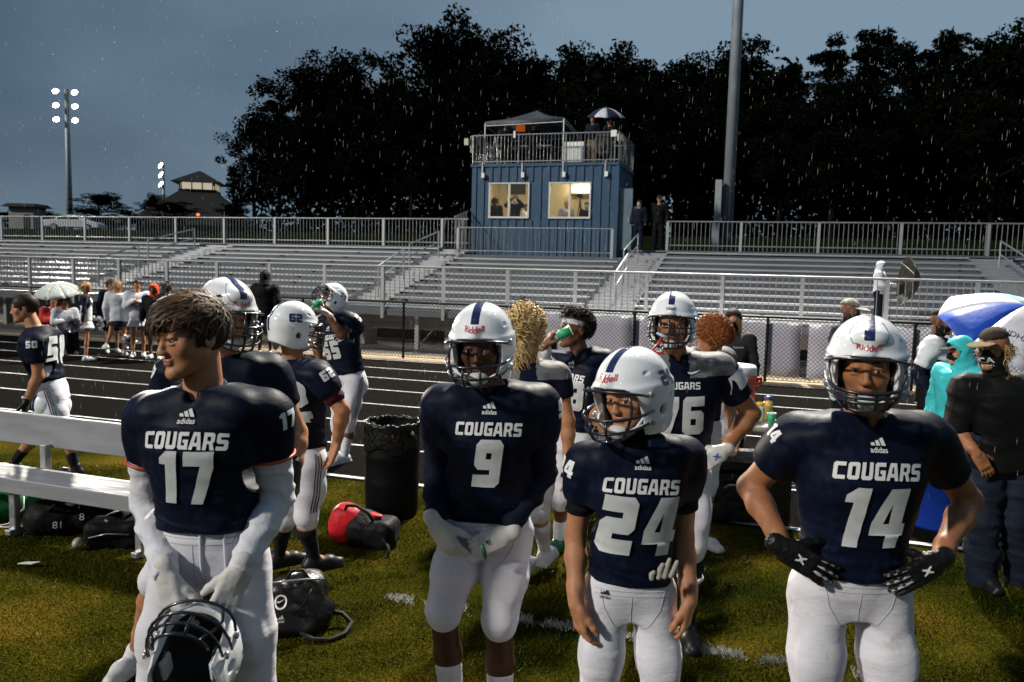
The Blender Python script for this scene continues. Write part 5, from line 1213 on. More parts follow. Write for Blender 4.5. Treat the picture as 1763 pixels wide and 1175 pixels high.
        if bottom == 'skirt':
            S.loft(pel, f.R, [(-.24*s, 0, 0, .25*b_, .20*b_, .21*b_, 2), (-.1*s, 0, 0, .20*b_, .15*b_, .17*b_, 2), (.06*s, 0, 0, .145*b_, .10*b_, .105*b_, 2)], k=.02); S.cut(pel-up*.23*s, -up)
        else:
            for sd_ in 'LR':
                hi_, kn, an = J['hi'+sd_], J['kn'+sd_], J['an'+sd_]; o_ = 1 if sd_ == 'R' else -1
                ax = nrm(kn-hi_); lf = fw-ax*np.dot(fw, ax); lf = nrm(lf)
                S.chain([hi_, lerp(hi_, kn, .5), kn], [.077*b_+I, .072*b_+I, .054*b_+I+loose*.4], k=.035)
                S.ell(hi_-fw*.042*s-up*.045*s, (np.array((.072, .068, .08))*b_), f.R, k=.04)
                if bottom == 'football':
                    S.cone(kn, lerp(kn, an, botend), .060*b_+I*.6, .054*b_+I*.5, k=.02)
                    if kneepads: 
                        S.ell(lerp(hi_, kn, .50)+lf*.052*b_+rt*o_*.030*s, np.array((.050, .036, .095))*b_, np.stack([np.cross(lf, -ax), lf, -ax], 1), k=.014)
                        S.ell(lerp(hi_, kn, 1.0)+lf*.022*b_, np.array((.054, .042, .064))*b_, np.stack([np.cross(lf, -ax), lf, -ax], 1), k=.010)
                    sx = nrm(an-kn); S.cut(lerp(kn, an, botend), sx) if False else None
                elif bottom == 'long':
                    S.chain([kn, lerp(kn, an, .5), lerp(kn, an, .97)], [.063*b_+I+loose*.4, .062*b_+I+loose*.4, .058*b_+I+loose*.3], k=.03)
                elif bottom == 'shorts':
                    S.cone(lerp(hi_, kn, .3), lerp(hi_, kn, .85), .10*b_+I, .09*b_+I+loose*.4, k=.03)
            if bottom == 'shorts': S.cut(lerp(J['hiR'], J['knR'], .9), nrm(J['knR']-J['hiR']))
        V, Q = S.mesh(1); V = wrinkle(V, Q, .0012 if bottom == 'football' else .006, 24., 5, (.8, .8, 1.7)); f.botmesh = (V, Q)
        f.bot = put_mesh('pants' if bottom != 'skirt' else 'skirt', [(V, Q)], bm_, t)
    # ---- top
    if top:
        tm = topmat or M_JER; Lt = np.linalg.norm(J['neck']-pel); I = .010*s+loose
        ends = [lerp(J['sh'+k], J['el'+k], min(sleeve, 1)) for k in 'LR']+([J['wrL'], J['wrR']] if sleeve > 1 else [])
        lo, hi = bb([pel-up*.12*s, J['neck']+up*.04, J['shL']+up*.1*s, J['shR']+up*.1*s]+ends, .22*b_); S = SDF(lo, hi, h)
        cw = .95 if not pads else 1.0
        st = [(hem*s, 0, 0, .156*b_+I, .108*b_+I, .120*b_+I, 2.3), (.10*Lt, 0, 0, .152*b_+I, .106*b_+I, .112*b_+I, 2.3), (.32*Lt, 0, 0, .150*b_+I, .112*b_+I, .104*b_+I, 2.3), (.50*Lt, 0, 0, .170*b_*cw+I, .125*b_+I, .108*b_+I, 2.3), (.68*Lt, 0, 0, .188*b_*cw+I, .140*b_*cw+I, .125*b_+I, 2.3), (.84*Lt, 0, -.003, .190*b_*cw+I, .125*b_*cw+I, .128*b_+I, 2.3), (.95*Lt, 0, -.006, .14*b_+I, .085*b_+I, .105*b_+I, 2.2), (1.02*Lt, 0, -.012, .085*b_+I, .068*s+I, .075*s+I, 2.)]
        S.loft(pel, f.R, st, k=.03)
        for sd_ in 'LR':
            sh, el, wr = J['sh'+sd_], J['el'+sd_], J['wr'+sd_]; o_ = rt if sd_ == 'R' else -rt; ad = nrm(el-sh)
            if pads:
                S.ell(sh+up*.026*s-o_*.050*s, np.array((.130, .104, .052))*b_, np.stack([nrm(o_*1.-up*.22), fw, nrm(up+o_*.22)], 1), k=.03)
                S.ell(sh+o_*.022*s+ad*.045*s-up*0, np.array((.060, .078, .100))*b_, np.stack([np.cross(fw, ad), fw-ad*np.dot(fw, ad), ad], 1), k=.03)
                S.cone(J['neck']-up*.03*s+fw*.035*s, lerp(J['neck'], sh, .7)+fw*.06*s, .055*s, .06*s, k=.04)
                r0, r1 = .076*b_*sleevefit, .070*b_*sleevefit
            else:
                S.ell(sh-o_*.02*s, np.array((.085, .082, .075))*b_+loose*.6, f.R, k=.05); r0, r1 = .066*b_+loose*.8, .060*b_+loose*.8
            e1 = lerp(sh, el, min(sleeve, 1.)); S.cone(sh, e1, r0, r1, k=.03)
            if sleeve > 1: S.chain([el, lerp(el, wr, .5), lerp(el, wr, sleeve-1)], [.053*b_+loose*.8, .048*b_+loose*.7, .040*s+loose*.5], k=.025)
            else:
                # clean sleeve end
                ex = e1+ad*r1*.35; X_ = S
                def cutfn(X, Y, Z, ex=ex, ad=ad, rr=.13*b_): return np.maximum(-((X-ex[0])*ad[0]+(Y-ex[1])*ad[1]+(Z-ex[2])*ad[2]), np.sqrt((X-ex[0])**2+(Y-ex[1])**2+(Z-ex[2])**2)-rr)
                if sleeve < .95: S.put(cutfn, ex-.14*b_, ex+.14*b_, .004, 'sub')
        # hem and neck opening
        S.cut(pel+up*(hem+.005)*s, -up, .006)
        nb = J['neck']; S.cone(nb+up*.010*s+fw*.012*s, nb+up*.16*s+fw*.03*s, .058*s, .085*s, k=.012, mode='sub')
        S.cone(nb+fw*.085*s+up*.0*s, nb+fw*.16*s+up*.12*s, .014*s, .05*s, k=.015, mode='sub')
        V, Q = S.mesh(1); V = wrinkle(V, Q, .0022 if pads else .006, 17., 3, (.8, .8, 1.5)); 
        if pads:
            zl = ((V-pel)@up)/Lt; wgt = np.clip((.55-zl)/.35, 0, 1)*np.clip(1.6-np.abs((V-pel)@rt)/.12/b_*0, 0, 1); P2 = V*np.array([.55, .55, 2.1]); V = V+mesh_normals(V, Q)*(wgt*.0042*np.clip(1-np.abs(vnoise(P2, 21., 9))*2.4, -.5, 1))[:, None]
        f.topmesh = (V, Q); f.topbvh = None
        nm = {'jersey': 'jersey', 'hoodie': 'hoodie', 'jacket': 'jacket', 'shirt': 'shirt', 'coat': 'coat', 'vest': 'vest'}.get(top, top)
        mats_ = [tm] if yoke is None else [tm, yoke]
        f.top = put_mesh(nm, [(V, Q)], mats_, t)
        if yoke is not None:
            fc = V[Q].mean(1); zl = (fc-pel)@up; xl = np.abs((fc-pel)@rt); mi = ((zl > .86*Lt+.10*xl*0) & (xl > .05) & (xl < .26*b_)).astype(np.int32); f.top.data.polygons.foreach_set('material_index', mi)
        # undersleeves
        if under is not None:
            um, ue = under; parts = []
            for sd_ in 'LR':
                sh, el, wr = J['sh'+sd_], J['el'+sd_], J['wr'+sd_]; lo, hi = bb([sh, el, wr], .09*s); S = SDF(lo, hi, min(h, .007))
                q_ = .008*s
                if ue > 1:
                    S.chain([sh, lerp(sh, el, .5), el], [.066*b_, .060*b_, .050*b_+q_*.3], k=.02); S.chain([el, lerp(el, wr, .35), lerp(el, wr, .8), lerp(el, wr, ue-1)], [.049*b_, .050*b_, .040*s, .035*s], k=.02)
                else: S.cone(sh, lerp(sh, el, ue), .066*b_, .060*b_, k=.02)
                V, Q = S.mesh(1); ax = nrm(wr-el); V = wrinkle(V, Q, .0042, 30., 8, (.7, .7, 2.3)); parts.append((V, Q))
            [put_mesh('undersleeve', [q_], um, t) for q_ in parts]
    # ---- gloves
    f.tips = {}
    if glove is not None:
        for sd_ in 'LR':
            hd = (handL if sd_ == 'L' else handR) or {}
            if hd.get('none'): continue
            if '_' not in hd: 
                continue
            wr = J['wr'+sd_]; fdn, pnn, sg = hd['_']; lo, hi = bb([wr-fdn*.06, wr+fdn*.21*s], .11*s); S = SDF(lo, hi, hf)
            f.tips[sd_] = (hand_sdf(S, wr, fdn, pnn, sg, hd.get('curl', (.25, .35, .3)), hd.get('spread', .08), .0022, s, hd.get('tcurl', .2), hd.get('tang', .7)), fdn, pnn, sg, wr)
            S.cone(wr-fdn*.035*s, wr+fdn*.0*s, .033*s, .031*s, k=.01, flat=(pnn, .8)); V, Q = S.mesh(1)
            f.tips[sd_] += ((V, Q), put_mesh('glove', [(V, Q)], glove, t))
    # ---- socks, shoes
    for sd_ in 'LR':
        kn, an, to = J['kn'+sd_], J['an'+sd_], J['to'+sd_]; kb = nrm(np.cross(an-kn, rt)); kb = kb if np.dot(kb, fw) < 0 else -kb
        if sock:
            lo, hi = bb([lerp(kn, an, sock), an, to], .08*s); S = SDF(lo, hi, h)
            cf = lerp(kn, an, .3)+kb*.016*s; t0 = lerp(kn, an, sock) if sock > .3 else cf
            if sock <= .3: S.chain([lerp(kn, an, sock)+kb*.01*s, cf, lerp(kn, an, .7), an], [.056*b_, .059*b_, .042*s, .040*s], k=.01)
            else: S.chain([t0+kb*.008*s, lerp(kn, an, max(.7, sock+.05)), an], [(.054-.016*(sock-.3)/.4)*b_, .043*s, .040*s], k=.01)
            put_mesh('sock', [S.mesh(1)], sockmat or M_SOCKW, t)
        if shoe is not None:
            fd = to-an; fd[2] = 0; fd = nrm(fd); sdv = np.cross(fd, UP); fl = max(floor, min(an[2]-.085*s, to[2]-.02*s)) if an[2]-floor < .12*s else an[2]-.085*s
            g0 = np.array([an[0], an[1], fl]); lo, hi = bb([g0-fd*.1*s, g0+fd*.25*s, an+UP*.04], .09*s); S = SDF(lo, hi, max(hf, .005))
            S.cone(g0+UP*.045*s-fd*.035*s, g0+UP*.045*s+fd*.10*s, .042*s, .044*s, k=.02); S.cone(g0+UP*.038*s+fd*.10*s, g0+UP*.030*s+fd*.17*s, .044*s, .032*s, k=.02); S.cone(g0+UP*.05*s-fd*.01*s, an+UP*.012*s-fd*.005, .042*s, .043*s, k=.03)
            S.box(g0+UP*.012*s+fd*.055*s, (.042*s, .135*s, .012*s), np.stack([sdv, fd, UP], 1), rr=.012*s, k=.02); S.cut(g0+UP*.002, -UP)
            put_mesh('shoe', [S.mesh(1)], shoe, t)
    return f
def print_on(f, name, bm, zfrac, xoff=0., m=None, back=False, y=None, off=.0035):
    """print lettering on the shirt's chest or back"""
    if f.topbvh is None: f.topbvh = bvh_of(*f.topmesh)
    R = f.R; Lt = np.linalg.norm(f.J['neck']-f.J['pelvis']); c = f.J['pelvis']+R[:, 2]*zfrac*Lt+R[:, 0]*xoff
    right = -R[:, 0] if not back else R[:, 0]
    c = c+(R[:, 1] if not back else -R[:, 1])*.15
    return decal(name, bm, f.topbvh, c, right, R[:, 2], m or M_NUM, f.top, off+.0012, .22)
def mark_on(f, name, bm, p, right, up_, m, mesh, parent, reach=.15, off=.003): return decal(name, bm, bvh_of(*mesh), p, right, up_, m, parent, off, reach)
def adidas_bm(w):
    """three slanted bars over the word"""
    bm = flat_text('adidas', w*.21, 'font', bold=.012)
    for i, hgt in enumerate((.14, .24, .34)):
        x = (-.30+.22*i)*w; pts = [(x, .17*w), (x+.17*w, .17*w), (x+.17*w-hgt*w*.42, (.17+hgt)*w), (x-hgt*w*.42+.04*w, (.17+hgt*.8)*w)]
        vs_ = [bm.verts.new((px, py, 0)) for px, py in pts]; bm.faces.new(vs_)
    return bm
def kit_print(f, num, brand='adidas', word='COUGARS', back=False, numz=.54, numh=.185, wordz=.755, wordh=.048, front=True, slant=.10, wsc=.80, numm=None, markz=.875):
    if front:
        print_on(f, 'lettering', flat_text(word, wordh, slant=slant, arch=.35, gap=1., wscale=.92), wordz, 0, M_NUMW)
        print_on(f, 'number', flat_text(num, numh, slant=slant, wscale=wsc, gap=1.08, tt=1.6), numz, 0, numm or M_NUM)
        if brand == 'adidas': print_on(f, 'brand_mark', adidas_bm(.075), markz, 0, M_NUMW)
    if back: print_on(f, 'number', flat_text(num, .25, slant=slant, wscale=1., gap=1.08, tt=1.6), .60, 0, numm or M_NUM, back=True)
def sleeve_num(f, sd_, num, h=.055, fwd=.0, m=None, up_shift=.0):
    J = f.J; R = f.R; o_ = R[:, 0] if sd_ == 'R' else -R[:, 0]; sh = J['sh'+sd_]; ad = nrm(J['el'+sd_]-sh)
    if f.topbvh is None: f.topbvh = bvh_of(*f.topmesh)
    out_ = nrm(o_*1.0+R[:, 2]*.25+R[:, 1]*fwd); out_ = nrm(out_-ad*np.dot(out_, ad)*.6); up_ = nrm(-ad-out_*np.dot(-ad, out_)); right = np.cross(up_, out_)
    decal('sleeve_number', flat_text(num, h, slant=.05, gap=1.05, tt=1.55), f.topbvh, sh+ad*(.02+up_shift)+out_*.1, right, up_, m or M_NUMW, f.top, .003, .14)
def faceyaw(p, yaw):
    """direction that looks from p to the camera, turned by yaw (positive: to the picture's right)"""
    d = CAMP-np.array(p); a = math.atan2(-d[0], d[1]); return a+yaw
def pose_px(Dh, pts, floor=0., auto=True, H=1.8):
    """pts: joint -> (px,py[,dd]); ankles and toes filled in below the knees"""
    J = {k: atH(v_[0], v_[1], Dh+(v_[2] if len(v_) > 2 else 0)) for k, v_ in pts.items()}
    J['_D'] = Dh; return J
def finish_legs(J, fwd, floor=0., s=1., splay=.0, back=.02):
    for sd_ in 'LR':
        if 'an'+sd_ not in J: J['an'+sd_] = np.array([J['kn'+sd_][0], J['kn'+sd_][1], floor+.085*s])-np.array(fwd)*back
        if 'to'+sd_ not in J: J['to'+sd_] = J['an'+sd_]+np.array(fwd)*.17*s-UP*.06*s
    return J
def template(x, y, floor, H, yaw, over=None, stance=1., arms='down'):
    """standing figure: yaw = heading of the body (0 = +Y), lengths as shares of H; over = local overrides (x right,y fwd,z up in m)"""
    R = rotm(yaw); B = dict(pelvis=(0, 0, .53), hiR=(.055, 0, .52), hiL=(-.055, 0, .52), knR=(.06*stance, .012, .285), knL=(-.06*stance, .012, .285), anR=(.062*stance, -.012, .047), anL=(-.062*stance, -.012, .047), toR=(.078*stance, .085, .012), toL=(-.078*stance, .085, .012),
        neck=(0, 0, .832), shR=(.112, 0, .812), shL=(-.112, 0, .812), elR=(.150, -.012, .635), elL=(-.150, -.012, .635), wrR=(.152, .035, .49), wrL=(-.152, .035, .49), head=(0, .012, .932))
    J = {k: R@(np.array(v_)*H)+np.array([x, y, floor]) for k, v_ in B.items()}
    for k, v_ in (over or {}).items(): J[k] = R@(np.array(v_, float)*H)+np.array([x, y, floor])
    return J, R
def spots(fl, *a): pass

M_SEAM = fabric('seam_thread', (.40, .39, .43), .8, .1)
def seam(f, pts, r=.0016, name='seam', m=None, mesh=None, parent=None, outward=False):
    """lay a thread along local points (x right, z up from the pelvis) on the front of the trousers"""
    if not hasattr(f, 'botbvh'): f.botbvh = bvh_of(*f.botmesh)
    R = f.R; q_ = []
    for i in range(len(pts)-1):
        for k in range(6 if i < len(pts)-2 else 7):
            x, z = np.array(pts[i])*(1-k/6)+np.array(pts[i+1])*k/6; o = f.J['pelvis']+R[:, 0]*x*f.s+UP*z*f.s; d = R[:, 1] if not outward else nrm(R[:, 1]*.4+R[:, 0]*math.copysign(1, x))
            hit = f.botbvh.ray_cast(Vector(o+d*.4), Vector(-d), .6)[0]
            if hit: q_.append(np.array(hit)+d*.0006)
    if len(q_) > 2: MB().tube(q_, r, 4).build(name, m or M_SEAM, f.bot, True)
def pants_detail(f, hem):
    for dz in (.012, .030): seam(f, [(x, hem-dz) for x in (-.135, -.09, -.045, 0, .045, .09, .135)], .0013)
    seam(f, [(-.115, hem-.01), (-.10, -.04), (-.065, -.10), (-.02, -.135)]); seam(f, [(.115, hem-.01), (.10, -.04), (.065, -.10), (.02, -.135)]); seam(f, [(0.004, hem-.03), (.004, -.05), (.0, -.11)], .0013)
def collar(f, m=None, r=.010, drop=.055):
    R = f.R; n_ = 26; P = []
    for i in range(n_):
        a = 2*pi*i/n_; sn = math.sin(a); P.append(f.J['neck']+R@(np.array((.068*math.cos(a), .010+(.072 if sn > 0 else .055)*sn, .016+(-drop*max(0, sn)**1.6 if sn > 0 else -.02*sn)))*f.s))
    MB().tube(P, r, 7, closed=True).build('collar', m or M_NAVYF, f.top, True)
# ================================================================== THE FOUR PLAYERS IN FRONT
def ua_bm(w):
    bm = bmesh.new()
    for sy in (1, -1):
        pts = [(-.5, .5), (-.28, .5), (-.12, .16), (.12, .16), (.28, .5), (.5, .5), (.30, -.04), (.12, -.12), (-.12, -.12), (-.30, -.04)]
        vs_ = [bm.verts.new((x*w, (y*sy)*w+.1*w*sy, 0)) for x, y in pts]; bm.faces.new(vs_ if sy > 0 else vs_[::-1])
    bmesh.ops.triangulate(bm, faces=bm.faces[:]); return bm
def glove_marks(f, sd_, m, bm, at=.055, stripes=None):
    tips, fdn, pnn, sg, wr, mesh, ob = f.tips[sd_]; lat = np.cross(fdn, pnn)*sg
    if bm is not None: decal('glove_mark', bm, bvh_of(*mesh), wr+fdn*at-pnn*.05, np.cross(fdn, -pnn), fdn, m, ob, .0015, .08)
    if stripes is not None:
        for pts in tips[:3]:
            P = [p-pnn*.0065 for p in pts[1:]]; MB().tube([P[0], lerp(P[0], P[1], .9), lerp(P[1], P[2], .85), P[3]], [.0055, .006, .0055, .004], 6).build('finger_stripe', stripes, ob, True)
M_SILV = mat('silver_grip', (.42, .45, .45), .3, .3)
def Hm(p, yaw, pitch=0., roll=0.): return rotm(faceyaw(p, rad(yaw)), rad(pitch), rad(roll))

# ---- bareheaded number 17, holding his helmet
J = pose_px(2.52, dict(head=(330, 580, -.04), neck=(352, 676, 0), pelvis=(362, 945, .02), shR=(262, 716, .03), shL=(458, 711, .0), elR=(256, 868, .07), elL=(478, 855, .05), wrR=(287, 992, -.13), wrL=(412, 985, -.13),
    hiR=(312, 960, .02), hiL=(414, 960, .02), knR=(268, 1215, -.02), knL=(440, 1220, -.02)))
finish_legs(J, -HF)
H17 = Hm(J['head'], -62, -6, 4)
f = figure('person', 'bareheaded player in white undersleeves gripping a helmet with both hands', J, 'fair', H17, 2.5, s=1.03, under=(M_WHITE, 1.90), glove=M_GLW, sleeve=.40, sock=.45, shoe=M_SHOEW, browm=HAIR['brown'], gaze=(-.1, 0), hem=.085,
    handR=dict(fd=RGT*.28-UP*.96-HF*.12, pn=RGT*.35+HF*.9, tdir=RGT, curl=(.2, .25, .3), tang=.5, spread=.16), handL=dict(fd=-RGT*.42-UP*.93-HF*.12, pn=HF*.9-RGT*.35, tdir=-RGT, curl=(.2, .25, .3), tang=.5, spread=.16), botend=.12)
pants_detail(f, .085); collar(f)
kit_print(f, '17', numz=.545, numh=.17, wordz=.77, wordh=.052); sleeve_num(f, 'L', '17', fwd=.45)
for sd_ in 'LR':
    sh, el = J['sh'+sd_], J['el'+sd_]; mb = MB(); e1 = lerp(sh, el, .5); ad = nrm(el-sh); o_ = nrm(np.cross(ad, HF)); o2 = np.cross(ad, o_)
    mb.tube([e1+(o_*math.cos(a)+o2*math.sin(a))*.073 for a in np.linspace(0, 2*pi, 15)[:-1]], .006, 6, closed=True); mb.build('pad_edge', mat('orange_trim', (.42, .06, .015), .5), f.top, True)
for sd_ in 'LR':
    wr, el = J['wr'+sd_], J['el'+sd_]; ax = nrm(wr-el); c0 = lerp(el, wr, .90); S = SDF(*bb([c0, wr], .07), .005); S.cone(c0-ax*.03, c0+ax*.012, .0425, .040, k=.01); S.cut(c0+ax*.03, ax); S.cut(c0-ax*.035, -ax); put_mesh('cuff', [S.mesh(1)], M_WHITE, f.t)
for dx in (-20, 20):       # drawstrings
    x0 = 353+dx; pts = [atH(x0, 898, 2.385), atH(x0+1, 940, 2.375), atH(x0+(4 if dx > 0 else 1), 985, 2.372), atH(x0+(6 if dx > 0 else 5), 1003 if dx > 0 else 1020, 2.38)]
    bv = bvh_of(*f.botmesh); q_ = []
    for p in pts:
        hit = bv.ray_cast(Vector(p)-Vector(HF)*.4, Vector(HF), 1.)[0]; q_.append((np.array(hit) if hit else p)-HF*.006)
    MB().tube(q_, .0048, 6).build('drawstring', M_WHITE, f.bot, True)
MB().tube([J['neck']+f.R@np.array(p) for p in ((-.052, .028, .012), (-.03, .072, -.022), (0, .088, -.04), (.03, .072, -.022), (.052, .028, .012))], .010, 6).build('undershirt_collar', M_WHITE, f.top, True)
M17 = lambda P: ~((P[:, 1] > .060) & (P[:, 2] < .056)) & ~((P[:, 2] < -.004) & (P[:, 1] > -.034)) & (P[:, 2] > -.062) & ~((P[:, 1] > .020) & (P[:, 2] < .034))
combed('hair', f.t, J['head'], H17, HAIR['brown'], 5200, 4, .060, M17, lambda P: np.stack([.25+0*P[:, 0], np.where(P[:, 2] > .02, 1., .15), np.where(P[:, 2] > .02, .15, -1.)], 1), vol=.17, width=.0042, noise_=.16, segs=6, s=1.03, lv=.3)
combed('fringe', f.t, J['head'], H17, HAIR['brown_mid'], 800, 14, .085, lambda P: (P[:, 1] > .005) & (P[:, 2] > .080), lambda P: np.stack([.55+0*P[:, 0], 1.0+0*P[:, 0], -.2+0*P[:, 0]], 1), vol=.24, width=.006, noise_=.28, segs=8, s=1.03, puff=.20, lv=.25, cap=.01)
combed('top_hair', f.t, J['head'], H17, HAIR['brown_highlight'], 420, 24, .055, lambda P: (P[:, 2] > .055) & (P[:, 1] > -.07), lambda P: np.stack([.35+0*P[:, 0], 1.0+0*P[:, 0], .1+0*P[:, 0]], 1), vol=.26, width=.0065, noise_=.40, segs=5, s=1.03, puff=.10, lv=.3, cap=.0)  # lighter top layer puts the hair's highlights into its colour
combed('crown_hair', f.t, J['head'], H17, HAIR['brown_mid'], 420, 25, .045, lambda P: (P[:, 2] > .02) & (P[:, 1] < .03), lambda P: np.stack([.2*np.sign(P[:, 0]), .3+0*P[:, 0], -.5+0*P[:, 0]], 1), vol=.22, width=.0065, noise_=.6, segs=5, s=1.03, puff=.14, lv=.3, cap=.0)
# the helmet in his hands: upside view into the shell
c_ = atH(338, 1128, 2.30)
hr = np.stack([-nrm(RGT), nrm(UP*.96-HF*.28), nrm(np.cross(-nrm(RGT), nrm(UP*.96-HF*.28)))], 1)
if np.linalg.det(hr) < 0: hr[:, 0] *= -1
t = thing('football_helmet', tuple(c_), 'upturned white helmet held by the bareheaded player, open side showing', 'helmet'); helmet(t, c_, hr, '17', 'open', False, worn=False)
for a in (-1, 1): MB().cbox((a*.075, .0, -.045), (.022, .07, .06), Matrix.Translation(Vector(c_)) @ Matrix(hr.tolist()).to_4x4()).build('jaw_pad', M_PADW, t, bevel=.008)

# ---- number 9, long navy sleeves, white gloves
J = pose_px(3.0, dict(head=(830, 598, -.05), neck=(845, 668, .0), pelvis=(838, 905, .02), shR=(765, 695, .02), shL=(926, 695, .02), elR=(752, 815, .06), elL=(935, 815, .07), wrR=(752, 905, -.11), wrL=(868, 922, -.12),
    hiR=(800, 915, .02), hiL=(878, 918, .02), knR=(764, 1052, -.06), knL=(860, 1070, -.06), anR=(785, 1300, .05), anL=(862, 1318, .03)))
finish_legs(J, -HF); H9 = Hm(J['head'], -12, -5, 2)
f = figure('person', 'helmeted player in long navy sleeves folding white gloved hands', J, 'dark', H9, 3., s=1.02, under=(M_NAVYF, 1.84), glove=M_GLW, sleeve=.44, sock=.36, sockmat=M_SOCKW, shoe=M_SHOEW, botend=.03, gaze=(.05, 0),
    handR=dict(fd=RGT*.55-UP*.85, pn=HF*.7+RGT*.4, tdir=RGT+UP*.3, curl=(.3, .35, .3), tang=.6), handL=dict(fd=-RGT*.93-UP*.42, pn=HF*.75-UP*.2, tdir=UP, curl=(.35, .6, .5), tang=.5))
pants_detail(f, .04); collar(f)
kit_print(f, '9', numz=.53, numh=.185, wordz=.77, wordh=.048); sleeve_num(f, 'L', '9', fwd=.4, h=.07)
helmet(f.t, J['head'], H9, '9', 'open'); glove_marks(f, 'R', M_BLKP, None); glove_marks(f, 'L', M_BLKP, adidas_bm(.032), .055)
MB().tube([atH(829, 938, 2.82), atH(833, 950, 2.82), atH(836, 962, 2.83)], [.006, .011, .006], 6).build('green_mouthguard', mat('green_plastic', (.01, .10, .05), .4), f.t, True)

# ---- number 24, bare arms hanging
J = pose_px(2.68, dict(head=(1088, 683, -.05), neck=(1100, 757, .0), pelvis=(1083, 1012, .02), shR=(1010, 795, .02), shL=(1178, 785, .02), elR=(991, 925, .05), elL=(1176, 925, .05), wrR=(992, 1040, -.06), wrL=(1187, 1035, -.03),
    hiR=(1043, 1018, .02), hiL=(1124, 1018, .02), knR=(1028, 1235, -.03), knL=(1142, 1240, -.03)))
finish_legs(J, -HF); H24 = Hm(J['head'], -36, -6, 3)
f = figure('person', 'short helmeted player with bare arms hanging and gloves tucked in waistband', J, 'fair', H24, 2.65, s=.95, build=.93, under=(M_BLKF, .56), sleeve=.42, sock=.45, shoe=M_SHOEW, botend=.12, gaze=(-.35, .02), browm=HAIR['brown'],
    handR=dict(fd=-UP+RGT*.22-HF*.05, pn=RGT*.9+HF*.4, tdir=-HF+RGT*.3, curl=(.3, .4, .35), tang=.35), handL=dict(fd=-UP*1.0-RGT*.12, pn=-RGT*.9+HF*.5, tdir=-HF-RGT*.4, curl=(.35, .5, .4), tang=.4))
pants_detail(f, .04); collar(f)
kit_print(f, '24', numz=.50, numh=.21, wordz=.765, wordh=.050); sleeve_num(f, 'R', '24', fwd=.4, h=.06)
helmet(f.t, J['head'], H24, '24', 'open')
mark_on(f, 'brand_mark', adidas_bm(.05), J['hiR']+f.R@np.array((.03, .12, .02)), -f.R[:, 0]+f.R[:, 1]*.45, UP, M_BLKP, f.botmesh, f.bot)
S = SDF(*bb([atH(1120, 985, 2.55), atH(1165, 970, 2.55)], .07), .004)
for i, (dx_, ln_) in enumerate(((0, .022), (12, .045), (22, .060), (33, .050))): p = atH(1122+dx_, 996-.12*dx_, 2.560); S.chain([p, p+UP*ln_*.6+RGT*.004*i, p+UP*ln_+RGT*(.006+.004*i)-HF*.004], [.0095, .009, .0075], k=.004)
put_mesh('tucked_gloves', [S.mesh(1)], fabric('worn_glove', (.33, .31, .28), .6), f.t)
S = SDF(*bb([J['neck']], .13), .006); S.cone(J['neck']-UP*.01+f.R[:, 1]*.01, J['neck']+UP*.075+f.R[:, 1]*.02, .066, .060, k=.01); S.cone(J['neck']+UP*.05+f.R[:, 1]*.02, J['neck']+UP*.2+f.R[:, 1]*.03, .05, .05, k=.01, mode='sub'); put_mesh('neck_gaiter', [S.mesh(1)], M_BLKF, f.t)

# ---- number 14, hands on hips in black gloves
J = pose_px(2.6, dict(head=(1491, 632, -.05), neck=(1487, 722, .0), pelvis=(1462, 1002, .02), shR=(1378, 752, .03), shL=(1590, 752, .02), elR=(1292, 838, .14), elL=(1668, 862, .14), wrR=(1352, 946, -.09), wrL=(1612, 968, -.09),
    hiR=(1408, 1012, .02), hiL=(1518, 1012, .02), knR=(1402, 1240, -.02), knL=(1532, 1240, -.02)))
finish_legs(J, -HF); H14 = Hm(J['head'], 2, -3, 0)
f = figure('person', 'stocky helmeted player with hands on hips in black gloves', J, 'tan', H14, 2.6, s=1.02, build=1.05, glove=M_GLB, sleeve=.50, sock=.45, shoe=M_SHOEW, botend=.12, browm=HAIR['dark'], gaze=(0, 0),
    handR=dict(fd=RGT*.86-UP*.50-HF*.22, pn=HF*.9-RGT*.1, tdir=UP, curl=(.12, .15, .12), tang=.8, spread=.14), handL=dict(fd=-RGT*.88-UP*.42-HF*.22, pn=HF*.9+RGT*.1, tdir=UP, curl=(.12, .15, .12), tang=.8, spread=.14))
pants_detail(f, .04); collar(f)
kit_print(f, '14', numz=.49, numh=.205, wordz=.765, wordh=.054); sleeve_num(f, 'R', '14', fwd=.3, h=.05)
helmet(f.t, J['head'], H14, '14', 'flex', True)
for sd_ in 'LR': glove_marks(f, sd_, M_NUMW, ua_bm(.026), .052, M_SILV)
# ================================================================== PLAYERS AND COACHES IN THE MIDDLE GROUND
def rect_bm(w, h, n=6):
    bm = bmesh.new(); bmesh.ops.create_grid(bm, x_segments=n, y_segments=n, size=.5)
    for v_ in bm.verts: v_.co = (v_.co.x*w, v_.co.y*h, 0)
    return bm
def swoosh_bm(w):
    bm = bmesh.new(); P = [(-.5, .02), (-.42, -.12), (-.2, -.14), (.1, -.02), (.5, .2), (.1, .06), (-.18, -.02), (-.36, -.0)]
    bm.faces.new([bm.verts.new((x*w, y*w, 0)) for x, y in P]); bmesh.ops.triangulate(bm, faces=bm.faces[:]); return bm
def heading_vec(p, yaw): a = faceyaw(p, rad(yaw)); return np.array([-math.sin(a), math.cos(a), 0.])
def tpl_px(px, ytop, Dh, yaw, floor=0., over=None, H=None, hat=0., stance=1.):
    """standing template whose crown meets (px, ytop) at horizontal distance Dh"""
    p = atH(px, ytop, Dh); Hh = H or (p[2]-floor-hat); a = faceyaw(p, rad(yaw)); J, R = template(p[0], p[1], floor, Hh, a, over, stance); return J, R, Hh
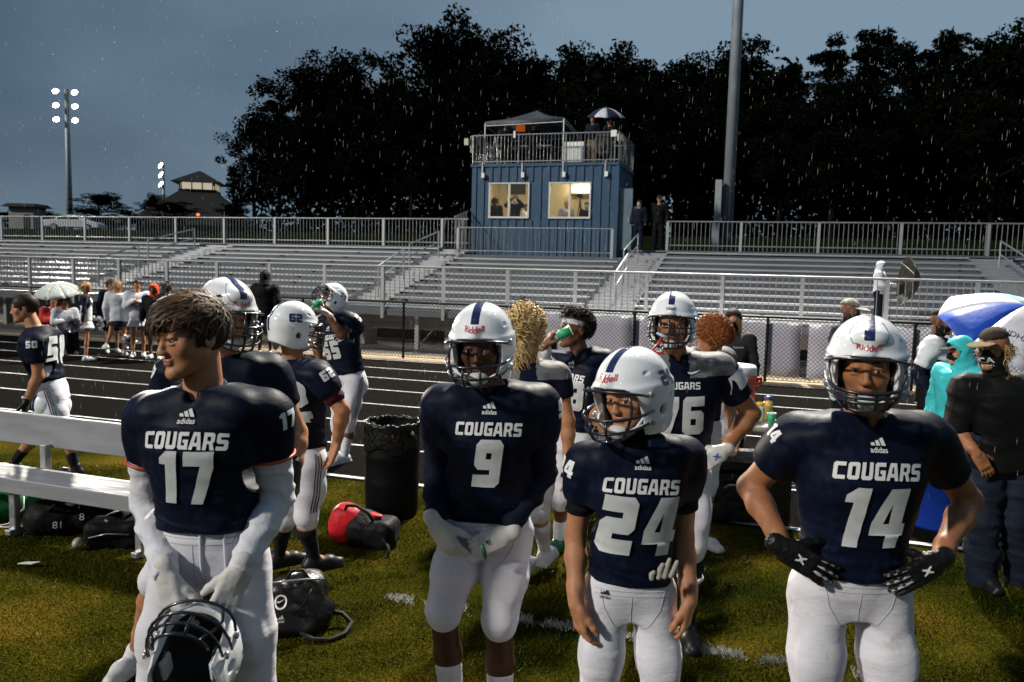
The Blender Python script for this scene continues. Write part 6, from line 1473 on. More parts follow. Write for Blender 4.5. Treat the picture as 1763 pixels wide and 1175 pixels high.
# ---- tall lineman: grey yoke, white sleeve panels
J = pose_px(4.12, dict(head=(1158, 558, -.05), neck=(1163, 614, 0), pelvis=(1160, 812, .03), shR=(1096, 640, .03), shL=(1236, 636, .02), elR=(1030, 718, .10), elL=(1294, 712, .06), wrR=(1090, 785, -.08), wrL=(1244, 778, -.08), hiR=(1130, 822, .03), hiL=(1190, 822, .03), knR=(1118, 935, 0), knL=(1192, 935, -.02), anR=(1112, 1072, .05), anL=(1183, 1078, .06)))
finish_legs(J, -HF); Hd = Hm(J['head'], -5, 0, 0)
f = figure('person', 'tallest helmeted player with grey shoulders and red mouthguard strap', J, 'tan', Hd, 4.1, s=1.06, build=1.10, topmat=M_JER2, yoke=M_YOKE, glove=M_GLW, sleeve=.55, sock=.12, sockmat=M_SOCKB, shoe=M_SHOEB, botend=.10, hem=.05,
    handL=dict(fd=-RGT*.8-UP*.45-HF*.25, pn=HF*.9+RGT*.2, tdir=UP, curl=(.15, .2, .2), tang=.8, spread=.12), handR=dict(fd=RGT*.8-UP*.45-HF*.2, pn=HF, tdir=UP))
print_on(f, 'lettering', flat_text('COUGARS', .036, slant=0, arch=.3, tt=1.2), .80, 0, M_NUMW); print_on(f, 'number', flat_text('76', .20, slant=0, wscale=.82, tt=1.5), .55, 0, M_NUM); print_on(f, 'brand_mark', swoosh_bm(.075), .90, -.075, M_NUMW)
o_ = -f.R[:, 0]; ad = nrm(J['elL']-J['shL']); out_ = nrm(o_+f.R[:, 1]*.55+UP*.35)
for sd_ in 'LR':
    o_ = f.R[:, 0] if sd_ == 'R' else -f.R[:, 0]; ad = nrm(J['el'+sd_]-J['sh'+sd_]); out_ = nrm(o_+f.R[:, 1]*.55+UP*.45); out_ = nrm(out_-ad*np.dot(out_, ad)); up_ = -ad
    decal('sleeve_panel', rect_bm(.17, .10, 9), f.topbvh, J['sh'+sd_]+ad*.085+out_*.1, np.cross(up_, out_), up_, M_PANT, f.top, .0025, .14)
    decal('sleeve_number', flat_text('76', .06, tt=1.5), f.topbvh, J['sh'+sd_]+ad*.08+nrm(out_-f.R[:, 1]*.3)*.1, np.cross(up_, out_), up_, M_NAVYP, f.top, .0045, .14)
helmet(f.t, J['head'], Hd, '76', 'cage', False, 'schutt'); glove_marks(f, 'L', mat('blue_print', (.02, .07, .35), .4), ua_bm(.028), .05, mat('red_grip', (.35, .02, .05), .4))
mb = MB(); L_ = lambda p: J['head']+Hd@np.array(p); mb.tube([L_((.03, .20, -.055)), L_((.045, .215, -.085)), L_((.075, .20, -.12)), L_((.05, .20, -.135)), L_((.02, .205, -.13))], .006, 6); mb.build('mouthguard_strap', mat('red_rubber', (.55, .015, .03), .4), f.t, True)
mb = MB(); mb.tube([L_((.055, .205, -.035)), L_((.03, .215, -.045)), L_((0, .215, -.055))], [.006, .009, .006], 8); mb.build('mouthguard', mat('blue_white_guard', (.35, .42, .6), .3), f.t, True)
for sd_ in 'LR':
    kn, an = J['kn'+sd_], J['an'+sd_]; mb = MB(); c_ = lerp(kn, an, .40); ax = nrm(an-kn); u_ = nrm(np.cross(ax, HF)); v_ = np.cross(ax, u_)
    mb.tube([c_+(u_*math.cos(a)+v_*math.sin(a))*.060 for a in np.linspace(0, 2*pi, 17)[:-1]], .012, 6, closed=True); mb.build('calf_band', M_SOCKW, f.t, True)

# ---- helmeted player close behind number 17
J = pose_px(3.45, dict(head=(390, 545, -.05), neck=(386, 618, 0), pelvis=(378, 855, .02), shR=(306, 640, .06), shL=(462, 640, .04), elR=(262, 745, .12), elL=(512, 745, .12), wrR=(285, 850, .0), wrL=(508, 812, .02), hiR=(345, 865, .02), hiL=(410, 865, .02), knR=(268, 1000, .05), knL=(432, 1020, .02), anR=(232, 1128, .27), anL=(446, 1165, .15)))
finish_legs(J, -HF); J['toR'] = J['anR']-HF*.16-RGT*.03-UP*.06; Hd = Hm(J['head'], 24, -9, -3)
f = figure('person', 'helmeted player mostly hidden right behind the bareheaded player', J, 'fair', Hd, 3.4, s=1.04, build=1.05, glove=M_GLB, sleeve=.48, sock=.88, shoe=M_SHOEW, botend=.02, gaze=(.2, -.1),
    handL=dict(fd=-UP-HF*.1, pn=-RGT, tdir=-HF), handR=dict(fd=-UP+RGT*.3, pn=RGT, tdir=-HF))
collar(f); kit_print(f, '77'); sleeve_num(f, 'R', '77', h=.06, fwd=.5); helmet(f.t, J['head'], Hd, '77', 'cage', True)

# ---- number 62 seen from behind
J = pose_px(4.75, dict(head=(506, 566, 0), neck=(508, 622, .02), pelvis=(522, 785, .0), shR=(548, 648, -.16), shL=(478, 645, .16), elR=(590, 706, -.17), elL=(472, 720, .2), wrR=(580, 762, -.1), wrL=(490, 775, .22), hiR=(536, 797, -.08), hiL=(508, 797, .08), knR=(527, 890, -.10), knL=(492, 893, .10), anR=(540, 962, .0), anL=(480, 955, .22)))
fv = heading_vec(J['pelvis'], 112); finish_legs(J, fv); Hd = rotm(faceyaw(J['head'], rad(112)), rad(-8), 0)
f = figure('person', 'player seen from behind, number 62 on his helmet, maroon sleeve edge', J, 'fair', Hd, 4.7, s=1.0, build=1.05, under=(M_MAROON, .62), sleeve=.45, sock=.30, sockmat=M_SOCKB, shoe=M_SHOEB, botend=.12, hem=.05, face=False,
    handR=dict(fd=-UP-RGT*.35, pn=-fv, tdir=fv), handL=dict(fd=-UP, pn=fv, tdir=fv))
kit_print(f, '62', front=False, back=True); sleeve_num(f, 'R', '62', h=.06); helmet(f.t, J['head'], Hd, '62', 'cage', False, None)
def pant_stripes(f, sd_, n=3, m=None):
    bv = bvh_of(*f.botmesh); o_ = f.R[:, 0] if sd_ == 'R' else -f.R[:, 0]; J = f.J
    for i in range(n):
        pts = []
        for t_ in np.linspace(.05, .92, 12):
            p = lerp(J['hi'+sd_]+UP*.08, J['kn'+sd_], t_)+f.R[:, 1]*(.018*(i-1)); hit = bv.ray_cast(Vector(p+o_*.3), Vector(-o_), .5)[0]
            if hit: pts.append(np.array(hit)+o_*.001)
        if len(pts) > 3: MB().tube(pts, .0042, 4).build('side_stripe', m or M_BLKP, f.bot, True)
pant_stripes(f, 'R')

# ---- number 50 walking away to the left, bareheaded
J = pose_px(6.95, dict(head=(42, 531, 0), neck=(62, 566, .0), pelvis=(86, 670, .0), shL=(62, 590, -.17), shR=(88, 582, .17), elL=(66, 648, -.17), elR=(98, 640, .22), wrL=(46, 690, -.16), wrR=(70, 690, .2), hiL=(84, 678, -.08), hiR=(92, 678, .08), knL=(110, 742, -.10), knR=(62, 742, .06), anL=(130, 806, -.05), anR=(24, 798, .08)))
fv = heading_vec(J['pelvis'], -112); finish_legs(J, fv); Hd = rotm(faceyaw(J['head'], rad(-100)), rad(-6), 0)
f = figure('person', 'bareheaded player with large 50 on his back walking off left', J, 'fair', Hd, 6.0, s=1.03, build=1.06, glove=M_GLB, sleeve=.52, sock=.6, sockmat=M_SOCKB, shoe=M_SHOEB, botend=.10, hem=.06, browm=HAIR['brown'],
    handL=dict(fd=-UP-RGT*.2, pn=fv, tdir=-HF), handR=dict(fd=-UP, pn=fv, tdir=HF))
kit_print(f, '50', front=False, back=True); sleeve_num(f, 'L', '50', h=.06); pant_stripes(f, 'L')
combed('hair', f.t, J['head'], Hd, HAIR['brown'], 1800, 5, .035, scalp(.05, -.01), lambda P: np.stack([0*P[:, 0], .6+0*P[:, 0], -.3+0*P[:, 0]], 1), vol=.10, width=.006, noise_=.3, segs=4)
MB().tube([J['wrL']+fv*.0+np.array([math.cos(a)*.034, math.sin(a)*.034, .03]) for a in np.linspace(0, 6.28, 13)[:-1]], .008, 5, closed=True).build('wristband', M_WHITE, f.t, True)
c_ = atH(88, 700, 6.9); t = thing('football_helmet', tuple(c_), 'helmet with pale gold facemask carried by the player numbered 50', 'helmet'); helmet(t, c_, rotm(faceyaw(c_, rad(-60)), rad(-50), 0), None, 'open', False, None)

# ---- number 55 drinking on the track
J = pose_px(7.9, dict(head=(568, 524, -.02), neck=(580, 552, .0), pelvis=(602, 652, .0), shR=(556, 556, .12), shL=(602, 553, -.12), elR=(545, 592, .05), elL=(588, 577, -.28), wrR=(552, 632, -.05), wrL=(563, 540, -.30), hiR=(594, 658, .06), hiL=(612, 658, -.06), knR=(582, 728, .05), knL=(600, 728, -.08), anR=(575, 790, .08), anL=(592, 793, -.05)))
fv = heading_vec(J['pelvis'], -48); finish_legs(J, fv); Hd = rotm(faceyaw(J['head'], rad(-62)), rad(0), 0)
f = figure('person', 'player on the track drinking with his helmet pushed up', J, 'brown', Hd, 6.5, s=1.03, build=1.10, glove=M_GLW, sleeve=.45, sock=.4, shoe=M_SHOEW, botend=.15, hem=.05,
    handL=dict(fd=-RGT*.7+UP*.55, pn=-HF*.2-RGT*.5-UP*.6, tdir=UP, curl=(.5, .6, .4)), handR=dict(fd=-UP, pn=fv, tdir=-HF))
collar(f); kit_print(f, '55'); sleeve_num(f, 'L', '55', h=.06, fwd=-.2); pant_stripes(f, 'L')
helmet(f.t, J['head']+np.array([0, 0, .055])-fv*.02, rotm(faceyaw(J['head'], rad(-62)), rad(38), 0), '55', 'cage', False, None)
def cup(p, d, label, r=.036, h=.095):
    t = thing('paper_cup', tuple(p), label, 'cup', 'green paper cups'); d = Vector(nrm(d)); Mx = Matrix.Translation(Vector(p)) @ d.to_track_quat('Z', 'Y').to_matrix().to_4x4()
    MB().lathe((0, 0, 0), [(r*.72, -h/2), (r, h/2), (r*.93, h/2), (r*.66, -h/2+.006)], 18, Mx, True, False).build('cup_wall', mat('green_cup', (.02, .30, .13), .5), t, True)
    MB().tube([Mx @ Vector((math.cos(a)*r, math.sin(a)*r, h/2)) for a in np.linspace(0, 6.28, 17)[:-1]], .003, 5, closed=True).build('rim', M_WHITEP, t, True)
    MB().lathe((0, 0, 0), [(r*.76, -h*.3), (r*.83, -h*.02)], 18, Mx, False, False).build('white_band', M_WHITEP, t, True)
cup(atH(547, 523, 7.55), HF*.1+RGT*.8+UP*.2, 'green paper cup at the mouth of the player on the track')

# ---- number 38 drinking, white headband
J = pose_px(5.35, dict(head=(988, 568, -.02), neck=(1003, 612, .0), pelvis=(990, 752, .0), shR=(962, 625, .14), shL=(1042, 622, -.10), elR=(936, 640, -.12), elL=(1052, 690, -.05), wrR=(938, 596, -.20), wrL=(1045, 745, -.1), hiR=(974, 760, .05), hiL=(1006, 760, -.05), knR=(966, 855, .05), knL=(1002, 858, -.05), anR=(962, 930, .15), anL=(1000, 940, .05)))
fv = heading_vec(J['pelvis'], -28); finish_legs(J, fv); Hd = rotm(faceyaw(J['head'], rad(-58)), rad(4), 0)
f = figure('person', 'player with white headband and curly hair drinking from a cup', J, 'brown', Hd, 5.2, s=1.02, build=1.05, under=(M_WHITE, 1.9), sleeve=.45, sock=.55, sockmat=M_SOCKW, shoe=M_SHOEG, botend=.15, hem=.05, browm=HAIR['black'],
    handR=dict(fd=RGT*.42+UP*.75-HF*.05, pn=RGT*.75-UP*.4+HF*.2, tdir=-HF, curl=(.55, .6, .4)), handL=dict(fd=-UP, pn=-RGT, tdir=-HF))
collar(f); kit_print(f, '38', numh=.20); sleeve_num(f, 'L', '38', h=.06, fwd=.4)
combed('hair', f.t, J['head'], Hd, HAIR['black'], 2600, 6, .075, lambda P: (P[:, 2] > .085) | ((P[:, 1] < -.035) & (P[:, 2] > -.03)), lambda P: np.stack([0*P[:, 0], -.3+0*P[:, 0], .6+0*P[:, 0]], 1), vol=.38, width=.006, noise_=.6, segs=10, helix=.012, hf=1.2, puff=.08)
S = SDF((-.1, -.13, .0), (.1, .13, .1), .005); S.ell((0, -.010, .036), (.0815, .1025, .089)); S.ell((0, -.010, .036), (.070, .09, .08), mode='sub'); S.cut((0, 0, .066), (0, -.15, 1)); S.cut((0, 0, .030), (0, .15, -1)); V, Q = S.mesh(1)
hb = put_mesh('headband', [(V@Hd.T+J['head'], Q)], M_WHITE, f.t); decal('brand_mark', adidas_bm(.03), bvh_of(V@Hd.T+J['head'], Q), J['head']+Hd@np.array((-.03, .1, .045)), -Hd[:, 0]+Hd[:, 1]*-.2, Hd[:, 2], M_BLKP, hb, .002, .1)
cup(atH(971, 574, 5.08), RGT*.7+UP*.35, 'green paper cup held by the player with the white headband')

# ---- blond curls from behind, and heads half hidden
J = pose_px(4.75, dict(head=(905, 570, 0), neck=(908, 628, 0), pelvis=(912, 790, 0), shL=(858, 645, 0), shR=(958, 645, 0), elL=(838, 725, -.05), elR=(978, 725, -.05), wrL=(850, 790, -.08), wrR=(978, 800, -.05), hiL=(895, 798, 0), hiR=(930, 798, 0), knL=(905, 885, .0), knR=(928, 880, .05), anL=(902, 968, .15), anR=(938, 950, .25)))
fv = heading_vec(J['pelvis'], 160); finish_legs(J, fv); Hd = rotm(faceyaw(J['head'], rad(150)), rad(0), 0)
f = figure('person', 'player with long blond curls seen from behind', J, 'fair', Hd, 4.8, s=1.0, topmat=M_JER2, yoke=M_YOKE, sleeve=.45, sock=.25, sockmat=M_SOCKW, shoe=M_SHOEW, botend=.1, face=False)
BM_ = lambda P: ~((P[:, 1] > .05) & (P[:, 2] < .06)); BC_ = lambda P: np.stack([P[:, 0]*3, -.3+0*P[:, 0], -1+0*P[:, 0]], 1)
combed('hair', f.t, J['head'], Hd, HAIR['blond_dark'], 1500, 8, .20, BM_, BC_, vol=.30, width=.006, noise_=.35, segs=16, helix=.012, hf=1.0, fall=-.03, puff=.05)
combed('curls', f.t, J['head'], Hd, HAIR['blond'], 420, 18, .19, BM_, BC_, vol=.45, width=.011, noise_=.5, segs=22, helix=.017, hf=.85, fall=-.03, puff=.14, cap=.0)
combed('bright_curls', f.t, J['head'], Hd, HAIR['blond_highlight'], 260, 28, .17, BM_, BC_, vol=.50, width=.009, noise_=.6, segs=22, helix=.020, hf=.9, fall=-.02, puff=.18, cap=.0)  # palest strands carry the highlights of the curls as colour
J, R, Hh = tpl_px(905, 520, 6.4, 170); Hd = R
f = figure('person', 'dark haired person whose head shows behind the blond curls', J, 'brown', Hd, 6.4, s=Hh/1.78, top='jacket', topmat=M_NAVYF, pads=False, sleeve=1.95, bottom='long', botmat=M_BLKF, shoe=M_SHOEB, face=False, hem=-.08)
strands('hair', f.t, J['head'], Hd, HAIR['black'], 700, 9, .04, lambda P: P[:, 2] > -.04, lambda P: 0*P, curl=.4, width=.009, lift=1., grav=.1, segs=4, caph=.01)
J, R, Hh = tpl_px(1228, 540, 5.5, 35, over=dict(head=(.0, .075, .905), neck=(0, .03, .825)), H=1.72); Hd = rotm(faceyaw(J['head'], rad(70)), rad(-40), 0)
J = {k: v_+np.array([0, 0, 0]) for k, v_ in J.items()}; dz = atH(1228, 572, 5.5)-J['head']
for k in J: J[k] = J[k]+dz*np.array([1, 1, 0])
f = figure('person', 'red haired player bowing his head behind the tallest player', J, 'fair', Hd, 5.5, s=.97, topmat=M_JER2, yoke=M_YOKE, sleeve=.45, sock=.4, shoe=M_SHOEW, botend=.15, browm=HAIR['red'])
combed('hair', f.t, J['head'], Hd, HAIR['red'], 2600, 10, .055, scalp(.05, -.02), lambda P: np.stack([0*P[:, 0], .6+0*P[:, 0], .1+0*P[:, 0]], 1), vol=.32, width=.007, noise_=.7, segs=12, helix=.011, hf=1.1, puff=.08)

# ---------------------------------------------------------------- hoods, caps, masks
def hood(f, m, J, Hd, s=1., back=.02, name='hood'):
    S = SDF((-.16, -.19, -.2), (.16, .17, .18), .008); S.ell((0, -.015, .03), (.108, .128, .122)); S.cone((0, -.03, -.05), (0, -.05, -.15), .10, .115, k=.04)
    S.ell((0, .01, .015), (.092, .11, .105), k=.004, mode='sub'); S.ell((0, .14, -.01), (.075, .09, .10), k=.01, mode='sub'); S.cone((0, .12, -.08), (0, .16, -.2), .06, .1, k=.01, mode='sub'); V, Q = S.mesh(1); V = wrinkle(V, Q, .004, 30., 6)
    return put_mesh(name, [((V*s)@Hd.T+J['head'], Q)], m, f.t)
def mask(f, m, J, Hd, s=1., name='face_mask', low=-.14, top=-.012):
    S = SDF((-.11, -.13, -.16), (.11, .15, .05), .006); S.ell((0, .018, -.032), (.069, .078, .094), k=.01); S.cone((0, .07, -.01), (0, .098, -.035), .018, .024, k=.03); S.cone((0, -.0, -.07), (0, -.02, -.15), .062, .066, k=.03); S.cut((0, .0, top), (0, -.15, 1)); S.cut((0, 0, low), (0, 0, -1)); V, Q = S.mesh(1); V = V*s
    return put_mesh(name, [(V@Hd.T+J['head'], Q)], m, f.t), (V@Hd.T+J['head'], Q)
def cap(f, m, J, Hd, s=1., bill=True, brim=False, billm=None):
    S = SDF((-.12, -.14, .0), (.12, .13, .16), .006); S.ell((0, -.012, .045), (.086, .107, .090), k=0); S.ell((0, -.012, .040), (.078, .098, .080), mode='sub'); S.cut((0, 0, .040), (0, .12, -1)); V, Q = S.mesh(1)
    o = put_mesh('cap', [((V*s)@Hd.T+J['head'], Q)], m, f.t)
    S = SDF((-.2, -.2, -.02), (.2, .24, .1), .007)
    if brim: S.ell((0, -.01, .045), (.15, .17, .012)); S.ell((0, -.012, .045), (.080, .100, .05), mode='sub')
    else: S.ell((0, .12, .042), (.080, .085, .010), rotm(0, rad(-8), 0)); S.ell((0, -.01, .045), (.078, .10, .06), mode='sub')
    V, Q = S.mesh(1); put_mesh('brim' if brim else 'bill', [((V*s)@Hd.T+J['head'], Q)], billm or m, o)
    return o
M_CAMO = mat('camo_cloth', (.24, .23, .20), .9, var=.6, vscale=28); M_KHAKI = fabric('khaki_cap', (.12, .09, .05), .9); M_BLKCAP = fabric('black_cap', (.01, .01, .011), .8); M_MASKB = fabric('black_mask', (.008, .008, .009), .8, .3); M_MASKBL = fabric('blue_mask', (.25, .45, .55), .8)
# ---- grey hooded person with black mask
J, R, Hh = tpl_px(1262, 530, 8.4, 2, hat=.03); Hd = Hm(J['head'], 3, -4)
f = figure('person', 'person in dark hooded jacket and black mask standing before the banner', J, 'fair', Hd, 7., s=Hh/1.78, top='jacket', topmat=fabric('charcoal_jacket', (.022, .023, .025), .7), pads=False, loose=.015, sleeve=1.95, bottom='long', botmat=M_BLKF, shoe=M_SHOEB, hem=-.1)
hood(f, MATS['charcoal_jacket'], J, Hd, Hh/1.78); mask(f, M_MASKB, J, Hd, Hh/1.78); print_on(f, 'brand_mark', flat_text('Columbia', .02, 'font'), .78, -.07, M_NUMW)
strands('hair', f.t, J['head'], Hd, HAIR['light'], 260, 12, .14, lambda P: (np.abs(P[:, 0]) > .05) & (P[:, 1] > .0) & (P[:, 2] < .05) & (P[:, 2] > -.02), lambda P: np.stack([0*P[:, 0], .3+0*P[:, 0], -1+0*P[:, 0]], 1), curl=.08, width=.009, lift=.3, grav=.6, segs=5, cap=False, spread=.1)
# ---- coach in camouflage bucket hat
J, R, Hh = tpl_px(1462, 512, 8.2, 70, hat=.03, over=dict(elL=(-.10, -.05, .66), wrL=(-.08, .1, .58))); Hd = Hm(J['head'], 62, -4)
f = figure('person', 'coach in camouflage hat and navy jacket behind the stocky player', J, 'brown', Hd, 7., s=Hh/1.78, build=1.08, top='jacket', topmat=M_NAVYF, pads=False, loose=.015, sleeve=1.95, bottom='long', botmat=M_BLKF, shoe=M_SHOEB, hem=-.1)
cap(f, M_CAMO, J, Hd, Hh/1.78*1.05); o, ms_ = mask(f, M_MASKB, J, Hd, Hh/1.78); decal('mask_print', flat_text('PCA', .035, 'font', bold=.02), bvh_of(*ms_), J['head']+Hd@np.array((-.05, .09, -.055)), -Hd[:, 0]-Hd[:, 1]*.6, Hd[:, 2], M_NUMW, o, .002, .12)
# ---- man in black vest, white shirt sleeve over navy sleeve
J, R, Hh = tpl_px(1618, 531, 7.6, 80, hat=.02, over=dict(elR=(.16, -.06, .655), wrR=(.17, .02, .52))); Hd = Hm(J['head'], 82, -3)
f = figure('person', 'bearded man in black cap and vest with white short sleeve', J, 'brown', Hd, 7., s=Hh/1.78, build=1.15, top='shirt', topmat=M_WHITE, pads=False, loose=.01, sleeve=.72, under=(M_NAVYF, 1.8), bottom='shorts', botmat=M_BLKF, loose_=None, shoe=M_SHOEB, sock=.7, hem=-.12) if False else figure('person', 'bearded man in black cap and vest with white short sleeve', J, 'brown', Hd, 7., s=Hh/1.78, build=1.15, top='shirt', topmat=M_WHITE, pads=False, loose=.01, sleeve=.72, under=(M_NAVYF, 1.8), bottom='shorts', botmat=M_BLKF, shoe=M_SHOEB, sock=.7, hem=-.12)
pel = J['pelvis']; Lt = np.linalg.norm(J['neck']-pel); b_ = 1.15*Hh/1.78; S = SDF(*bb([pel, J['neck']], .3), .012)
S.loft(pel, f.R, [(-.10, 0, 0, .185*b_, .14*b_, .15*b_, 2.4), (.3*Lt, 0, 0, .18*b_, .145*b_, .13*b_, 2.4), (.7*Lt, 0, 0, .195*b_, .150*b_, .14*b_, 2.4), (.9*Lt, 0, 0, .16*b_, .12*b_, .13*b_, 2.2), (1.05*Lt, 0, 0, .085*b_, .085, .09, 2)], k=.02); S.cut(pel-UP*.09, -UP); put_mesh('vest', [S.mesh(1)], M_BLKF, f.t)
cap(f, M_BLKCAP, J, Hd, Hh/1.78); mask(f, M_MASKB, J, Hd, Hh/1.78)
# ---- kid in teal raincoat
J, R, Hh = tpl_px(1656, 579, 6.5, -40, hat=.03); Hd = Hm(J['head'], -58, -4)
f = figure('person', 'person in bright teal hooded raincoat beside the masked man', J, 'fair', Hd, 6.5, s=Hh/1.78, top='coat', topmat=M_TEAL, pads=False, loose=.02, sleeve=1.95, bottom='shorts', botmat=M_BLKF, shoe=M_SHOEW, sock=.7, hem=-.24)
hood(f, M_TEAL, J, Hd, Hh/1.78*1.08); o, ms_ = mask(f, M_MASKB, J, Hd, Hh/1.78); decal('mask_print', rect_bm(.035, .025, 3), bvh_of(*ms_), J['head']+Hd@np.array((.02, .1, -.05)), -Hd[:, 0], Hd[:, 2], M_NUMW, o, .002, .12); cap(f, M_BLKCAP, J, Hd, Hh/1.78)
# ---- man in PCA mask at the right
J = pose_px(5.0, dict(head=(1710, 602, -.02), neck=(1722, 648, .0), pelvis=(1722, 778, .02), shR=(1660, 670, .0), shL=(1784, 670, .0), elR=(1648, 742, .03), elL=(1800, 745, .03), wrR=(1682, 782, -.14), wrL=(1790, 800, -.1), hiR=(1700, 788, .02), hiL=(1745, 788, .02), knR=(1690, 895, -.02), knL=(1748, 895, -.02), anR=(1690, 1000, .08), anL=(1756, 1000, .10)))
finish_legs(J, -HF); Hd = Hm(J['head'], -28, -4, 3)
f = figure('person', 'man in dark pullover, jeans and printed black mask at right', J, 'tan', Hd, 5., s=1.05, build=1.05, top='jacket', topmat=fabric('dark_pullover', (.0042, .0045, .005), .6, .6, 9), pads=False, loose=.022, sleeve=.88, bottom='long', botmat=M_DENIM, shoe=M_SHOEB, hem=-.10, loose_=0) if False else figure('person', 'man in dark pullover, jeans and printed black mask at right', J, 'tan', Hd, 5., s=1.05, build=1.05, top='jacket', topmat=fabric('dark_pullover', (.0042, .0045, .005), .6, .6, 9), pads=False, loose=.022, sleeve=.88, bottom='long', botmat=M_DENIM, shoe=M_SHOEB, hem=-.10,
    handR=dict(fd=-UP*.8+RGT*.5-HF*.1, pn=HF, tdir=RGT, curl=(.2, .3, .3)), handL=dict(fd=-UP, pn=HF, tdir=-RGT), browm=HAIR['light'])
cap(f, fabric('brown_black_cap', (.035, .028, .02), .9), J, Hd, 1.06, billm=M_KHAKI); o, ms_ = mask(f, M_MASKB, J, Hd, 1.08, 'neck_gaiter', -.15, -.005)
bv = bvh_of(*ms_); decal('mask_print', flat_text('PCA', .036, 'font', bold=.02), bv, J['head']+Hd@np.array((-.005, .1, -.055)), -Hd[:, 0], Hd[:, 2], M_NUMW, o, .002, .12); decal('mask_print', flat_text('FOOTBALL', .011, 'font', bold=.01), bv, J['head']+Hd@np.array((-.01, .1, -.088)), -Hd[:, 0], Hd[:, 2], M_NUMW, o, .002, .12)
strands('hair', f.t, J['head'], Hd, HAIR['light'], 700, 13, .055, lambda P: (P[:, 2] < .035) & (P[:, 1] < .02) & (P[:, 2] > -.06), lambda P: np.stack([0*P[:, 0], -.2+0*P[:, 0], -.8+0*P[:, 0]], 1), curl=.3, width=.007, lift=.6, grav=.4, segs=5, cap=False, helix=.004, s=1.05)
for k in range(4): print_on(f, 'chest_print', rect_bm(.06-.006*(k % 2), .014, 4), .80-.045*k, -.12, M_NUMW)
MB().tube([J['neck']+f.R@np.array(p) for p in ((-.045, .075, -.01), (-.02, .11, -.05), (.0, .125, -.10))], .014, 6).build('undershirt_collar', M_WHITE, f.top, True)
# ================================================================== PROPS ON THE SIDELINE
def soft(name, parent, prims, m, h=.01, amp=.006, fr=18., seed=1, cutz=None):
    """prims: list of (kind,args...) ell/box/cone; returns object, mesh"""
    pts = []
    for p in prims:
        pts += [np.array(p[1])-(.35 if p[0] != 'cone' else .12), np.array(p[1])+(.35 if p[0] != 'cone' else .12)]
        if p[0] == 'cone': pts += [np.array(p[2])-.12, np.array(p[2])+.12]
    lo, hi = np.min(pts, 0), np.max(pts, 0); S = SDF(lo, hi, h)
    for p in prims:
        if p[0] == 'ell': S.ell(p[1], p[2], p[3] if len(p) > 3 else None, k=.03)
        elif p[0] == 'box': S.box(p[1], p[2], p[3] if len(p) > 3 else None, rr=p[4] if len(p) > 4 else .03, k=.02)
        elif p[0] == 'cone': S.cone(p[1], p[2], p[3], p[4], k=.02)
    if cutz is not None: S.cut((0, 0, cutz), (0, 0, -1))
    V, Q = S.mesh(1); V = wrinkle(V, Q, amp, fr, seed)
    if cutz is not None: V[:, 2] = np.maximum(V[:, 2], cutz)
    return put_mesh(name, [(V, Q)], m, parent), (V, Q)
def rz(a): return np.array(Matrix.Rotation(a, 3, 'Z'))
M_BAGK = mat('black_vinyl_bag', (.0045, .0045, .005), .34, spec=.35, bump=.7, bscale=14, rvar=.15, vscale=8); M_BAGF = fabric('black_nylon', (.0035, .0035, .004), .6, .7, 14); M_BAGR = fabric('red_nylon', (.42, .012, .018), .5, .6, 12); M_BAGG = fabric('green_nylon', (.012, .12, .035), .6, .8, 9); M_STRAP = mat('webbing', (.006, .006, .0065), .7, spec=.2); M_WSTR = mat('white_cord', (.55, .55, .52), .7)
# ---- bench
A = atz(0, 822, .43); B = atz(228, 856, .43); bu = nrm(B-A); bn = np.array([-bu[1], bu[0], 0]); bn = bn if bn@HF > 0 else -bn; A2 = A-bu*.9; B2 = B+bu*.9
bn_t = thing('team_bench', tuple(A2*np.array([1, 1, 0])), 'long aluminium team bench with backrest on the turf', 'bench')
BM_ = np.stack([bu, bn, UP], 1)
def bx_(o, lo, hi, nm, m, t): 
    Mx = Matrix.Translation(Vector(o)) @ Matrix(BM_.tolist()).to_4x4(); return MB().box(lo, hi, Mx).build(nm, m, t, bevel=.006)
Lb = np.linalg.norm(B2-A2); M_BEN = mat('bench_aluminium', (.26, .27, .29), .6, .35, var=.12, vscale=2, stretch=(1, 6, 6), rvar=.12)
bx_(A2, (0, 0, -.11), (Lb, .30, 0), 'seat', M_BEN, bn_t)
bo = A2+bn*.36; d_ = ray(0, 708); tt_ = np.dot(bo-CAMP, bn)/np.dot(d_, bn); zt_ = (CAMP+d_*tt_)[2]; d_ = ray(0, 760); zb_ = (CAMP+d_*(np.dot(bo-CAMP, bn)/np.dot(d_, bn)))[2]
bx_(bo*np.array([1, 1, 0]), (0, 0, zb_), (Lb, .05, zt_), 'backrest', M_BEN, bn_t)
for xx in (.95, Lb-.9): 
    bx_(A2*np.array([1, 1, 0]), (xx-.03, .04, 0), (xx+.03, .09, .318), 'leg', M_GALV, bn_t); bx_(A2*np.array([1, 1, 0]), (xx-.03, .30, 0), (xx+.03, .355, zb_+.03), 'leg', M_GALV, bn_t); bx_(A2*np.array([1, 1, 0]), (xx-.028, .0, .01), (xx+.028, .42, .05), 'foot_bar', M_GALV, bn_t)
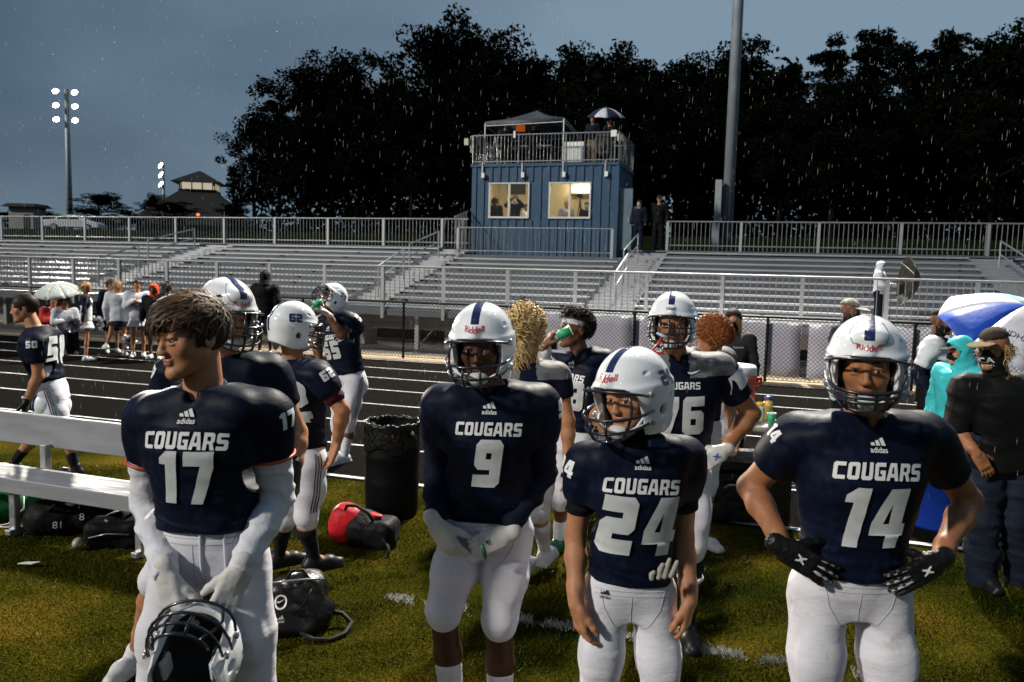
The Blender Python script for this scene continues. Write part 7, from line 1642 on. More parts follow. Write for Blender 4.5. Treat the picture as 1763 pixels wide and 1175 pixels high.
# ---- trash can
c_ = atz(674, 885); c_[2] = 0; zt_ = atH(674, 728, c_@HF)[2]; R0 = .215
t = thing('trash_can', tuple(c_), 'tall black trash can with bag liner on the track edge', 'trash can')
mb = MB(); mb.lathe(c_, [(R0*.92, 0.002), (R0*.97, .04), (R0, .25), (R0*1.0, .26), (R0*1.02, .28), (R0*1., .3), (R0*1.0, zt_*.64), (R0*1.02, zt_*.66), (R0, zt_*.68), (R0*.98, zt_*.95), (R0, zt_), (R0*.94, zt_), (R0*.9, .1)], 36, None, True, False); mb.build('barrel', mat('black_barrel', (.002, .002, .0024), .55, spec=.1, rvar=.12, vscale=6), t, True)
S = SDF(c_+np.array([-.27, -.27, zt_-.75]), c_+np.array([.27, .27, zt_+.06]), .008)
def tor(X, Y, Z):
    rr = np.sqrt((X-c_[0])**2+(Y-c_[1])**2); a = np.arctan2(Y-c_[1], X-c_[0]); return np.sqrt((rr-R0*.99)**2+(Z-zt_)**2*.35)-(.013+.003*np.sin(a*9)+.002*np.sin(a*23+1))
S.put(tor, c_+np.array([-.26, -.26, zt_-.06]), c_+np.array([.26, .26, zt_+.05]), 0)
def skirt(X, Y, Z):
    rr = np.sqrt((X-c_[0])**2+(Y-c_[1])**2); a = np.arctan2(Y-c_[1], X-c_[0]); return np.maximum(np.abs(rr-R0*1.02-.002*np.sin(a*14+Z*9))-.005, np.maximum(Z-zt_, zt_-.20-.03*np.sin(a*5)-Z))
S.put(skirt, c_+np.array([-.26, -.26, zt_-.3]), c_+np.array([.26, .26, zt_+.02]), .01)
V, Q = S.mesh(1); put_mesh('liner_bag', [(wrinkle(V, Q, .0018, 45., 2), Q)], mat('bin_liner', (.002, .002, .0024), .32, spec=.25, bump=.6, bscale=40), t)
p = atH(706, 752, c_@HF-.2); MB().tube([p, p+np.array([.02, -.01, .03]), p+np.array([.045, -.01, .0]), p+np.array([.05, 0, -.035])], [.012, .018, .012, .006], 6).build('liner_knot', MATS['bin_liner'], t, True)
# ---- red and black bag
c_ = atz(615, 940); c_[2] = 0; t = thing('duffel_bag', tuple(c_), 'red and black sports bag beside the trash can', 'bag'); R_ = rz(YAW+rad(-14)); L_ = lambda x, y, z: c_+R_@np.array([x, y, z])
soft('red_end', t, [('ell', L_(-.13, .06, .13), (.11, .13, .15), R_), ('ell', L_(-.08, .06, .17), (.12, .11, .11), R_)], M_BAGR, .009, .008, 16, 2, .003)
soft('black_body', t, [('box', L_(.10, .05, .10), (.17, .125, .10), R_, .06), ('ell', L_(.03, .06, .15), (.13, .11, .10), R_)], M_BAGF, .009, .006, 16, 3, .003)
soft('red_flap', t, [('ell', L_(.02, .05, .215), (.15, .05, .022), R_), ('ell', L_(.235, -.0, .11), (.022, .03, .06), R_)], M_BAGR, .007, .004, 22, 4)
MB().tube([L_(-.1, .0, .24), L_(-.06, -.04, .30), L_(.02, -.06, .31), L_(.10, -.04, .26), L_(.13, -.02, .20)], .012, 6).build('handle', M_STRAP, t, True); MB().tube([L_(.2, -.05, .12), L_(.28, -.1, .05), L_(.30, -.16, .012)], .012, 5).build('strap', M_STRAP, t, True)
# ---- black backpack
c_ = atz(512, 1085); c_[2] = 0; t = thing('backpack', tuple(c_), 'glossy black backpack with white emblem lying behind the bareheaded player', 'backpack'); R_ = rz(YAW+rad(14)); L_ = lambda x, y, z: c_+R_@np.array([x, y, z])
tilt = R_@rotm(0, rad(-18), rad(0)); o, ms_ = soft('body', t, [('box', L_(0, .07, .125), (.16, .11, .135), tilt, .07), ('box', L_(-.02, -.04, .09), (.125, .055, .085), tilt, .05), ('ell', L_(.05, .09, .21), (.12, .10, .085), tilt), ('ell', L_(.12, .02, .08), (.08, .10, .08), R_)], M_BAGK, .007, .010, 22, 5, .003)
bv = bvh_of(*ms_); MB().tube([L_(-.13, -.02, .285), L_(-.05, -.035, .295), L_(.06, -.03, .295), L_(.14, -.005, .28)], .006, 5).build('zip', M_CLEAR, t, True)
MB().tube([L_(.02, -.10, .16), L_(.05, -.085, .21), L_(.075, -.06, .25)], .006, 5).build('pocket_zip', M_STRAP, t, True)
bm = flat_text('O', .062, 'font'); decal('emblem', bm, bv, L_(-.085, -.15, .185), R_[:, 0], UP, M_NUMW, o, .003, .25)
decal('emblem', swoosh_bm(.04), bv, L_(-.085, -.15, .185), R_[:, 0], UP, M_NUMW, o, .003, .25); decal('brand_mark', adidas_bm(.055), bv, L_(-.085, -.15, .10), R_[:, 0], UP, M_NUMW, o, .003, .25)
MB().tube([L_(.02, -.12, .04), L_(.08, -.16, .015), L_(.17, -.18, .012), L_(.25, -.12, .014), L_(.29, -.03, .03), L_(.24, .03, .06), L_(.16, .03, .08)], .014, 5).build('shoulder_strap', M_STRAP, t, True); MB().tube([L_(-.06, -.02, .29), L_(-.03, .0, .335), L_(.03, .0, .335), L_(.06, -.02, .29)], .01, 6).build('grab_handle', M_STRAP, t, True)
# ---- bags under the bench
c_ = atz(112, 925); c_[2] = 0; t = thing('duffel_bag', tuple(c_), 'long black duffel bag under the bench with white lettering', 'bag'); R_ = rz(YAW+rad(10)); L_ = lambda x, y, z: c_+R_@np.array([x, y, z])
o, ms_ = soft('body', t, [('ell', L_(-.10, .1, .12), (.22, .14, .13), R_), ('ell', L_(.14, .12, .14), (.19, .13, .135), R_)], M_BAGF, .011, .012, 13, 7, .003); bv = bvh_of(*ms_)
decal('lettering', flat_text('81', .05, 'font', bold=.01), bv, L_(-.04, -.15, .10), R_[:, 0], UP, M_NUM, o, .003, .3); decal('lettering', flat_text('8', .05, 'font'), bv, L_(.12, -.15, .15), R_[:, 0], UP, M_NUM, o, .003, .3)
MB().tube([L_(-.1, -.01, .2), L_(-.02, -.06, .27), L_(.1, -.05, .28), L_(.2, .0, .22)], .012, 5).build('handle', M_STRAP, t, True); MB().tube([L_(.28, .05, .2), L_(.36, .02, .12), L_(.42, -.02, .16)], .012, 5).build('strap', M_STRAP, t, True)
c_ = atz(190, 945); c_[2] = 0; t = thing('backpack', tuple(c_), 'black backpack lying flat under the right end of the bench', 'backpack'); L_ = lambda x, y, z: c_+R_@np.array([x, y, z])
soft('body', t, [('box', L_(0.03, .08, .10), (.20, .13, .095), R_, .06), ('ell', L_(.05, .12, .18), (.12, .08, .06), R_)], M_BAGF, .011, .01, 14, 8, .003); MB().tube([L_(-.12, -.06, .10), L_(0, -.075, .13), L_(.14, -.07, .12)], .005, 5).build('zip', M_CLEAR, t, True); MB().tube([L_(.02, .1, .25), L_(.08, .05, .28), L_(.14, .1, .24)], .012, 5).build('grab_handle', M_STRAP, t, True)
o, _ = soft('bottle', t, [('ell', L_(-.20, -.02, .055), (.035, .05, .035), R_)], mat('clear_plastic', (.35, .33, .28), .2), .008, .002, 10, 3)
c_ = atz(10, 900); c_[2] = 0; t = thing('sack', tuple(c_), 'green drawstring sack at the left end of the bench', 'bag'); L_ = lambda x, y, z: c_+R_@np.array([x, y, z])
soft('body', t, [('ell', L_(-.08, .12, .12), (.22, .16, .15), R_), ('ell', L_(.10, .2, .14), (.14, .12, .11), R_)], M_BAGG, .011, .014, 15, 9, .003); MB().tube([L_(.13, .0, .20), L_(.15, -.06, .12), L_(.06, -.1, .02), L_(-.02, -.12, .012), L_(.08, -.16, .012), L_(.14, -.1, .012)], .006, 5).build('drawstring', M_WSTR, t, True)
c_ = atz(30, 978); t = thing('visor_strap', tuple(c_), 'small white scrap lying on the grass left of the bags', 'scrap')
MB().poly([c_+np.array(p) for p in ((0, 0, .03), (.10, .02, .035), (.13, .06, .04), (.02, .04, .03), (.0, .0, .025), (.10, .02, .03), (.13, .06, .035), (.02, .04, .025))], [(0, 1, 2, 3), (4, 7, 6, 5), (0, 4, 5, 1), (1, 5, 6, 2), (2, 6, 7, 3), (3, 7, 4, 0)]).build('strip', M_WHITEP, t)
# ---- water table
Dt = 6.15; tl = atH(1196, 728, Dt+.1); tr = atH(1345, 738, Dt-.05); ztab = (tl[2]+tr[2])/2; tl[2] = tr[2] = 0; tu = nrm(tr-tl); tn = np.array([-tu[1], tu[0], 0]); o0 = tl-tu*.9; Lw = np.linalg.norm(tr-o0)
t = thing('water_table', tuple(o0), 'folding table holding the orange cooler and bottles', 'table'); Mx = Matrix.Translation(Vector(o0)) @ Matrix(np.stack([tu, tn, UP], 1).tolist()).to_4x4()
MB().box((0, 0, ztab-.045), (Lw, .72, ztab), Mx).build('top', mat('table_grey', (.42, .40, .36), .45, var=.1, vscale=8), t, bevel=.01)
for xx in (.1, Lw-.08):
    for yy in (.08, .64): MB().tube([Mx @ Vector((xx, yy, ztab-.04)), Mx @ Vector((xx, yy, 0))], .018).build('leg', M_GALV, t)
LT = lambda px, dy: (lambda p: np.array([p[0], p[1], ztab])+tn*dy)(atH(px, 720, Dt))
c_ = LT(1262, .34); t = thing('drink_cooler', tuple(c_), 'big orange drink cooler with white lid on the water table', 'cooler'); OR = mat('cooler_orange', (.62, .075, .012), .4, var=.12, vscale=5)
k_ = (atH(1262, 628, c_@HF)[2]-ztab); R0 = .178
MB().lathe(c_, [(R0*.88, .005), (R0*.9, .02), (R0*.92, k_*.25), (R0, k_*.45), (R0*1.02, k_*.76), (R0*1.06, k_*.78), (R0*1.06, k_*.81), (R0*.99, k_*.82)], 32).build('body', OR, t, True)
MB().lathe(c_, [(R0*1.0, k_*.825), (R0*1.04, k_*.84), (R0*1.03, k_*.96), (R0*.97, k_), (R0*.4, k_*1.0), (R0*.35, k_*1.02)], 32).build('lid', mat('lid_white', (.66, .67, .68), .4), t, True)
for s_ in (-1, 1): MB().tube([c_+RGT*s_*R0*1.02+UP*k_*.73, c_+RGT*s_*(R0+.05)+UP*k_*.74, c_+RGT*s_*(R0+.055)+UP*k_*.66, c_+RGT*s_*R0*.98+UP*k_*.62], .018, 6).build('handle', OR, t, True)
MB().cbox((0, 0, 0), (.12, .07, .10), Matrix.Translation(Vector(c_-HF*.17+UP*.07)) @ Matrix.Rotation(YAW, 4, 'Z')).build('spigot_housing', OR, t, bevel=.012)
MB().lathe(c_-HF*.225+UP*.03, [(.014, 0), (.012, .05), (.022, .055), (.022, .085)], 12).build('spigot', mat('spigot_white', (.6, .66, .72), .4), t, True)
bm = rect_bm(.20, .16, 10); tmp = MB().lathe(c_, [(R0*.92, k_*.25), (R0*1.0, k_*.45), (R0*1.02, k_*.6)], 32); decal('label_panel', bm, BVHTree.FromPolygons([tuple(v_) for v_ in tmp.v], tmp.f), c_+UP*k_*.42-HF*.2-RGT*.02, _r0, UP, mat('worn_label', (.42, .33, .27), .6, var=.4, vscale=25), t, .004, .3)
def bottle(px, dy, r, h, m, capm, label):
    c_ = LT(px, dy); t = thing('bottle', tuple(c_), label, 'bottle', 'bottles on the water table')
    MB().lathe(c_, [(r*.9, .002), (r, .012), (r, h*.45), (r*.93, h*.5), (r, h*.56), (r, h*.74), (r*.6, h*.84)], 20).build('flask', m, t, True); MB().lathe(c_, [(r*.62, h*.845), (r*.8, h*.85), (r*.8, h*.96), (r*.5, h)], 16).build('cap', capm, t, True)
bottle(1311, .22, .042, .16, mat('pale_drink', (.50, .48, .36), .25), mat('yellow_cap', (.65, .45, .02), .4), 'squat bottle with yellow cap on the water table'); bottle(1327, .30, .038, .20, mat('yellow_drink', (.55, .42, .12), .2), mat('blue_cap', (.03, .07, .25), .4), 'tall yellow bottle with dark blue cap on the water table')
cup(LT(1330, .08)+UP*.05, UP, 'green paper cup standing on the water table', .034, .09)
for px, py, dd, ya, pi_, lab in ((1238, 752, -.15, -55, -20, 'white helmet hung at the front edge of the water table'), (1226, 712, -.05, -70, 25, 'white helmet peeking out behind the tallest player at the table')):
    p = atH(px, py, Dt+dd); t = thing('football_helmet', tuple(p), lab, 'helmet'); helmet(t, p, Hm(p, ya, pi_, 12), None, 'cage', False, 'schutt')
# black cart and dark gear under the table
c_ = atH(1265, 860, 6.3); c_[2] = 0; t = thing('equipment_trunk', tuple(c_), 'black equipment trunk in the shade under the water table', 'trunk'); Mx = Matrix.Translation(Vector(c_)) @ Matrix.Rotation(YAW-.1, 4, 'Z')
MB().box((-.45, -.1, .01), (.42, .45, .42), Mx).build('box', M_BAGK, t, bevel=.02); MB().box((-.46, -.11, .425), (.43, .46, .50), Mx).build('lid', M_BAGK, t, bevel=.02); MB().tube([Mx @ Vector((-.1, -.11, .3)), Mx @ Vector((-.08, -.15, .33)), Mx @ Vector((.08, -.15, .33)), Mx @ Vector((.1, -.11, .3))], .01).build('handle', M_GALV, t)
def tub(px, py, r, h, label):
    c_ = atz(px, py); c_[2] = 0; t = thing('plastic_tub', tuple(c_), label, 'tub', 'blue plastic tubs'); m_ = mat('blue_plastic', (.008, .035, .27), .35, rvar=.1, vscale=8)
    MB().lathe(c_, [(r*.82, .005), (r*.86, .03), (r*.98, h*.9), (r*1.06, h*.92), (r*1.06, h), (r*.95, h), (r*.80, .03)], 28, None, True, False).build('bucket', m_, t, True)
    for s_ in (-1, 1): MB().tube([c_+RGT*s_*r*.98+UP*h*.85, c_+RGT*s_*(r+.05)+UP*h*.86, c_+RGT*s_*(r+.05)+UP*h*.76, c_+RGT*s_*r*.96+UP*h*.75], .014, 6).build('handle', M_WSTR, t, True)
tub(1322, 895, .16, .36, 'small blue tub at the right end of the water table'); tub(1612, 905, .26, .42, 'large blue tub behind the elbow of the stocky player'); tub(1742, 925, .26, .42, 'large blue tub behind the legs of the masked man')

# ================================================================== UMBRELLAS
def umbrella(apex, axis, r, cols, label, n=8, depth=.30, text=None, shaft=.85, spin=0.):
    axis = nrm(axis); q = Vector(axis).to_track_quat('Z', 'Y'); Mx = Matrix.Translation(Vector(apex)) @ q.to_matrix().to_4x4() @ Matrix.Rotation(spin, 4, 'Z')
    t = thing('umbrella', tuple(apex), label, 'umbrella'); K = 6; best = 0
    if text: best = int(np.argmax([np.dot(np.array(Mx.to_3x3() @ Vector((math.cos(2*pi*(i+.5)/n), math.sin(2*pi*(i+.5)/n), 0))), -HF*.75-RGT*.6) for i in range(n)]))
    for i in range(n):
        vs_ = []; a0, a1 = 2*pi*i/n, 2*pi*(i+1)/n
        for k in range(K+1):
            f_ = k/K; z = -r*depth*f_**1.9*1.6
            for j in range(5):
                g_ = j/4; a = a0+(a1-a0)*g_; rr = r*f_*(1-.055*math.sin(pi*g_)*f_); vs_.append(Mx @ Vector((rr*math.cos(a), rr*math.sin(a), z+.02*r*math.sin(pi*g_)*f_)))
        o = MB().poly(vs_, [(k*5+j, k*5+j+1, (k+1)*5+j+1, (k+1)*5+j) for k in range(K) for j in range(4)]).build('panel', cols[(i-best) % len(cols)], t, True); md = o.modifiers.new('t', 'SOLIDIFY'); md.thickness = .002; md.offset = -1
        rb = [Mx @ Vector((r*f_*math.cos(a0), r*f_*math.sin(a0), -r*depth*f_**1.9*1.6-.008)) for f_ in np.linspace(.02, 1, 6)]; MB().tube(rb, .003, 4).build('rib', M_GALV, t)
        if text and i == best:
            tmp = BVHTree.FromPolygons([tuple(v_) for v_ in vs_], [(k*5+j, k*5+j+1, (k+1)*5+j+1, (k+1)*5+j) for k in range(K) for j in range(4)]); am = (a0+a1)/2; c_ = Mx @ Vector((r*.62*math.cos(am), r*.62*math.sin(am), -r*.12)); upv = (Mx.to_3x3() @ Vector((-math.cos(am), -math.sin(am), .2))); rt_ = (Mx.to_3x3() @ Vector((math.sin(am), -math.cos(am), 0)))*-1
            nn_ = Mx.to_3x3() @ Vector((math.cos(am)*.35, math.sin(am)*.35, 1)); decal('lettering', flat_text(text[0], .05, 'font'), tmp, np.array(c_)+np.array(nn_)*.05, np.cross(np.array(upv), np.array(nn_)), upv, M_NAVYP, o, .004, .3)
    MB().tube([Mx @ Vector((0, 0, .06)), Mx @ Vector((0, 0, -shaft*.95))], .006, 6).build('shaft', M_GALV, t); hk = [Mx @ Vector((0, 0, -shaft*.9)), Mx @ Vector((0, 0, -shaft)), Mx @ Vector((.02, 0, -shaft-.03))]; MB().tube(hk, .014, 6).build('handle', M_BLACK, t, True)
    return t
UW = fabric('umbrella_white', (.55, .55, .60), .5, .2); UB = fabric('umbrella_blue', (.01, .05, .32), .5, .2); UL = fabric('umbrella_lightblue', (.22, .42, .60), .5, .2); UN = fabric('umbrella_navy', (.012, .018, .05), .5, .2); UP_ = fabric('umbrella_pale', (.42, .46, .44), .5, .2, var=.25, vscale=30); UG = fabric('umbrella_olive', (.035, .034, .024), .6, .3)
umbrella(atH(1768, 526, 6.9), np.array(UP)*.86-HF*.50+RGT*.10, .62, [UW, UB, UW, UB, UW, UL, UW, UB], 'blue and white golf umbrella behind the masked man', text=('WYNDHAM', 5), spin=rad(20), shaft=.8)
umbrella(atH(97, 487, 16.2), UP*.95-HF*.28, .46, [UP_], 'pale patterned umbrella beside the cheerleaders')
umbrella(atH(1044, 186, 25.9), UP*.97-HF*.2, .62, [UN, UW], 'navy and white umbrella on the booth roof')
# ================================================================== SMALL FIGURES
def crowd(label, px, ytop, Dh, yaw, skin='fair', top='hoodie', topmat=None, bottom='long', botmat=None, hair='dark', floor=0., over=None, hat=0., headyaw=None, H=None, sleeve=1.95, loose=.015, longhair=0., hooded=None, masked=None, capm=None, group=None, shoe=None, build=1., hem=-.06, hands=None, sock=None, stance=1.):
    J, R, Hh = tpl_px(px, ytop, Dh, yaw, floor, over, H, hat, stance); Hd = Hm(J['head'], headyaw if headyaw is not None else yaw, -3); s_ = Hh/1.78
    f = figure('person', label, J, skin, Hd, max(Dh*.8, 9), floor=floor, s=s_, build=build, top=top, topmat=topmat or M_BLKF, pads=False, loose=loose, sleeve=sleeve, bottom=bottom, botmat=botmat or M_BLKF, shoe=shoe or M_SHOEW, hem=hem, group=group, sock=sock)
    if hooded: hood(f, hooded, J, Hd, s_)
    elif hair: strands('hair', f.t, J['head'], Hd, HAIR[hair], 420 if not longhair else 500, 3, .03+longhair, scalp(.05, -.02), lambda P: np.stack([0*P[:, 0], -.2+0*P[:, 0], -.2+0*P[:, 0]], 1), curl=.08, width=.009, lift=.12, grav=.4+longhair*4, segs=4, caph=.010, s=s_, spread=.15)
    if masked: mask(f, masked, J, Hd, s_)
    if capm: cap(f, capm, J, Hd, s_)
    f.Hh = Hh; f.s_ = s_; f.Hd = Hd
    return f
def pompom(p, r, label):
    rs = np.random.RandomState(int(abs(p[0])*100) % 999); n_ = 420; d = rs.normal(size=(n_, 3)); d /= np.linalg.norm(d, axis=1)[:, None]; u = np.cross(d, rs.normal(size=(n_, 3))); u /= np.linalg.norm(u, axis=1)[:, None]; w = .012; e = d*(r*rs.uniform(.6, 1.1, n_))[:, None]; e[:, 2] -= .02
    t = thing('pompom', tuple(p), label, 'pompom', 'silver pompoms'); V = np.stack([p+d*.01-u*w*.5, p+d*.01+u*w*.5, p+e+u*w, p+e-u*w], 1).reshape(-1, 3); put_mesh('streamers', [(V, np.arange(n_*4).reshape(-1, 4))], mat('silver_foil', (.6, .6, .62), .25, .7), t, False)['kind'] = 'stuff'
    MB().tube([p-UP*.05, p+UP*.05], .015, 6).build('grip', M_BLACK, t)
CG = 'cheerleaders on the track'
f = crowd('blond cheerleader facing right with pompoms in both hands', 147, 486, 15.3, 85, 'fair', 'shirt', M_WHITE, 'skirt', M_WHITE, 'light', group=CG, hair_=None) if False else crowd('blond cheerleader facing right with pompoms in both hands', 147, 486, 15.3, 85, 'fair', 'shirt', M_NAVYF, 'skirt', M_WHITE, 'light', group=CG, longhair=.06, shoe=M_SHOEW, loose=.0, build=.88, over=dict(wrR=(.16, -.03, .50), wrL=(-.17, .05, .50)))
S = SDF(*bb([f.J['pelvis'], f.J['neck']], .25), .018); b_ = .90*f.s_; Lt = np.linalg.norm(f.J['neck']-f.J['pelvis']); S.loft(f.J['pelvis'], f.R, [(-.05, 0, 0, .175*b_, .13*b_, .14*b_, 2.2), (.4*Lt, 0, 0, .17*b_, .14*b_, .125*b_, 2.2), (.75*Lt, 0, 0, .165*b_, .155*b_, .135*b_, 2.2), (.9*Lt, 0, 0, .10*b_, .12*b_, .12*b_, 2)], k=.02); V, Q = S.mesh(1); vo = put_mesh('white_tunic', [(V, Q)], M_WHITE, f.t)
decal('lettering', flat_text('PCA', .10, 'font', bold=.02), bvh_of(V, Q), f.J['pelvis']+f.R[:, 2]*.62*Lt+f.R[:, 1]*.2+f.R[:, 0]*.06, -f.R[:, 0]+f.R[:, 1]*.8, UP, M_NAVYP, vo, .006, .35)
pompom(atH(124, 556, 15.2), .16, 'silver pompom in the left hand of the cheerleader facing right'); pompom(atH(165, 555, 15.5), .15, 'silver pompom on the right of the cheerleader facing right')
crowd('girl in navy jacket facing the camera behind the white hoodie', 191, 481, 16.6, 12, 'fair', 'jacket', M_NAVYF, 'shorts', M_NAVYF, 'brown', group=CG, headyaw=30, build=.9, longhair=.05)
crowd('girl in white hooded jacket seen from behind', 203, 484, 16.1, 170, 'fair', 'jacket', M_WHT_H, 'skirt', M_NAVYF, 'light', group=CG, build=.95, loose=.03, hem=-.18, longhair=.06, over=dict(knL=(-.10, -.02, .30), anL=(-.13, -.13, .16), toL=(-.15, -.10, .08)))
f = crowd('girl in pale jacket holding her hands to her chest', 236, 482, 16.0, -5, 'fair', 'jacket', M_WHT_H, 'skirt', M_WHITE, 'dark', group=CG, build=.95, over=dict(wrR=(.02, .12, .74), wrL=(-.03, .13, .72), elR=(.14, .03, .66), elL=(-.14, .03, .66)), loose=.02)
print_on(f, 'lettering', flat_text('PCA', .08, 'font', bold=.02), .50, 0, M_NAVYP)
crowd('girl with orange hood under a black jacket', 265, 490, 15.8, -20, 'brown', 'jacket', M_BLKF, 'shorts', M_NAVYF, None, group=CG, hooded=fabric('orange_hood', (.55, .06, .012), .7), build=.95, loose=.02)
crowd('girl with flying dark hair almost hidden by the bareheaded player', 290, 500, 15.6, 140, 'fair', 'jacket', M_NAVYF, 'shorts', M_NAVYF, 'dark', group=CG, build=.9, longhair=.10, H=1.56)
pompom(atH(222, 586, 16.1), .15, 'silver pompom lying near the feet of the girls')
SIT = dict(pelvis=(0, 0, .26), hiR=(.055, .0, .26), hiL=(-.055, .0, .26), knR=(.06, .22, .27), knL=(-.06, .22, .27), anR=(.06, .24, .05), anL=(-.06, .24, .05), toR=(.07, .34, .02), toL=(-.07, .34, .02), neck=(0, .02, .56), shR=(.11, .02, .54), shL=(-.11, .02, .54), head=(0, .04, .66), elR=(.14, .06, .40), elL=(-.14, .06, .40), wrR=(.03, .18, .42), wrL=(-.03, .18, .42))
for px, Dh, lab, tm, hr_ in ((113, 16.4, 'girl in cream jacket sitting under the pale umbrella', M_WHT_H, 'brown'), (93, 16.7, 'child in red and white sitting under the pale umbrella', fabric('red_fabric', (.4, .03, .03), .7), 'dark')):
    J, R = template(*atH(px, 600, Dh)[:2], 0., 1.6, faceyaw(atH(px, 560, Dh), rad(10)), SIT); f = figure('person', lab, J, 'fair', R, 13., s=.9, top='jacket', topmat=tm, pads=False, loose=.02, sleeve=1.95, bottom='long', botmat=M_BLKF, shoe=M_SHOEB, group='seated spectators by the cheerleaders', hem=-.04)
    strands('hair', f.t, J['head'], R, HAIR[hr_], 420, 3, .08, scalp(.05, -.02), lambda P: np.stack([0*P[:, 0], -.2+0*P[:, 0], -.2+0*P[:, 0]], 1), curl=.1, width=.012, lift=.4, grav=.7, segs=4, caph=.012, s=.9)
    t = thing('sideline_cooler', tuple(J['pelvis']*np.array([1, 1, 0])), 'low dark seat box under the ' + ('girl in cream' if px == 113 else 'child in red'), 'box'); c_ = J['pelvis']; MB().box((c_[0]-.22, c_[1]-.18, .01), (c_[0]+.22, c_[1]+.18, .27)).build('box', M_BAGF, t, bevel=.02); MB().box((c_[0]-.225, c_[1]-.185, .275), (c_[0]+.225, c_[1]+.185, .30)).build('lid', M_BLACK, t)
crowd('person in black hooded jacket and shorts with back turned', 456, 481, 16.6, 165, 'brown', 'jacket', M_BLKF, 'shorts', M_NAVYF, None, hooded=M_BLKF, loose=.03, hem=-.12, H=1.78)
# spectator in the stands with an open umbrella
p = aty(1517, 450, 17.45); yw = 78
f = crowd('spectator in pale hooded sweatshirt standing on the bleacher walkway', 1517, 448, float(p@HF), yw, 'fair', 'hoodie', M_WHT_H, 'long', M_NAVYF, None, floor=1.0, hooded=M_WHT_H, masked=M_MASKBL, hat=.04, loose=.02, over=dict(wrR=(.06, .20, .66), elR=(.14, .04, .63), wrL=(-.04, .20, .66), elL=(-.14, .04, .63)), shoe=M_SHOEB)
umbrella(aty(1582, 486, 17.7), nrm(RGT*1.-UP*.12-HF*.15), .50, [UG], 'olive umbrella held sideways by the spectator in the stands', shaft=.75, depth=.34)
# people on the aisle stairs and roof
crowd('person in navy with blue mask on the stairs beside the booth', 1101, 345, 23.6, -15, 'fair', 'jacket', M_NAVYF, 'long', M_NAVYF, 'dark', floor=float(aty(1100, 427, 23.2)[2]), masked=M_MASKBL, shoe=M_SHOEB, group='people near the booth')
crowd('person in black leaning on the rail at the top of the stairs', 1136, 336, 24.8, -8, 'fair', 'jacket', M_BLKF, 'long', M_BLKF, None, floor=2.6, capm=M_BLKCAP, shoe=M_SHOEB, group='people near the booth')
for px, yt, lab, hd in ((870, 228, 'dim figure under the left half of the canopy', 'dark'), (918, 228, 'dim figure under the right half of the canopy', 'dark')):
    crowd(lab, px, yt, 26.0, 0, 'fair', 'jacket', M_BLKF, 'long', M_BLKF, hd, floor=5.25, H=1.32, group='people on the booth roof', shoe=M_SHOEB)
crowd('bearded man in dark jacket on the roof left of the umbrella', 1021, 201, 25.3, -20, 'tan', 'jacket', M_NAVYF, 'long', fabric('tan_trousers', (.16, .12, .08)), 'dark', floor=5.25, group='people on the booth roof', shoe=M_SHOEB)
crowd('man in navy jacket and cap under the roof umbrella', 1050, 204, 25.6, -40, 'fair', 'jacket', M_NAVYF, 'long', fabric('tan_trousers', (.16, .12, .08)), None, floor=5.25, capm=M_BLKCAP, group='people on the booth roof', shoe=M_SHOEB)
# people in the booth
crowd('woman with long dark hair in the left booth window', 852, 337, 25.9, 10, 'brown', 'jacket', M_BLKF, 'long', M_BLKF, 'black', floor=2.6, H=1.6, longhair=.1, group='people inside the booth', shoe=M_SHOEB)
crowd('man holding up a phone in the left booth window', 887, 328, 26.1, -5, 'fair', 'jacket', M_BLKF, 'long', M_BLKF, 'dark', floor=2.6, H=1.72, masked=M_WHITE, group='people inside the booth', over=dict(wrR=(.05, .16, .92), wrL=(-.05, .16, .92), elR=(.16, .06, .80), elL=(-.16, .06, .80)), shoe=M_SHOEB)
crowd('person in pale shirt at the edge of the left booth window', 908, 347, 25.8, -60, 'fair', 'shirt', M_WHITE, 'long', M_BLKF, 'dark', floor=2.6, H=1.42, group='people inside the booth', shoe=M_SHOEB)
crowd('masked man behind the camera in the right booth window', 1011, 342, 26.0, -20, 'fair', 'jacket', M_BLKF, 'long', M_BLKF, 'dark', floor=2.6, H=1.55, masked=M_MASKBL, group='people inside the booth', shoe=M_SHOEB)
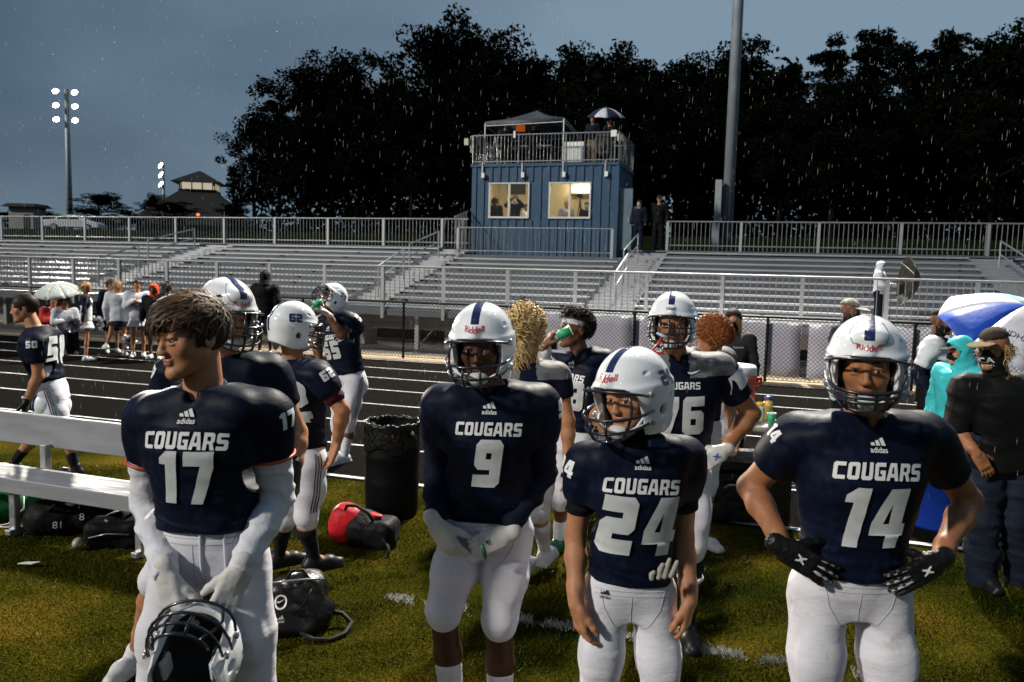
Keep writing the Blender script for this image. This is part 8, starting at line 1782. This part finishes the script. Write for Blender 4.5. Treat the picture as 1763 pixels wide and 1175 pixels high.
crowd('person behind the middle bar of the right booth window', 976, 334, 26.3, 20, 'fair', 'jacket', M_GREYH, 'long', M_BLKF, 'light', floor=2.6, H=1.6, group='people inside the booth', shoe=M_SHOEB)
c_ = aty(999, 338, 24.75); t = thing('video_camera', tuple(c_), 'video camera on a tripod in the right booth window', 'camera')
MB().cbox(c_, (.14, .26, .12)).build('camera_body', M_BLACK, t, bevel=.01); MB().lathe((0, 0, 0), [(.03, 0), (.035, .1)], 10, Matrix.Translation(Vector(c_+np.array([0, -.13, 0]))) @ Matrix.Rotation(pi/2, 4, 'X')).build('lens', M_BLACK, t)
for dx, dy in ((-.22, -.1), (.22, -.1), (0, .22)): rod('tripod_leg', c_-np.array([0, 0, .1]), (c_[0]+dx, c_[1]+dy+.1, 2.61), .014, M_BLACK, t, 6)

# ================================================================== RAIN
r = np.random.RandomState(21); n_ = 3000; d = 2.8+13*r.uniform(0, 1, n_)**.8; px_ = r.uniform(-60, 1820, n_); py_ = r.uniform(-60, 900, n_)
P = np.array([atH(a, b_, c_) for a, b_, c_ in zip(px_, py_, d)]); P = P[(P[:, 2] > .1)]; n_ = len(P); l = (.012+.010*r.uniform(0, 1, n_))[:, None]*(1+.06*np.linalg.norm(P-CAMP, axis=1))[:, None]; w = .00055+.0001*np.linalg.norm(P-CAMP, axis=1)[:, None]*.5; ax = nrm((.04, 0, 1)); a1 = RGT; a2 = HF
V = np.stack([P+ax*l, P+a1*w, P+a2*w, P-a1*w, P-a2*w, P-ax*l*.7], 1).reshape(-1, 3); b0 = (np.arange(n_)*6)[:, None]
Q = np.concatenate([np.concatenate([b0+i, b0+j, b0+k], 1) for i, j, k in ((0, 1, 2), (0, 2, 3), (0, 3, 4), (0, 4, 1), (5, 2, 1), (5, 3, 2), (5, 4, 3), (5, 1, 4))])
o = link('rain', mesh_np('rain', V, [Q], True), mat('raindrop', (.55, .55, .52), .2, spec=.6, alpha=.5)); tag(o, 'falling raindrops in front of the dark trees', 'rain', kind='stuff')
